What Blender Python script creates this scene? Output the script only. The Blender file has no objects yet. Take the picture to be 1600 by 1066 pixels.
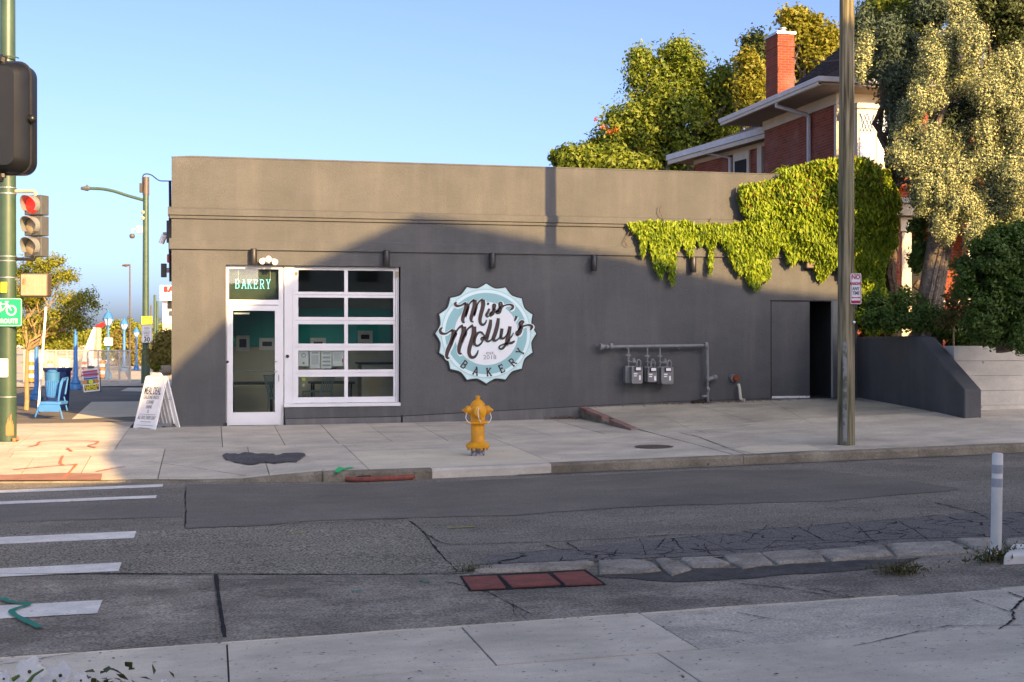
import bpy, math, random
import numpy as np
from mathutils import Matrix, Vector

R = math.radians
random.seed(7); rng = np.random.default_rng(7)
scene = bpy.context.scene
C = scene.collection

# ------------------------------------------------------------------ camera, sky, sun, exposure
CZ = 1.57; F = 2050.0; YAW = R(12.9); SN, CN = math.sin(YAW), math.cos(YAW); HOR = 530.0
cam = bpy.data.cameras.new('camera'); co = bpy.data.objects.new('camera', cam); C.objects.link(co)
co.location = (0, 0, CZ); co.rotation_euler = (R(90), 0, -YAW)
cam.sensor_width = 36; cam.lens = 36 * F / 1600; cam.shift_y = -3 / 1600
cam.clip_start = 0.1; cam.clip_end = 3000
scene.camera = co
SUN_EL = R(20.5); SUN_H = Vector((0.373, -0.928))          # horizontal direction towards the sun
world = bpy.data.worlds.new('World'); scene.world = world; world.use_nodes = True
nt = world.node_tree; bg = nt.nodes['Background']
sky = nt.nodes.new('ShaderNodeTexSky'); sky.sky_type = 'NISHITA'; sky.sun_disc = False
sky.sun_elevation = SUN_EL; sky.sun_rotation = math.atan2(SUN_H.x, SUN_H.y)
sky.air_density = 0.5; sky.dust_density = 6.8; sky.ozone_density = 3.0; sky.altitude = 1150
tint = nt.nodes.new('ShaderNodeMix'); tint.data_type = 'RGBA'; tint.blend_type = 'MULTIPLY'; tint.inputs[0].default_value = 1
tint.inputs[7].default_value = (1.01, .905, .85, 1); nt.links.new(sky.outputs[0], tint.inputs[6])   # camera white balance, the same for the whole sky
nt.links.new(tint.outputs[2], bg.inputs[0]); bg.inputs[1].default_value = 0.142
sl = bpy.data.lights.new('sun', 'SUN'); so = bpy.data.objects.new('sun', sl); C.objects.link(so)
sl.energy = 4.4; sl.angle = R(0.35); sl.color = (1.0, 0.63, 0.25)
sd = Vector((SUN_H.x * math.cos(SUN_EL), SUN_H.y * math.cos(SUN_EL), math.sin(SUN_EL)))
so.rotation_euler = sd.to_track_quat('Z', 'Y').to_euler(); so.location = (20, -50, 30)
scene.view_settings.view_transform = 'Standard'; scene.view_settings.look = 'None'
scene.view_settings.gamma = 1; scene.view_settings.use_curve_mapping = False
scene.view_settings.exposure = 1.6

# ------------------------------------------------------------------ measuring helpers (photo measurements -> world)
def uv(px, py): return (px - 800) / F, (py - HOR) / F
def at_d(px, py, d):
    u, v = uv(px, py)
    return Vector((d * (SN + CN * u), d * (CN - SN * u), CZ - v * d))
def at_Y(px, py, Y):
    u, v = uv(px, py)
    return at_d(px, py, Y / (CN - SN * u))
def at_X(px, py, X):
    u, v = uv(px, py)
    return at_d(px, py, X / (SN + CN * u))
def at_z(px, py, z=-0.05):
    u, v = uv(px, py)
    return at_d(px, py, (CZ - z) / v)
def on(px, py, h):
    d = 15.0
    u, v = uv(px, py)
    for _ in range(40):
        p = at_d(px, py, d); d = (CZ - h(p.x, p.y)) / v
    return at_d(px, py, d)
YF = 24.7
def fx(px): return at_Y(px, 500, YF).x
def fz(px, py): return at_Y(px, py, YF).z
def pxm(d): return F / d

def lut(pts):
    xs = [p[0] for p in pts]; ys = [p[1] for p in pts]
    return lambda x: float(np.interp(x, xs, ys))
def zr(X, Y):                                             # road surface
    Xc = min(max(X, -8), 26); Yc = min(max(Y, 2), 20)
    return -0.672 + 0.02 * Xc + 0.02 * Yc
Yc_ = lut([(-40, 19.0), (-5, 19.0), (-2.75, 18.6), (-1.4, 18.2), (.49, 17.6), (1.39, 17.3), (2.6, 17.15), (60, 17.1)])
hc_ = lut([(-8, .02), (.3, .025), (1.35, .13), (60, .13)])
h2_ = lut([(-12, -.12), (-3, -.12), (0, -.11), (3.8, -.08), (7.15, .01), (13, .27), (20, .42), (60, .5)])
zfl = lut([(-12, -.05), (-3, -.05), (3.8, -.01), (7.15, .02)])
zfr = lut([(7.15, .24), (11, .34), (12.7, .37), (18, .5), (60, .6)])
def zs(X, Y):                                             # far sidewalk surface
    yc = Yc_(X); c = zr(X, yc) + hc_(X); h2 = h2_(X)
    if Y <= 21.2: return c + (h2 - c) * (Y - yc) / (21.2 - yc)
    zf = zfl(X) if X < 7.15 else zfr(X)
    return h2 + (zf - h2) * min((Y - 21.2) / 3.5, 1)
def zn(X, Y): return zr(X, 9.0) + 0.03 + 0.012 * (9.0 - max(Y, -3))

# ------------------------------------------------------------------ mesh builder
class MB:
    def __init__(s): s.v = []; s.f = []; s.M = Matrix.Identity(4)
    def add(s, vs, fs):
        n = len(s.v)
        s.v += [tuple(s.M @ Vector(p)) for p in vs]
        s.f += [tuple(i + n for i in f) for f in fs]
        return s
    def box(s, x0, x1, y0, y1, z0, z1):
        return s.add([(x0,y0,z0),(x1,y0,z0),(x1,y1,z0),(x0,y1,z0),(x0,y0,z1),(x1,y0,z1),(x1,y1,z1),(x0,y1,z1)],
              [(0,3,2,1),(4,5,6,7),(0,1,5,4),(1,2,6,5),(2,3,7,6),(3,0,4,7)])
    def prism(s, poly, a, b, axis='z'):                   # poly: 2D list, extruded a..b along axis
        n = len(poly)
        area = sum(poly[i][0]*poly[(i+1)%n][1]-poly[(i+1)%n][0]*poly[i][1] for i in range(n))
        if area < 0: poly = poly[::-1]
        def P(p, t): return {'z': (p[0], p[1], t), 'y': (p[0], t, p[1]), 'x': (t, p[0], p[1])}[axis]
        vs = [P(p, a) for p in poly] + [P(p, b) for p in poly]
        fs = [tuple(range(n))[::-1], tuple(range(n, 2*n))] + [(i, (i+1)%n, n+(i+1)%n, n+i) for i in range(n)]
        if axis == 'y': fs = [f[::-1] for f in fs]
        return s.add(vs, fs)
    def tube(s, pts, r, n=8, caps=True):
        pts = [Vector(p) for p in pts]
        rs = r if isinstance(r, (list, tuple)) else [r] * len(pts)
        vs = []; fs = []; prev = None
        for i, p in enumerate(pts):
            t = (pts[min(i+1, len(pts)-1)] - pts[max(i-1, 0)]).normalized()
            if prev is None:
                a = Vector((0, 0, 1)) if abs(t.z) < .9 else Vector((1, 0, 0))
                x = t.cross(a).normalized()
            else: x = (prev - t * prev.dot(t)).normalized()
            prev = x; y = t.cross(x)
            for k in range(n):
                a = 2*math.pi*k/n
                vs.append(p + (x*math.cos(a) + y*math.sin(a)) * rs[i])
        for i in range(len(pts)-1):
            for k in range(n):
                a = i*n+k; b = i*n+(k+1)%n
                fs.append((a, b, b+n, a+n))
        if caps: fs += [tuple(range(n))[::-1], tuple(range((len(pts)-1)*n, len(pts)*n))]
        return s.add(vs, fs)
    def lathe(s, c, prof, n=16):                          # prof: [(r,z)] round vertical axis at c
        vs = []; fs = []
        for r, z in prof:
            for k in range(n):
                a = 2*math.pi*k/n; vs.append((c[0]+r*math.cos(a), c[1]+r*math.sin(a), c[2]+z))
        for i in range(len(prof)-1):
            for k in range(n):
                a = i*n+k; b = i*n+(k+1)%n; fs.append((a, b, b+n, a+n))
        fs += [tuple(range(n))[::-1], tuple(range((len(prof)-1)*n, len(prof)*n))]
        return s.add(vs, fs)
    def ball(s, c, r, n=10, sq=(1,1,1)):
        vs = []; fs = []; m = n//2+1
        for i in range(1, m):
            ph = math.pi*i/m
            for k in range(n):
                a = 2*math.pi*k/n
                vs.append((c[0]+r*sq[0]*math.sin(ph)*math.cos(a), c[1]+r*sq[1]*math.sin(ph)*math.sin(a), c[2]+r*sq[2]*math.cos(ph)))
        for i in range(m-2):
            for k in range(n):
                a = i*n+k; b = i*n+(k+1)%n; fs.append((a+n, b+n, b, a))
        fs += [tuple(range(n)), tuple(range((m-2)*n, (m-1)*n))[::-1]]
        return s.add(vs, fs)
    def ribbon(s, pts, w, th=0.004, closed=False):         # flat stroke in local XY, thickness +Z; pts (x,y) ; w per point or scalar
        ws = w if isinstance(w, (list, tuple)) else [w]*len(pts)
        n = len(pts); L = []
        for i in range(n):
            if closed: p0 = pts[(i-1) % n]; p1 = pts[(i+1) % n]
            else: p0 = pts[max(i-1,0)]; p1 = pts[min(i+1,n-1)]
            dx, dy = p1[0]-p0[0], p1[1]-p0[1]; l = math.hypot(dx, dy) or 1
            nx, ny = -dy/l*ws[i]/2, dx/l*ws[i]/2
            L.append(((pts[i][0]+nx, pts[i][1]+ny), (pts[i][0]-nx, pts[i][1]-ny)))
        vs = []; fs = []
        for a, b in L: vs += [(a[0],a[1],0),(b[0],b[1],0),(a[0],a[1],th),(b[0],b[1],th)]
        for i in range(n if closed else n-1):
            a = 4*i; b = 4*((i+1) % n)
            fs += [(a+2, a+3, b+3, b+2), (a, a+2, b+2, b), (a+1, b+1, b+3, a+3)]
        return s.add(vs, fs)
    def build(s, name, mat, parent=None, smooth=False, bevel=0, kind=None):
        off = wloc(parent) if parent else Vector((0,0,0))
        me = bpy.data.meshes.new(name)
        me.from_pydata([(p[0]-off.x, p[1]-off.y, p[2]-off.z) for p in s.v], [], s.f)
        me.materials.append(mat)
        if smooth: me.polygons.foreach_set('use_smooth', [True]*len(me.polygons))
        me.update()
        o = bpy.data.objects.new(name, me); C.objects.link(o)
        if parent: o.parent = parent
        if bevel:
            m = o.modifiers.new('bevel', 'BEVEL'); m.width = bevel; m.segments = 2; m.limit_method = 'ANGLE'; m.angle_limit = R(35)
        if smooth:
            try:
                m = o.modifiers.new('split', 'EDGE_SPLIT'); m.split_angle = R(40)
            except Exception: pass
        if kind: o['kind'] = kind
        return o
def wloc(o):
    l = Vector((0,0,0))
    while o: l = l + o.location; o = o.parent
    return l
def thing(name, label, cat, loc=(0,0,0), group=None):
    o = bpy.data.objects.new(name, None); C.objects.link(o); o.location = loc; o.empty_display_size = .1
    o['label'] = label; o['category'] = cat
    if group: o['group'] = group
    return o
def tag(o, label, cat, group=None):
    o['label'] = label; o['category'] = cat
    if group: o['group'] = group
    return o
def dup(root, loc, rz=None, label=None):
    r = root.copy(); C.objects.link(r); r.location = loc
    if rz is not None: r.rotation_euler = (0, 0, rz)
    if label: r['label'] = label
    for ch in list(root.children):
        c = ch.copy(); C.objects.link(c); c.parent = r
        for g in list(ch.children):
            d = g.copy(); C.objects.link(d); d.parent = c
    return r
def frame(o, r, u):                                       # local x along r, local y along u, z = normal r x u
    r = Vector(r).normalized(); u = Vector(u).normalized(); n = r.cross(u).normalized(); u = n.cross(r)
    return Matrix(((r.x,u.x,n.x,o[0]),(r.y,u.y,n.y,o[1]),(r.z,u.z,n.z,o[2]),(0,0,0,1)))
def text_into(mb, body, size, cx, cy, sx=1.0, z=0.0, bold=0.0, th=0.003):
    cu = bpy.data.curves.new('t', 'FONT'); cu.body = body; cu.size = size; cu.align_x = 'CENTER'; cu.align_y = 'CENTER'
    cu.extrude = th/2; cu.offset = bold; cu.resolution_u = 3
    ob = bpy.data.objects.new('t', cu); C.objects.link(ob)
    bpy.context.view_layer.update()
    me = bpy.data.meshes.new_from_object(ob.evaluated_get(bpy.context.evaluated_depsgraph_get()))
    mb.add([(v.co.x*sx+cx, v.co.y+cy, v.co.z+z+th/2) for v in me.vertices], [tuple(p.vertices) for p in me.polygons])
    bpy.data.objects.remove(ob); bpy.data.curves.remove(cu); bpy.data.meshes.remove(me)
def smooth_curve(pts, k=6):
    out = []; n = len(pts)
    P = [pts[0]] + list(pts) + [pts[-1]]
    for i in range(n-1):
        p0, p1, p2, p3 = P[i], P[i+1], P[i+2], P[i+3]
        for j in range(k):
            t = j/k
            out.append(tuple(0.5*((2*p1[q])+(-p0[q]+p2[q])*t+(2*p0[q]-5*p1[q]+4*p2[q]-p3[q])*t*t+(-p0[q]+3*p1[q]-3*p2[q]+p3[q])*t**3) for q in range(len(p1))))
    out.append(tuple(pts[-1])); return out
# slab-serif stroke glyphs in a unit-high box
GL = {
 'B': [[(0,0),(0,1)],[(-.12,0),(.35,0)],[(-.12,1),(.32,1)],[(.3,1),(.5,.93),(.55,.76),(.5,.6),(.32,.53),(0,.53)],[(.32,.53),(.55,.45),(.6,.26),(.54,.07),(.33,0)]],
 'A': [[(-.0,0),(.34,1)],[(.34,1),(.7,0)],[(.1,.32),(.6,.32)],[(-.13,0),(.16,0)],[(.54,0),(.84,0)],[(.12,1),(.36,1)]],
 'K': [[(0,0),(0,1)],[(-.14,0),(.16,0)],[(-.14,1),(.16,1)],[(0,.42),(.55,1)],[(.18,.6),(.6,0)],[(.4,1),(.7,1)],[(.45,0),(.75,0)]],
 'E': [[(0,0),(0,1)],[(-.14,0),(.58,0),(.58,.22)],[(-.14,1),(.55,1),(.55,.8)],[(0,.53),(.36,.53)],[(.36,.65),(.36,.41)]],
 'R': [[(0,0),(0,1)],[(-.14,0),(.17,0)],[(-.14,1),(.32,1),(.52,.93),(.58,.76),(.5,.57),(.32,.5),(0,.5)],[(.3,.5),(.58,0),(.74,0)]],
 'Y': [[(.3,0),(.3,.45)],[(.3,.45),(0,1)],[(.3,.45),(.6,1)],[(.14,0),(.47,0)],[(-.14,1),(.16,1)],[(.45,1),(.74,1)]],
}
# ------------------------------------------------------------------ materials
def _m(name):
    m = bpy.data.materials.new(name); m.use_nodes = True
    t = m.node_tree; return m, t, t.nodes['Principled BSDF'], t.nodes.new, t.links.new
def surf(name, c1, c2=None, scale=3.0, rough=.8, bump=0.0, bscale=60.0, metal=0.0, fine=0.0, fscale=120.0,
         objvar=0.0, streak=0.0, streakc=None, spots=0.0, spotscale=6.0, spotc=(.02,.02,.02), spotw=.1, coat=0.0, lo=.35, hi=.65, bdist=.01, blotch=0.0, speck=0.0):
    m, t, b, N, L = _m(name)
    c1 = tuple(c1); c2 = tuple(c2) if c2 else c1
    geo = N('ShaderNodeNewGeometry'); pos = geo.outputs['Position']
    def noise(sc, det=5, vec=pos, rough_=.6):
        n = N('ShaderNodeTexNoise'); n.inputs['Scale'].default_value = sc; n.inputs['Detail'].default_value = det
        n.inputs['Roughness'].default_value = rough_; L(vec, n.inputs['Vector']); return n.outputs['Fac']
    def ramp(f, lo, hi):
        r = N('ShaderNodeMapRange'); r.inputs[1].default_value = lo; r.inputs[2].default_value = hi; L(f, r.inputs[0]); return r.outputs[0]
    def mix(f, a, bb, mode='MIX'):
        x = N('ShaderNodeMix'); x.data_type = 'RGBA'; x.blend_type = mode
        for s_, v in ((x.inputs[0], f), (x.inputs[6], a), (x.inputs[7], bb)):
            if isinstance(v, (int, float)): s_.default_value = v
            elif isinstance(v, tuple): s_.default_value = (*v[:3], 1)
            else: L(v, s_)
        return x.outputs[2]
    col = mix(ramp(noise(scale), lo, hi), c1, c2)
    if streak:
        mp = N('ShaderNodeMapping'); mp.inputs['Scale'].default_value = (2.2, 2.2, .22); L(pos, mp.inputs[0])
        f = ramp(noise(1.6, 6, mp.outputs[0]), .48, .72)
        mu = N('ShaderNodeMath'); mu.operation = 'MULTIPLY'; mu.inputs[1].default_value = streak; L(f, mu.inputs[0])
        col = mix(mu.outputs[0], col, tuple(streakc or (c1[0]*1.5, c1[1]*1.5, c1[2]*1.5)))
    if fine:
        f = ramp(noise(fscale, 3), .3, .7)
        v = N('ShaderNodeMapRange'); v.inputs[3].default_value = 1-fine; v.inputs[4].default_value = 1+fine; L(f, v.inputs[0])
        cm = N('ShaderNodeCombineColor'); [L(v.outputs[0], cm.inputs[i]) for i in range(3)]
        col = mix(1.0, col, cm.outputs[0], 'MULTIPLY')
    if blotch:
        mp = N('ShaderNodeMapping'); mp.inputs['Scale'].default_value = (.55, 1.5, 1); L(pos, mp.inputs[0])
        for sc_, am in ((1.0, blotch), (5.5, blotch*.7)):
            f = ramp(noise(sc_, 8, mp.outputs[0], .68), .32, .68)
            v = N('ShaderNodeMapRange'); v.inputs[3].default_value = 1-am; v.inputs[4].default_value = 1+am*.7; L(f, v.inputs[0])
            cm = N('ShaderNodeCombineColor'); [L(v.outputs[0], cm.inputs[i]) for i in range(3)]
            col = mix(1.0, col, cm.outputs[0], 'MULTIPLY')
    if speck:
        f = ramp(noise(24, 2, pos, .5), .66, .72)
        mu = N('ShaderNodeMath'); mu.operation = 'MULTIPLY'; mu.inputs[1].default_value = speck; L(f, mu.inputs[0])
        col = mix(mu.outputs[0], col, (c1[0]*.25, c1[1]*.25, c1[2]*.25))
        f = ramp(noise(31, 2, pos, .5), .68, .74)
        mu = N('ShaderNodeMath'); mu.operation = 'MULTIPLY'; mu.inputs[1].default_value = speck*.5; L(f, mu.inputs[0])
        col = mix(mu.outputs[0], col, (min(.8, c1[0]*1.8), min(.8, c1[1]*1.8), min(.8, c1[2]*1.8)))
    if spots:
        vo = N('ShaderNodeTexVoronoi'); vo.inputs['Scale'].default_value = spotscale; L(pos, vo.inputs['Vector'])
        f = ramp(vo.outputs['Distance'], spotw, spotw*.6)
        g = ramp(noise(1.3, 2), .45, .6)
        mu = N('ShaderNodeMath'); mu.operation = 'MULTIPLY'; L(f, mu.inputs[0]); L(g, mu.inputs[1])
        m2 = N('ShaderNodeMath'); m2.operation = 'MULTIPLY'; m2.inputs[1].default_value = spots; L(mu.outputs[0], m2.inputs[0])
        col = mix(m2.outputs[0], col, tuple(spotc))
    if objvar:
        oi = N('ShaderNodeObjectInfo')
        v = N('ShaderNodeMapRange'); v.inputs[3].default_value = 1-objvar; v.inputs[4].default_value = 1+objvar; L(oi.outputs['Random'], v.inputs[0])
        cm = N('ShaderNodeCombineColor'); [L(v.outputs[0], cm.inputs[i]) for i in range(3)]
        col = mix(1.0, col, cm.outputs[0], 'MULTIPLY')
    L(col, b.inputs['Base Color'])
    b.inputs['Roughness'].default_value = rough; b.inputs['Metallic'].default_value = metal
    b.inputs['Coat Weight'].default_value = coat
    if rough > .7: b.inputs['Specular IOR Level'].default_value = .25
    if bump:
        bp = N('ShaderNodeBump'); bp.inputs['Strength'].default_value = bump; bp.inputs['Distance'].default_value = bdist
        L(noise(bscale, 6), bp.inputs['Height']); L(bp.outputs[0], b.inputs['Normal'])
    return m
def leafmat(name, a, bcol, trans=.35, rough=.5, scale=1.2):
    m, t, b, N, L = _m(name)
    geo = N('ShaderNodeNewGeometry')
    n = N('ShaderNodeTexNoise'); n.inputs['Scale'].default_value = scale; L(geo.outputs['Position'], n.inputs['Vector'])
    ad = N('ShaderNodeMath'); ad.operation = 'ADD'; L(n.outputs['Fac'], ad.inputs[0]); L(geo.outputs['Random Per Island'], ad.inputs[1])
    r = N('ShaderNodeMapRange'); r.inputs[1].default_value = .45; r.inputs[2].default_value = 1.1; L(ad.outputs[0], r.inputs[0])
    x = N('ShaderNodeMix'); x.data_type = 'RGBA'; x.inputs[6].default_value = (*a, 1); x.inputs[7].default_value = (*bcol, 1)
    L(r.outputs[0], x.inputs[0]); L(x.outputs[2], b.inputs['Base Color']); b.inputs['Roughness'].default_value = rough
    b.inputs['Specular IOR Level'].default_value = .3
    tr = N('ShaderNodeBsdfTranslucent'); L(x.outputs[2], tr.inputs[0])
    ms = N('ShaderNodeMixShader'); ms.inputs[0].default_value = trans
    L(b.outputs[0], ms.inputs[1]); L(tr.outputs[0], ms.inputs[2]); L(ms.outputs[0], t.nodes['Material Output'].inputs[0])
    return m
def brickmat(name, axis, c1, c2, mortar):
    m, t, b, N, L = _m(name)
    geo = N('ShaderNodeNewGeometry'); sp = N('ShaderNodeSeparateXYZ'); L(geo.outputs['Position'], sp.inputs[0])
    cb = N('ShaderNodeCombineXYZ'); L(sp.outputs[axis], cb.inputs[0]); L(sp.outputs['Z'], cb.inputs[1])
    br = N('ShaderNodeTexBrick'); L(cb.outputs[0], br.inputs['Vector']); br.inputs['Scale'].default_value = 1
    br.inputs['Brick Width'].default_value = .21; br.inputs['Row Height'].default_value = .07; br.inputs['Mortar Size'].default_value = .006
    br.inputs['Color1'].default_value = (*c1, 1); br.inputs['Color2'].default_value = (*c2, 1); br.inputs['Mortar'].default_value = (*mortar, 1)
    n = N('ShaderNodeTexNoise'); n.inputs['Scale'].default_value = 1.7; n.inputs['Detail'].default_value = 6; L(geo.outputs['Position'], n.inputs['Vector'])
    r = N('ShaderNodeMapRange'); r.inputs[1].default_value = .5; r.inputs[2].default_value = .75; r.inputs[4].default_value = .35; L(n.outputs['Fac'], r.inputs[0])
    x = N('ShaderNodeMix'); x.data_type = 'RGBA'; x.inputs[7].default_value = (.34, .2, .17, 1); L(r.outputs[0], x.inputs[0]); L(br.outputs['Color'], x.inputs[6])
    L(x.outputs[2], b.inputs['Base Color']); b.inputs['Roughness'].default_value = .85; b.inputs['Specular IOR Level'].default_value = .2
    bp = N('ShaderNodeBump'); bp.inputs['Strength'].default_value = .6; bp.inputs['Distance'].default_value = .01; bp.invert = True
    L(br.outputs['Fac'], bp.inputs['Height']); L(bp.outputs[0], b.inputs['Normal'])
    return m
def plain(name, c, rough=.6, metal=0, emit=0, coat=0):
    m, t, b, N, L = _m(name)
    b.inputs['Base Color'].default_value = (*c, 1); b.inputs['Roughness'].default_value = rough; b.inputs['Metallic'].default_value = metal
    b.inputs['Coat Weight'].default_value = coat
    if emit: b.inputs['Emission Color'].default_value = (*c, 1); b.inputs['Emission Strength'].default_value = emit
    return m
def glassmat(name, tint=(.90,.94,.92)):
    m, t, b, N, L = _m(name)
    t.nodes.remove(b)
    tr = N('ShaderNodeBsdfTransparent'); tr.inputs[0].default_value = (*tint, 1)
    gl = N('ShaderNodeBsdfGlossy'); gl.inputs['Roughness'].default_value = .015
    fr = N('ShaderNodeFresnel'); fr.inputs[0].default_value = 1.55
    ms = N('ShaderNodeMixShader'); L(fr.outputs[0], ms.inputs[0]); L(tr.outputs[0], ms.inputs[1]); L(gl.outputs[0], ms.inputs[2])
    L(ms.outputs[0], t.nodes['Material Output'].inputs[0]); return m

M = {}
M['stucco'] = surf('grey_stucco', (0.0819,0.0852,0.0874), (0.0994,0.1027,0.1037), scale=.9, rough=.9, bump=.55, bscale=55, fine=.06, fscale=40, streak=.25, streakc=(.165,.163,.160), bdist=.014, blotch=.06, speck=.2)
M['plinth'] = surf('plinth_paint', (0.1053,0.1053,0.1077), (0.1336,0.132,0.1312), scale=2.5, rough=.88, bump=.4, fine=.08, streak=.35, streakc=(.24,.235,.22))
M['whiteframe'] = surf('white_frame_paint', (.66,.665,.68), (.60,.605,.62), scale=2, rough=.4, fine=.02)
M['whiteold'] = surf('weathered_white_paint', (.78,.76,.72), (.66,.64,.60), scale=4, rough=.6, bump=.1)
M['cream'] = surf('cream_trim', (0.5904,0.5412,0.451), (0.5084,0.4674,0.3936), scale=3, rough=.7)
M['soffit'] = surf('taupe_soffit', (.30,.25,.21), (.25,.21,.18), scale=4, rough=.8)
M['glass'] = glassmat('window_glass')
M['black'] = surf('black_metal', (.012,.012,.013), (.02,.02,.022), scale=20, rough=.45)
M['blackgloss'] = surf('glossy_black_housing', (.006,.007,.008), (.010,.011,.012), scale=6, rough=.38, coat=0)
M['dark'] = plain('dark_void', (.015,.015,.016), .9)
M['conc'] = surf('old_concrete', (0.6262,0.5609,0.433), (0.4853,0.4331,0.3374), scale=1.4, rough=.92, bump=.35, bscale=90, fine=.14, fscale=70, objvar=.09, spots=.5, spotscale=9, spotc=(.10,.095,.09), spotw=.07, blotch=.16, speck=.5)
M['concn'] = surf('new_concrete', (0.688,0.612,0.447), (0.6086,0.546,0.4015), scale=2, rough=.9, bump=.2, bscale=90, fine=.07, fscale=60, objvar=.03, blotch=.07, speck=.3)
M['conct'] = surf('tan_concrete', (0.5736,0.52,0.4121), (0.4507,0.4095,0.3309), scale=1.1, rough=.92, bump=.3, bscale=80, fine=.12, fscale=60, objvar=.08, spots=.6, spotscale=5, spotc=(.16,.14,.12), spotw=.08, blotch=.16, speck=.5)
M['drive'] = surf('stained_drive_concrete', (0.5891,0.5312,0.4023), (0.3213,0.2937,0.2299), scale=.8, rough=.92, bump=.3, bscale=80, fine=.13, fscale=60, objvar=.05, spots=.8, spotscale=7, spotc=(.1,.09,.08), lo=.3, hi=.72, blotch=.16, speck=.5)
M['joint'] = surf('joint_dirt', (.05,.048,.045), (.08,.075,.065), scale=9, rough=1)
M['near'] = surf('near_walk_concrete', (0.7263,0.6398,0.4825), (0.5447,0.4798,0.3635), scale=1.2, rough=.9, bump=.5, bscale=140, fine=.13, fscale=120, objvar=.06, spots=.6, spotscale=13, spotc=(.07,.07,.07), spotw=.05, bdist=.006, blotch=.12, speck=.75)
M['pebble'] = surf('exposed_aggregate', (0.6915,0.6115,0.4719), (0.4667,0.4155,0.3229), scale=2, rough=.92, bump=1.0, bscale=60, fine=.34, fscale=55, spots=.8, spotscale=11, spotc=(.08,.075,.07), spotw=.06, bdist=.012, blotch=.12, speck=.8)
M['asph'] = surf('old_asphalt', (0.2103,0.1874,0.148), (0.2926,0.2606,0.2029), scale=.7, rough=.93, bump=1.0, bscale=75, fine=.75, fscale=60, bdist=.016, blotch=.14, speck=.8)
M['asphc'] = surf('coarse_asphalt', (0.2311,0.2057,0.1573), (0.2948,0.2624,0.2014), scale=.9, rough=.95, bump=1.0, bscale=48, fine=.97, fscale=46, bdist=.02, blotch=.14, speck=.9)
M['asphn'] = surf('smooth_asphalt_patch', (0.1554,0.1385,0.1113), (0.2011,0.1792,0.1418), scale=.8, rough=.85, bump=.6, bscale=90, fine=.38, fscale=70, bdist=.006, blotch=.12, speck=.35)
M['pan'] = surf('worn_gutter_concrete', (0.2142,0.1868,0.1459), (0.4153,0.364,0.2811), scale=1.6, rough=.95, bump=1.0, bscale=50, fine=.6, fscale=48, spots=.6, spotscale=7, spotc=(.04,.04,.04), bdist=.016, lo=.4, hi=.72, blotch=.26, speck=.8)
M['crack'] = surf('crack_dirt', (.014,.014,.015), (.03,.029,.027), scale=12, rough=1)
M['dirt'] = surf('gutter_dirt', (0.0697,0.0649,0.0588), (0.1159,0.1083,0.0928), scale=7, rough=1, bump=1, bscale=40, bdist=.02, fine=.3, fscale=40)
M['kerb'] = surf('grey_kerb', (0.3027,0.27,0.2029), (0.1716,0.151,0.1124), scale=2.4, rough=.92, bump=.6, bscale=50, fine=.18, fscale=40, objvar=.08, spots=.7, spotscale=5, blotch=.2, speck=.5)
M['kerbn'] = surf('pale_new_kerb', (0.6038,0.5635,0.4761), (0.4347,0.4025,0.3312), scale=1.9, rough=.9, bump=.3, fine=.08, spots=.6, spotscale=2.2, spotc=(.26,.19,.11), spotw=.14, blotch=.1, speck=.3)
M['stone'] = surf('broken_kerb_stone', (0.4466,0.3975,0.3149), (0.248,0.222,0.1746), scale=3, rough=.95, bump=1, bscale=35, fine=.3, fscale=45, objvar=.12, bdist=.02, blotch=.2, speck=.6)
M['roadpaint'] = surf('road_paint', (0.824,0.7843,0.6856), (0.6645,0.6325,0.5529), scale=5, rough=.8, bump=.3, bscale=80, fine=.14, fscale=80, spots=.7, spotscale=8, spotc=(.14,.14,.14), spotw=.06, speck=.5, blotch=.08)
M['redpaint'] = surf('tactile_red', (.38,.20,.14), (.30,.16,.11), scale=5, rough=.85, bump=.6, bscale=20, fine=.1)
M['rediron'] = surf('red_iron', (0.289,0.0842,0.0589), (0.17,0.0655,0.05), scale=9, rough=.8, bump=.6, bscale=45, fine=.2, spots=.5, spotscale=5)
M['green'] = plain('green_spray', (.02,.50,.16), .8)
M['tealsp'] = plain('teal_spray', (.02,.22,.14), .85)
M['orangesp'] = plain('orange_spray', (.60,.17,.07), .85)
M['yellowsp'] = plain('yellow_spray', (.32,.32,.06), .85)
M['hydrant'] = surf('hydrant_yellow', (0.8184,0.3849,0.0048), (0.66,0.2851,0.0048), scale=7, rough=.5, bump=.25, bscale=60, fine=.06, spots=.9, spotscale=7, spotc=(.22,.10,.04), spotw=.16, blotch=.15)
M['hydbase'] = surf('flaked_base', (.34,.34,.37), (.12,.12,.14), scale=26, rough=.9, bump=.6, lo=.45, hi=.55)
M['steel'] = surf('galvanised', (.42,.43,.44), (.32,.33,.34), scale=12, rough=.45, metal=.6)
M['greypaint'] = surf('painted_pipe_grey', (.19,.20,.205), (.15,.155,.16), scale=14, rough=.6, bump=.2)
M['meter'] = surf('meter_grey', (.17,.18,.18), (.14,.15,.15), scale=9, rough=.5, bump=.1)
M['paper'] = surf('printed_paper', (.74,.74,.76), (.70,.70,.73), scale=6, rough=.6)
M['ink'] = plain('ink', (.06,.06,.065), .8)
M['inkgrey'] = plain('grey_ink', (.22,.23,.24), .8)
M['cup'] = surf('white_enamel', (.85,.84,.80), (.78,.77,.72), scale=8, rough=.4)
M['galvgreen'] = surf('green_pole_paint', (.038,.075,.043), (.05,.088,.05), scale=2, rough=.4, coat=.12, blotch=.15)
M['galvgreen2'] = surf('faded_green_paint', (.05,.095,.055), (.045,.08,.05), scale=2, rough=.5)
M['blue'] = surf('blue_paint', (.05,.20,.46), (.04,.16,.38), scale=5, rough=.45)
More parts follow.
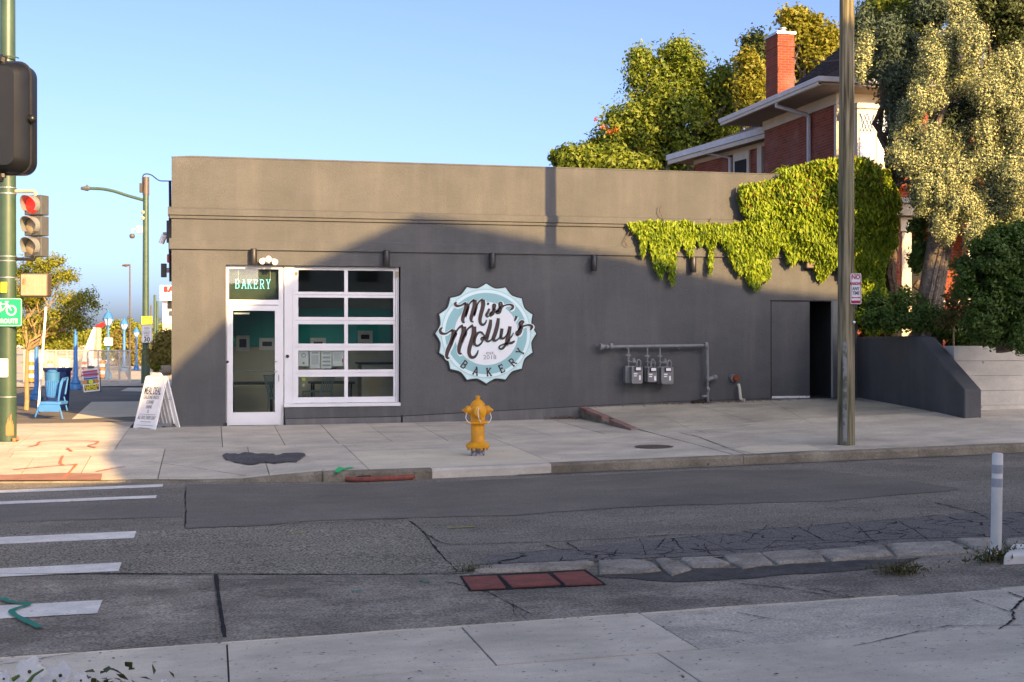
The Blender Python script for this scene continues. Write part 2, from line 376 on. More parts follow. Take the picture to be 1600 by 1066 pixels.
M['bluelt'] = surf('light_blue_paint', (.06,.23,.60), (.05,.20,.54), scale=5, rough=.45)
M['bluedk'] = surf('dark_blue_plastic', (.012,.035,.16), (.01,.03,.13), scale=5, rough=.5)
M['wood'] = surf('weathered_pole_wood', (.115,.105,.062), (.17,.15,.085), scale=5, rough=.9, bump=.8, bscale=30, fine=.25, fscale=25, bdist=.02)
def _wood():
    m, t, b, N, L = _m('utility_pole_wood')
    geo = N('ShaderNodeNewGeometry'); mp = N('ShaderNodeMapping'); mp.inputs['Scale'].default_value = (26, 26, 1.1); L(geo.outputs['Position'], mp.inputs[0])
    n = N('ShaderNodeTexNoise'); n.inputs['Scale'].default_value = 1; n.inputs['Detail'].default_value = 7; L(mp.outputs[0], n.inputs['Vector'])
    n2 = N('ShaderNodeTexNoise'); n2.inputs['Scale'].default_value = 1.6; n2.inputs['Detail'].default_value = 5; L(geo.outputs['Position'], n2.inputs['Vector'])
    r = N('ShaderNodeValToRGB'); r.color_ramp.elements[0].position = .38; r.color_ramp.elements[0].color = (.07,.06,.038,1)
    r.color_ramp.elements[1].position = .62; r.color_ramp.elements[1].color = (.30,.265,.17,1); L(n.outputs['Fac'], r.inputs[0])
    x = N('ShaderNodeMix'); x.data_type = 'RGBA'; x.inputs[7].default_value = (.10,.115,.065,1); L(r.outputs[0], x.inputs[6])
    q = N('ShaderNodeMapRange'); q.inputs[1].default_value = .42; q.inputs[2].default_value = .62; q.inputs[4].default_value = .4; L(n2.outputs['Fac'], q.inputs[0]); L(q.outputs[0], x.inputs[0])
    L(x.outputs[2], b.inputs['Base Color']); b.inputs['Roughness'].default_value = .92; b.inputs['Specular IOR Level'].default_value = .2
    bp = N('ShaderNodeBump'); bp.inputs['Strength'].default_value = .9; bp.inputs['Distance'].default_value = .012; L(n.outputs['Fac'], bp.inputs['Height']); L(bp.outputs[0], b.inputs['Normal'])
    return m
M['polewood'] = _wood()
M['bark'] = surf('grey_bark', (.09,.075,.06), (.19,.16,.13), scale=9, rough=.95, bump=1, bscale=22, fine=.3, fscale=20, bdist=.04)
M['barkd'] = surf('dark_bark', (.09,.07,.05), (.14,.11,.08), scale=9, rough=.95, bump=1, bscale=25, bdist=.03)
M['barky'] = surf('young_bark', (.34,.25,.12), (.26,.19,.10), scale=9, rough=.9, bump=.6, bscale=25)
M['brickx'] = brickmat('red_brick_side', 'Y', (.27,.068,.036), (.17,.044,.026), (.22,.13,.10))
M['bricky'] = brickmat('red_brick_front', 'X', (.24,.055,.026), (.17,.038,.022), (.20,.12,.09))
M['slate'] = surf('slate_roof', (.045,.045,.052), (.075,.075,.085), scale=5, rough=.85, bump=.6, bscale=14, fine=.35, fscale=9)
M['gutter'] = surf('gutter_metal', (0.567,0.567,0.594), (0.486,0.486,0.513), scale=3, rough=.5)
M['wconc'] = surf('board_marked_concrete', (0.5949,0.572,0.5143), (0.4597,0.442,0.4007), scale=1.6, rough=.92, bump=.4, bscale=60, fine=.08, fscale=50, objvar=.06, spots=.5, spotscale=3, blotch=.14)
M['teal'] = surf('teal_wall', (.04,.52,.44), (.04,.46,.40), scale=2, rough=.7)
M['beige'] = surf('beige_dado', (.60,.55,.42), (.54,.50,.38), scale=2, rough=.8)
M['intfloor'] = surf('interior_floor', (.10,.10,.10), (.13,.13,.13), scale=2, rough=.5)
M['intwall'] = surf('interior_wall', (.30,.32,.24), (.26,.28,.21), scale=2, rough=.8)
M['chairm'] = surf('pale_chair_metal', (.28,.38,.38), (.24,.33,.33), scale=4, rough=.4)
M['neon'] = plain('neon_tube', (.30,.90,.85), .3, emit=.55)
M['hedge'] = leafmat('hedge_leaf', (.028,.065,.010), (.075,.135,.022), .3)
M['vine'] = leafmat('vine_leaf', (.06,.135,.010), (.33,.43,.028), .4, rough=.5, scale=4)
M['vinered'] = leafmat('vine_leaf_turning', (.20,.16,.03), (.24,.12,.03), .35)
M['junip'] = leafmat('juniper_spray_lit', (.15,.20,.08), (.50,.51,.25), .15, rough=.75, scale=1.1)
M['junipd'] = leafmat('juniper_green_shaded', (.045,.075,.055), (.09,.125,.075), .15, rough=.75, scale=1.1)  # darker copy of the lit spray, shade between the tufts put into its colour
M['treeg'] = leafmat('broadleaf_green', (.045,.095,.012), (.22,.27,.03), .4)
M['treey'] = leafmat('broadleaf_yellow', (.13,.15,.015), (.27,.25,.025), .4)
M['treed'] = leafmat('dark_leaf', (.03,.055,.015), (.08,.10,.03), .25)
M['locust'] = leafmat('locust_leaf', (.13,.17,.02), (.33,.34,.04), .45)
M['shrubb'] = leafmat('brownish_shrub', (.17,.17,.03), (.30,.25,.06), .4)
M['orangefl'] = leafmat('orange_flower', (.55,.10,.02), (.60,.18,.03), .3)
M['redfl'] = leafmat('red_leaf', (.35,.03,.02), (.45,.08,.03), .3)
M['weed'] = leafmat('weed_leaf', (.06,.09,.015), (.12,.10,.03), .3)
M['litter'] = leafmat('dry_leaf', (.05,.03,.015), (.10,.06,.03), .1)
M['petal'] = leafmat('white_petal', (.90,.88,.82), (.93,.91,.86), .5, rough=.6)
M['stem'] = surf('green_stem', (.08,.15,.03), (.11,.18,.04), scale=20, rough=.6)
M['mint'] = surf('mint_print', (.50,.70,.70), (.47,.67,.67), scale=5, rough=.5)
M['mint2'] = plain('pale_mint_print', (.62,.78,.79), .5)
M['tealp'] = surf('teal_print', (.25,.48,.50), (.24,.46,.48), scale=5, rough=.5)
M['palep'] = plain('pale_print', (.70,.74,.76), .5)
M['brownp'] = plain('brown_lettering', (.045,.022,.02), .5)
M['orange'] = surf('barrel_orange', (.80,.20,.03), (.70,.18,.03), scale=4, rough=.6)
M['white'] = surf('matt_white', (.80,.80,.79), (.74,.74,.73), scale=4, rough=.6, fine=.02)
M['postw'] = surf('post_white', (0.755,0.748,0.6732), (0.6406,0.638,0.5742), scale=5, rough=.5, spots=.3, spotscale=6, spotc=(.35,.34,.32))
M['reflect'] = surf('reflective_band', (.36,.38,.40), (.42,.43,.45), scale=40, rough=.4)
M['red'] = plain('red_plastic', (.48,.03,.03), .5)
M['yellow'] = plain('yellow_sheeting', (.75,.72,.03), .5)
M['signgreen'] = surf('sign_green', (.01,.33,.17), (.01,.30,.15), scale=9, rough=.45)
M['siggrey'] = surf('signal_grey', (0.09,0.0945,0.0945), (0.072,0.0765,0.0765), scale=9, rough=.5)
M['visor'] = surf('visor_grey', (0.216,0.228,0.222), (0.18,0.186,0.18), scale=9, rough=.6)
M['lensred'] = plain('lit_red_lens', (.95,.012,.008), .4, emit=1.0)
M['lensoff'] = surf('unlit_lens', (.34,.27,.17), (.30,.23,.14), scale=9, rough=.35)
M['pedface'] = surf('pedestrian_lens', (.40,.30,.20), (.36,.27,.18), scale=9, rough=.4)
M['pedhand'] = surf('pedestrian_hand', (.55,.27,.15), (.50,.25,.15), scale=30, rough=.5)
M['bronze'] = surf('bronze_housing', (.10,.075,.055), (.08,.06,.045), scale=9, rough=.5)
M['fence'] = surf('fence_mesh_metal', (.46,.42,.36), (.40,.36,.32), scale=9, rough=.6)
M['tan'] = surf('tan_rubble', (.50,.40,.28), (.36,.29,.21), scale=2, rough=.95, bump=.5, bscale=12)
M['farbuild'] = surf('far_pale_wall', (.62,.58,.50), (.55,.52,.46), scale=.5, rough=.9)
M['rust'] = surf('rusty_red', (.22,.05,.02), (.16,.04,.02), scale=15, rough=.8)
M['pvc'] = surf('aged_pvc', (.62,.58,.46), (.52,.48,.38), scale=10, rough=.5)
M['purple'] = plain('mauve_print', (.28,.25,.45), .6)
M['farblue'] = plain('poster_blue', (.03,.08,.35), .6)
M['postgreen'] = plain('poster_green', (.10,.22,.10), .6)
M['orng2'] = plain('poster_orange', (.65,.25,.04), .6)
M['sky2'] = plain('leaded_glass', (.30,.36,.42), .15)

def _gator():
    m, t, b, N, L = _m('alligator_cracked_asphalt')
    geo = N('ShaderNodeNewGeometry'); n0 = N('ShaderNodeTexNoise'); n0.inputs['Scale'].default_value = 3.5; n0.inputs['Detail'].default_value = 5; L(geo.outputs['Position'], n0.inputs['Vector'])
    va = N('ShaderNodeVectorMath'); va.operation = 'MULTIPLY_ADD'; va.inputs[1].default_value = (.22,.22,0); L(n0.outputs['Color'], va.inputs[0]); L(geo.outputs['Position'], va.inputs[2])
    mp = N('ShaderNodeMapping'); mp.inputs['Scale'].default_value = (2.9, 5.6, 0); L(va.outputs[0], mp.inputs[0])
    vo = N('ShaderNodeTexVoronoi'); vo.feature = 'DISTANCE_TO_EDGE'; vo.inputs['Scale'].default_value = 1; L(mp.outputs[0], vo.inputs['Vector'])
    n2 = N('ShaderNodeTexNoise'); n2.inputs['Scale'].default_value = 2.2; n2.inputs['Detail'].default_value = 3; L(geo.outputs['Position'], n2.inputs['Vector'])
    wd = N('ShaderNodeMapRange'); wd.inputs[1].default_value = .42; wd.inputs[2].default_value = .66; wd.inputs[3].default_value = .0; wd.inputs[4].default_value = .045; L(n2.outputs['Fac'], wd.inputs[0])
    lt = N('ShaderNodeMath'); lt.operation = 'LESS_THAN'; L(vo.outputs['Distance'], lt.inputs[0]); L(wd.outputs[0], lt.inputs[1])
    f = N('ShaderNodeTexNoise'); f.inputs['Scale'].default_value = 55; f.inputs['Detail'].default_value = 3; L(geo.outputs['Position'], f.inputs['Vector'])
    r = N('ShaderNodeValToRGB'); r.color_ramp.elements[0].position = .3; r.color_ramp.elements[0].color = (.085,.078,.068,1); r.color_ramp.elements[1].position = .7; r.color_ramp.elements[1].color = (.25,.232,.205,1); L(f.outputs['Fac'], r.inputs[0])
    x = N('ShaderNodeMix'); x.data_type = 'RGBA'; L(lt.outputs[0], x.inputs[0]); L(r.outputs[0], x.inputs[6]); x.inputs[7].default_value = (.02,.02,.019,1); L(x.outputs[2], b.inputs['Base Color'])
    b.inputs['Roughness'].default_value = .95; b.inputs['Specular IOR Level'].default_value = .2
    bp = N('ShaderNodeBump'); bp.inputs['Strength'].default_value = .9; bp.inputs['Distance'].default_value = .012; L(f.outputs['Fac'], bp.inputs['Height']); L(bp.outputs[0], b.inputs['Normal'])
    return m
M['gator'] = _gator()

M['tar'] = surf('dark_tar', (.075,.073,.072), (.11,.107,.105), scale=4, rough=.95, bump=1.0, bscale=50, fine=.6, fscale=45, speck=.5)
M['edging'] = surf('worn_brick_edging', (.26,.11,.085), (.24,.20,.17), scale=6, rough=.9, bump=.6, bscale=40, fine=.2, objvar=.15)
# ------------------------------------------------------------------ leaf clouds
def leaf_mesh(name, P, D, size, mat, parent=None, asp=.55, kind=None, jitter=.6, fold=.25, droop=None):
    """P: Nx3 centres, D: Nx3 facing normals, size: scalar or N. Each leaf: a folded rhombus of two triangles x2."""
    N = len(P); off = np.array(wloc(parent)) if parent else np.zeros(3)
    D = D + rng.normal(0, jitter, (N, 3)); D /= np.linalg.norm(D, axis=1)[:, None] + 1e-9
    A = rng.normal(0, 1, (N, 3))
    if droop is not None: A = A*.5 + np.array(droop)[None, :]
    A -= D * (A*D).sum(1)[:, None]; A /= np.linalg.norm(A, axis=1)[:, None] + 1e-9
    B = np.cross(D, A)
    s = (size * rng.uniform(.6, 1.25, N))[:, None]
    c = P - off
    v = np.stack([c - A*s*.5, c + B*s*asp*.5 + D*s*fold*.3 - A*s*.06, c + A*s*.5, c - B*s*asp*.5 + D*s*fold*.3 - A*s*.06], 1).reshape(-1, 3)
    me = bpy.data.meshes.new(name)
    me.vertices.add(4*N); me.vertices.foreach_set('co', v.ravel().astype(np.float32))
    base = (np.arange(N)*4)[:, None]
    li = (base + np.array([0,1,2,0,2,3])[None, :]).ravel()
    me.loops.add(6*N); me.loops.foreach_set('vertex_index', li.astype(np.int32))
    me.polygons.add(2*N); me.polygons.foreach_set('loop_start', np.arange(0, 6*N, 3).astype(np.int32))
    me.polygons.foreach_set('loop_total', np.full(2*N, 3, np.int32))
    me.materials.append(mat); me.update(); me.validate()
    o = bpy.data.objects.new(name, me); C.objects.link(o)
    if parent: o.parent = parent
    if kind: o['kind'] = kind
    return o
def clumps(blobs, n_clump, per, rc, shell=.55, up=0.0):
    """blobs: [(cx,cy,cz,rx,ry,rz)]; returns leaf positions and outward normals"""
    Ps = []; Ds = []
    w = np.array([b[3]*b[4]+b[4]*b[5]+b[3]*b[5] for b in blobs]); w = w/w.sum()
    for b, wi in zip(blobs, w):
        k = max(4, int(n_clump*wi))
        d = rng.normal(0, 1, (k, 3)); d /= np.linalg.norm(d, axis=1)[:, None]
        r = rng.uniform(shell, 1.08, k)[:, None]
        c = np.array(b[:3]) + d*r*np.array(b[3:6])
        rr = rc*rng.uniform(.5, 1.4, k)
        q = rng.normal(0, 1, (k, per, 3)); q /= np.linalg.norm(q, axis=2)[:, :, None]
        rad = rng.uniform(.25, 1, (k, per))[:, :, None]
        p = c[:, None, :] + q*rad*rr[:, None, None]*np.array([1, 1, .8])
        if up: p[:, :, 2] += (rng.uniform(0, up, (k, per)))*rr[:, None]
        Ps.append(p.reshape(-1, 3)); Ds.append((q*.8 + d[:, None, :]*.7 + np.array([0, 0, .25])).reshape(-1, 3))
    return np.concatenate(Ps), np.concatenate(Ds)
def limb(mb, a, b, r0, r1, wob=.12, n=6, sides=8):
    a = Vector(a); b = Vector(b); L = (b-a).length; pts = []; rs = []
    for i in range(n+1):
        t = i/n; p = a.lerp(b, t)
        if 0 < i < n: p += Vector((random.uniform(-1,1), random.uniform(-1,1), random.uniform(-.4,.4)))*wob*L/n*1.6
        pts.append(p); rs.append(r0+(r1-r0)*t)
    mb.tube(pts, rs, sides); return pts
def tree(name, label, base, blobs, trunk_r, leaf, lsize, nclump, per, rc, bark, group=None, cat='tree', fork=.45, shell=.45, extra=None, up=0, limbs=True, asp=.55):
    t = thing(name, label, cat, base, group)
    mb = MB()
    top = Vector((base[0] + (blobs[0][0]-base[0])*.6, base[1] + (blobs[0][1]-base[1])*.6, base[2] + (blobs[0][2]-base[2])*fork))
    limb(mb, base, top, trunk_r, trunk_r*.75, .03 if trunk_r < .1 else .12)
    mb.build('trunk', bark, t, smooth=True)
    if limbs:
        for b in blobs[:18]:
            m2 = MB(); pts = limb(m2, top, (b[0], b[1], b[2]), trunk_r*.5, trunk_r*.14, .3)
            for _ in range(5):
                d = Vector((random.gauss(0,1)*b[3], random.gauss(0,1)*b[4], abs(random.gauss(0,1))*b[5]))*.6
                q = pts[random.randint(3, len(pts)-1)]; limb(m2, q, q+d, trunk_r*.16, trunk_r*.04, .3, 4, 5)
            m2.build('limb', bark, t, smooth=True)
    P, D = clumps(blobs, nclump, per, rc, shell, up)
    leaf_mesh('crown', P, D, lsize, leaf, t, kind='stuff', asp=asp)
    if extra: extra(t)
    return t
def inpoly(P, poly):
    x, y = P[:, 0], P[:, 1]; ins = np.zeros(len(P), bool); n = len(poly); j = n-1
    for i in range(n):
        xi, yi = poly[i]; xj, yj = poly[j]
        c = ((yi > y) != (yj > y)) & (x < (xj-xi)*(y-yi)/((yj-yi) or 1e-9)+xi)
        ins ^= c; j = i
    return ins

# ------------------------------------------------------------------ ground, road, sidewalks
def struct(o): o['kind'] = 'structure'; return o
def sheet(name, xs, ys, h, mat, off=0.0, parent=None):
    mb = MB(); nx = len(xs)
    mb.v = [(x, y if not callable(y) else y(x), 0) for y in ys for x in xs]
    mb.v = [(p[0], p[1], h(p[0], p[1])+off) for p in mb.v]
    mb.f = [(j*nx+i, j*nx+i+1, (j+1)*nx+i+1, (j+1)*nx+i) for j in range(len(ys)-1) for i in range(nx-1)]
    return mb.build(name, mat, parent)
gm = MB(); gm.add([(-900,-900,-1.3),(900,-900,-1.3),(900,1400,-1.3),(-900,1400,-1.3)], [(0,1,2,3)])
struct(gm.build('ground', M['tan']))
XS = [-60, -30, -12, -8, -6, -4, -2.75, -2, -1.4, -.7, 0, .49, 1, 1.39, 2, 2.6, 4, 6, 8, 10, 12, 14, 18, 26, 40, 80]
road = struct(sheet('road', XS, [8.9, 10, 12, 14, 16] + [lambda x: Yc_(x)+.12], zr, M['asph']))
nearbase = struct(sheet('near_sidewalk', XS, [-3, 0, 3, 6, 8, 8.98], zn, M['joint'], -.012))
farbase = struct(sheet('far_sidewalk', [x for x in XS if -12 <= x <= 6] + [7.14, 7.16, 8, 10, 11, 12, 13, 14, 16, 18, 26, 40], [lambda x: Yc_(x)+.1, 19, 21.2, 22.5, 24.7, 26.6], lambda x, y: zs(min(x, 7.14), y) if x < 7.15 else zs(x, y) - (.0), M['joint'], -.028))
# asphalt lane, its crossing stripes and the plaza far to the left
alley = MB(); alley.add([(-60,26.5,-.06),(-.5,26.5,-.06),(-.5,47,-.06),(-60,47,-.06)], [(0,1,2,3)])
alley = struct(alley.build('side_lane', M['asphn']))
plz = MB(); plz.add([(-300,46.5,-.03),(3,46.5,-.03),(3,420,-.03),(-300,420,-.03)], [(0,1,2,3)])
plz = struct(plz.build('far_pavement', M['conct']))
def slab_px(name, pts, z, mat, parent):                   # flat painted shape from ground marks
    mb = MB(); vs = [at_z(x, y, z) for x, y in pts]
    mb.add([(v.x, v.y, z) for v in vs], [tuple(range(len(vs)))])
    return mb
for pts in ([(112,655),(143,628),(232,627),(232,650)], [(188,611),(200,606),(262,606),(262,613)]):
    mb = MB(); vs = [at_z(x, y, -.056) for x, y in pts]; mb.add([tuple(v) for v in vs], [(3,2,1,0)])
    mb.build('crossing_stripe', M['concn'], alley)

def slab(X0, X1, Y0, Y1, h, mat, parent, name='slab', g=.006, th=.04, tilt=.002):
    mb = MB(); nx = max(2, min(40, int((X1-X0)/.3))); ny = 3 if (callable(Y0) or callable(Y1)) else max(1, int((Y1-Y0)/.8))
    f0 = Y0 if callable(Y0) else (lambda x: Y0); f1 = Y1 if callable(Y1) else (lambda x: Y1)
    dz = random.uniform(-tilt, tilt); tx = random.uniform(-tilt, tilt); cx = (X0+X1)/2
    tops = []
    for j in range(ny+1):
        for i in range(nx+1):
            x = X0+g + (X1-X0-2*g)*i/nx; y0 = f0(x)+g; y1 = f1(x)-g; y = y0+(y1-y0)*j/ny
            tops.append((x, y, h(x, y)+dz+tx*(x-cx)/(X1-X0)))
    n = nx+1; mb.v = tops + [(p[0], p[1], p[2]-th) for p in tops]; m = len(tops)
    for j in range(ny):
        for i in range(nx): mb.f.append((j*n+i, j*n+i+1, (j+1)*n+i+1, (j+1)*n+i))
    for i in range(nx): mb.f.append((m+i, m+i+1, i+1, i)); a = ny*n+i; mb.f.append((a, a+1, m+a+1, m+a))
    for j in range(ny): a = j*n; mb.f.append((a, a+n, m+a+n, m+a)); b = j*n+nx; mb.f.append((m+b, m+b+n, b+n, b))
    return mb.build(name, mat, parent)
hL = lambda x, y: zs(min(x, 7.149), y)
ck = lambda x: Yc_(x)+.16
jx = [-12, -9, -6.5, -4.6, -3.0, -1.45, .17, 1.13, 1.98, 2.85, 3.75, 4.65, 5.5, 6.4, 7.14]
for i in range(len(jx)-1):
    a, b = jx[i], jx[i+1]
    slab(a, b, 21.0, 24.9 if b < 0 else 24.69, hL, M['conct'] if b > .1 else M['conc'], farbase)
    if b < 0: slab(a, b, 24.9, 26.6, hL, M['conc'], farbase)
for a, b in [(-12,-8),(-8,-5.2),(-5.2,-2.9),(-2.9,-.7),(-.7,.55),(.55,2.03)]:
    slab(a, b, 20.5 if a < -.8 else 19.4, 21.0, hL, M['conc'], farbase)
for a, b in [(-12,-8),(-8,-5.2),(-5.2,-4.1),(-4.1,-3.3),(-3.3,-2.55),(-2.55,-1.75),(-1.75,-.7),(-.7,.75),(.75,2.03)]:
    slab(a, b, ck, 19.4 if a > -.8 else 20.5, hL, M['conc'], farbase)
slab(2.03, 4.52, ck, 19.75, hL, M['concn'], farbase)
slab(2.03, 4.52, 19.75, 21.0, hL, M['conc'], farbase)
for a, b in [(4.52, 7.14)]:
    slab(a, b, ck, 21.0, hL, M['conc'], farbase)
for a, b in [(7.16, 9.9), (9.9, 12.9), (12.9, 16), (16, 20), (20, 26)]:
    slab(a, b, ck, 21.38, zs, M['conc'], farbase)
drv = struct(MB().prism([(7.16,21.39),(7.16,24.69),(30,24.69),(30,21.39)], -1.0, -.5).build('driveway', M['joint']))
for a, b in [(7.16, 9.3), (9.3, 11.6), (11.6, 12.62)]:
    slab(a, b, 21.4, 24.69, zs, M['drive'], drv, th=.4)
slab(12.7, 30, 21.4, 24.6, zs, M['drive'], drv, th=.4)
# brick edging along the raised side of the driveway
for i in range(15):
    y0 = 21.45+i*.215; mb = MB(); z0, z1 = zs(7.17, y0), zs(7.17, y0+.2)
    if i in (6, 7): continue
    mb.add([(7.0,y0,z0-.06),(7.155,y0,z0-.06),(7.155,y0+.203,z1-.06),(7.0,y0+.203,z1-.06),(7.0,y0,z0+.012),(7.155,y0,z0+.012),(7.155,y0+.203,z1+.012),(7.0,y0+.203,z1+.012)],
           [(0,3,2,1),(4,5,6,7),(0,1,5,4),(1,2,6,5),(2,3,7,6),(3,0,4,7)])
    mb.build('brick', M['edging'], drv, bevel=.006)
mb = MB()
for i in range(8):
    y0 = 21.4+i*.41; z0, z1 = zs(7.17, y0)-.062, zs(7.17, y0+.41)-.062
    mb.add([(7.02,y0,-.3),(7.155,y0,-.3),(7.155,y0+.41,-.3),(7.02,y0+.41,-.3),(7.02,y0,z0),(7.155,y0,z0),(7.155,y0+.41,z1),(7.02,y0+.41,z1)],
           [(0,3,2,1),(4,5,6,7),(0,1,5,4),(1,2,6,5),(2,3,7,6),(3,0,4,7)])
mb.build('edging_base', M['kerb'], drv)

# kerb
kerb = struct(sheet('kerb', XS, [lambda x: Yc_(x)+.02, lambda x: Yc_(x)+.14], lambda x, y: zr(x, y)-.03, M['joint']))
def kerbseg(X0, X1, mat, front=0.0, top=0.0):
    prof = [(-.0, -.1), (0, .75), (.018, .93), (.04, 1.0), (.155, 1.0), (.155, -.1)]
    n = max(1, int((X1-X0)/.5)); vs = []; fs = []; m = len(prof)
    for i in range(n+1):
        x = X0+.004+(X1-X0-.008)*i/n; yc = Yc_(x); z0 = zr(x, yc); h = max(hc_(x)+top, .012)
        for (dy, t) in prof: vs.append((x, yc+dy-(front if dy < .1 else 0), z0 + (t*h if t > 0 else t)))
    for i in range(n):
        for k in range(m):
            a = i*m+k; b = i*m+(k+1)%m; fs.append((a, a+m, b+m, b))
    fs += [tuple(range(m)), tuple(range(n*m, n*m+m))[::-1]]
    mb = MB(); mb.add(vs, fs); return mb.build('kerb_stone', mat, kerb)
for a, b, m_, fr in [(-40,-12,'kerb',0),(-12,-7,'kerb',0),(-7,-4.5,'kerb',0),(-4.5,-1.1,'kerb',0),(-1.1,.4,'kerb',0),(.4,1.42,'kerb',0),(1.42,2.84,'kerb',.05),(2.84,4.47,'kerbn',.02),
                     (4.47,7.25,'kerb',0),(7.25,9.95,'kerb',0),(9.95,12.6,'kerb',0),(12.6,16,'kerb',0),(16,22,'kerb',0),(22,40,'kerb',0)]:
    kerbseg(a, b, M[m_], fr)
# pale concrete gutter lip in front of the kerb
mb = MB(); xs = np.linspace(4.0, 40, 40)
mb.v = [(x, Yc_(x)-w, zr(x, Yc_(x))+.006) for w in (.13, .01) for x in xs]
mb.f = [(i, i+1, 40+i+1, 40+i) for i in range(39)]
mb.build('gutter_strip', M['kerb'], road)

def rpoly(pts, name, mat, parent, lift=.004, h=zr):
    vs = [on(x, y, h) for x, y in pts]
    mb = MB(); vs = [(p.x, p.y, h(p.x, p.y)+lift) for p in vs]
    a = sum(vs[i][0]*vs[(i+1)%len(vs)][1]-vs[(i+1)%len(vs)][0]*vs[i][1] for i in range(len(vs)))
    if a < 0: vs = vs[::-1]
    mb.add(vs, [tuple(range(len(vs)))]); return mb.build(name, mat, parent)
def jag(pts, amp, k=5):
    out = []
    for i in range(len(pts)-1):
        for j in range(k):
            t = j/k; out.append((pts[i][0]+(pts[i+1][0]-pts[i][0])*t+random.uniform(-amp,amp)*1.6, pts[i][1]+(pts[i+1][1]-pts[i][1])*t+random.uniform(-amp,amp)*.55))
    out.append(pts[-1]); return out
rpoly([(291,757.5)] + jag([(291,757.5),(289,826),(400,822),(480,815),(640,810),(800,806),(1000,792),(1200,786),(1300,783),(1480,768)], .8) + [(1500,764),(1420,752),(1280,735),(1100,735),(900,744),(640,756)], 'asphalt_patch', M['asphn'], road, .005)
rpoly(jag([(-140,790),(140,787),(285,784)], .5) + jag([(285,808),(140,812),(-140,822)], .5), 'asphalt_patch', M['asphn'], road, .004)
rpoly([(-160,836),(213,831)] + jag([(640,813),(700,870),(745,892)], 1.5) + jag([(640,898),(-160,898)], .8), 'coarse_asphalt_band', M['asphc'], road, .003)
# concrete gutter pan nearest to us
pan = MB(); ytop = lut([(-60,12.6),(-2.75,12.1),(.3,11.35),(2.0,10.86),(80,10.8)])
for a, b in [(-60,-12),(-12,-6),(-6,-3.2),(-3.2,.04),(.06,2.2),(2.2,4.4),(4.4,7.2),(7.2,12),(12,80)]:
    slab(a, b, 8.99, ytop, lambda x, y: zr(x, y)+.006, M['pan'], road, name='gutter_slab', g=.014 if b < 1 else .003, tilt=.0005)
mb = MB(); xs = np.linspace(-6, 80, 60)
# crosswalk bars
for (y0, y1, xr, yr) in [(759, 763.5, 255, 757), (777.5, 782, 245, 774.5), (837, 848, 213, 830.5), (884.5, 898, 190, 880), (941, 962, 160, 940)]:
    A = on(xr, yr, zr); B = on(xr-3, yr+(y1-y0)*.98, zr)
    w = A.y-B.y; x1 = A.x
    mb = MB(); x0 = -9; n = 12; pts = []
    y = A.y
    vs = []
    lift = .005 if y0 < 900 else .013
    if 880 < y0 < 890: lift = .007
    dy = lambda x: (x1-x)*.035
    for i in range(n+1):
        x = x0+(x1-x0)*i/n
        for yy in (y+dy(x)-w, y+dy(x)): vs.append((x, yy, zr(x, yy)+lift))
    mb.add(vs, [(2*i, 2*i+2, 2*i+3, 2*i+1) for i in range(n)])
    mb.build('crosswalk_bar', M['roadpaint'], road)
def crack(pts, w, h=zr, lift=.007, mb=None, amp=1.0, k=4):
    P = jag(jag(pts, amp*1.3, k), amp*.45, 4); n = len(P); W = [on(x, y, h) for x, y in P]; vs = []
    for i in range(n):
        t = (W[min(i+1,n-1)]-W[max(i-1,0)]); t.z = 0; t.normalize(); nn = Vector((-t.y, t.x, 0))
        ww = w*.62*random.uniform(.15, 1.2)*(.2 if i in (0, n-1) else 1)
        for s_ in (.5, -.5):
            q = W[i]+nn*ww*s_; vs.append((q.x, q.y, h(q.x, q.y)+lift))
    mb.add(vs, [(2*i, 2*i+1, 2*i+3, 2*i+2) for i in range(n-1)])
cm = MB()
for pts, w in [([(640,815),(662,832),(690,870),(715,893)],.04), ([(662,835),(700,852),(850,848),(1000,840),(1100,835),(1400,812),(1540,800)],.03),
    ([(850,852),(880,860),(1010,868),(1180,858),(1280,850),(1360,845),(1600,838)],.035),([(291,757),(289,826)],.03),([(289,827),(400,823),(640,811)],.03),
    ([(885,848),(905,862),(940,872)],.03),([(1025,860),(1040,842)],.03),([(1050,842),(1068,860)],.03),([(1140,836),(1190,845),(1260,848)],.02),([(1160,850),(1200,822),(1215,830)],.02),
    ([(1245,824),(1290,847)],.025),([(1340,822),(1370,850)],.03),([(1400,812),(1455,848)],.025),([(1440,782),(1520,800),(1545,812)],.03),([(1100,850),(1110,868)],.025),
    ([(1190,860),(1215,845),(1260,846)],.02),([(1300,834),(1330,842),(1450,838)],.02),([(0,897.5),(330,898),(640,899),(735,897)],.06),([(1490,848),(1540,880)],.02),([(1600,838),(1570,820)],.02),
    ([(950,866),(960,880)],.02),([(1050,862),(1020,875)],.02),([(1080,838),(1120,852),(1150,866)],.02),([(1380,830),(1430,826),(1520,834)],.018),([(1000,842),(1010,868)],.02),([(1320,815),(1345,832)],.018),
    ([(1130,835),(1125,850)],.018),([(1270,818),(1262,832),(1285,845)],.018),([(730,893),(760,886),(930,880),(945,876)],.06),([(940,878),(1140,872),(1290,862),(1450,850)],.05)]:
    crack(pts, w, mb=cm)
cm.build('crack', M['crack'], road, kind='stuff')
cm = MB(); hp = lambda x, y: zr(x, y)+.008
for pts, w in [([(690,908),(760,925),(830,960)],.02),([(1140,910),(1215,918),(1350,940)],.025),([(800,938),(806,965)],.012),([(1260,917),(1350,938)],.025),([(20,905),(300,906),(560,910)],.015),([(700,930),(1000,925)],.01)]:
    crack(pts, w, h=hp, mb=cm, lift=.004)
cm.build('gutter_crack', M['crack'], road, kind='stuff')
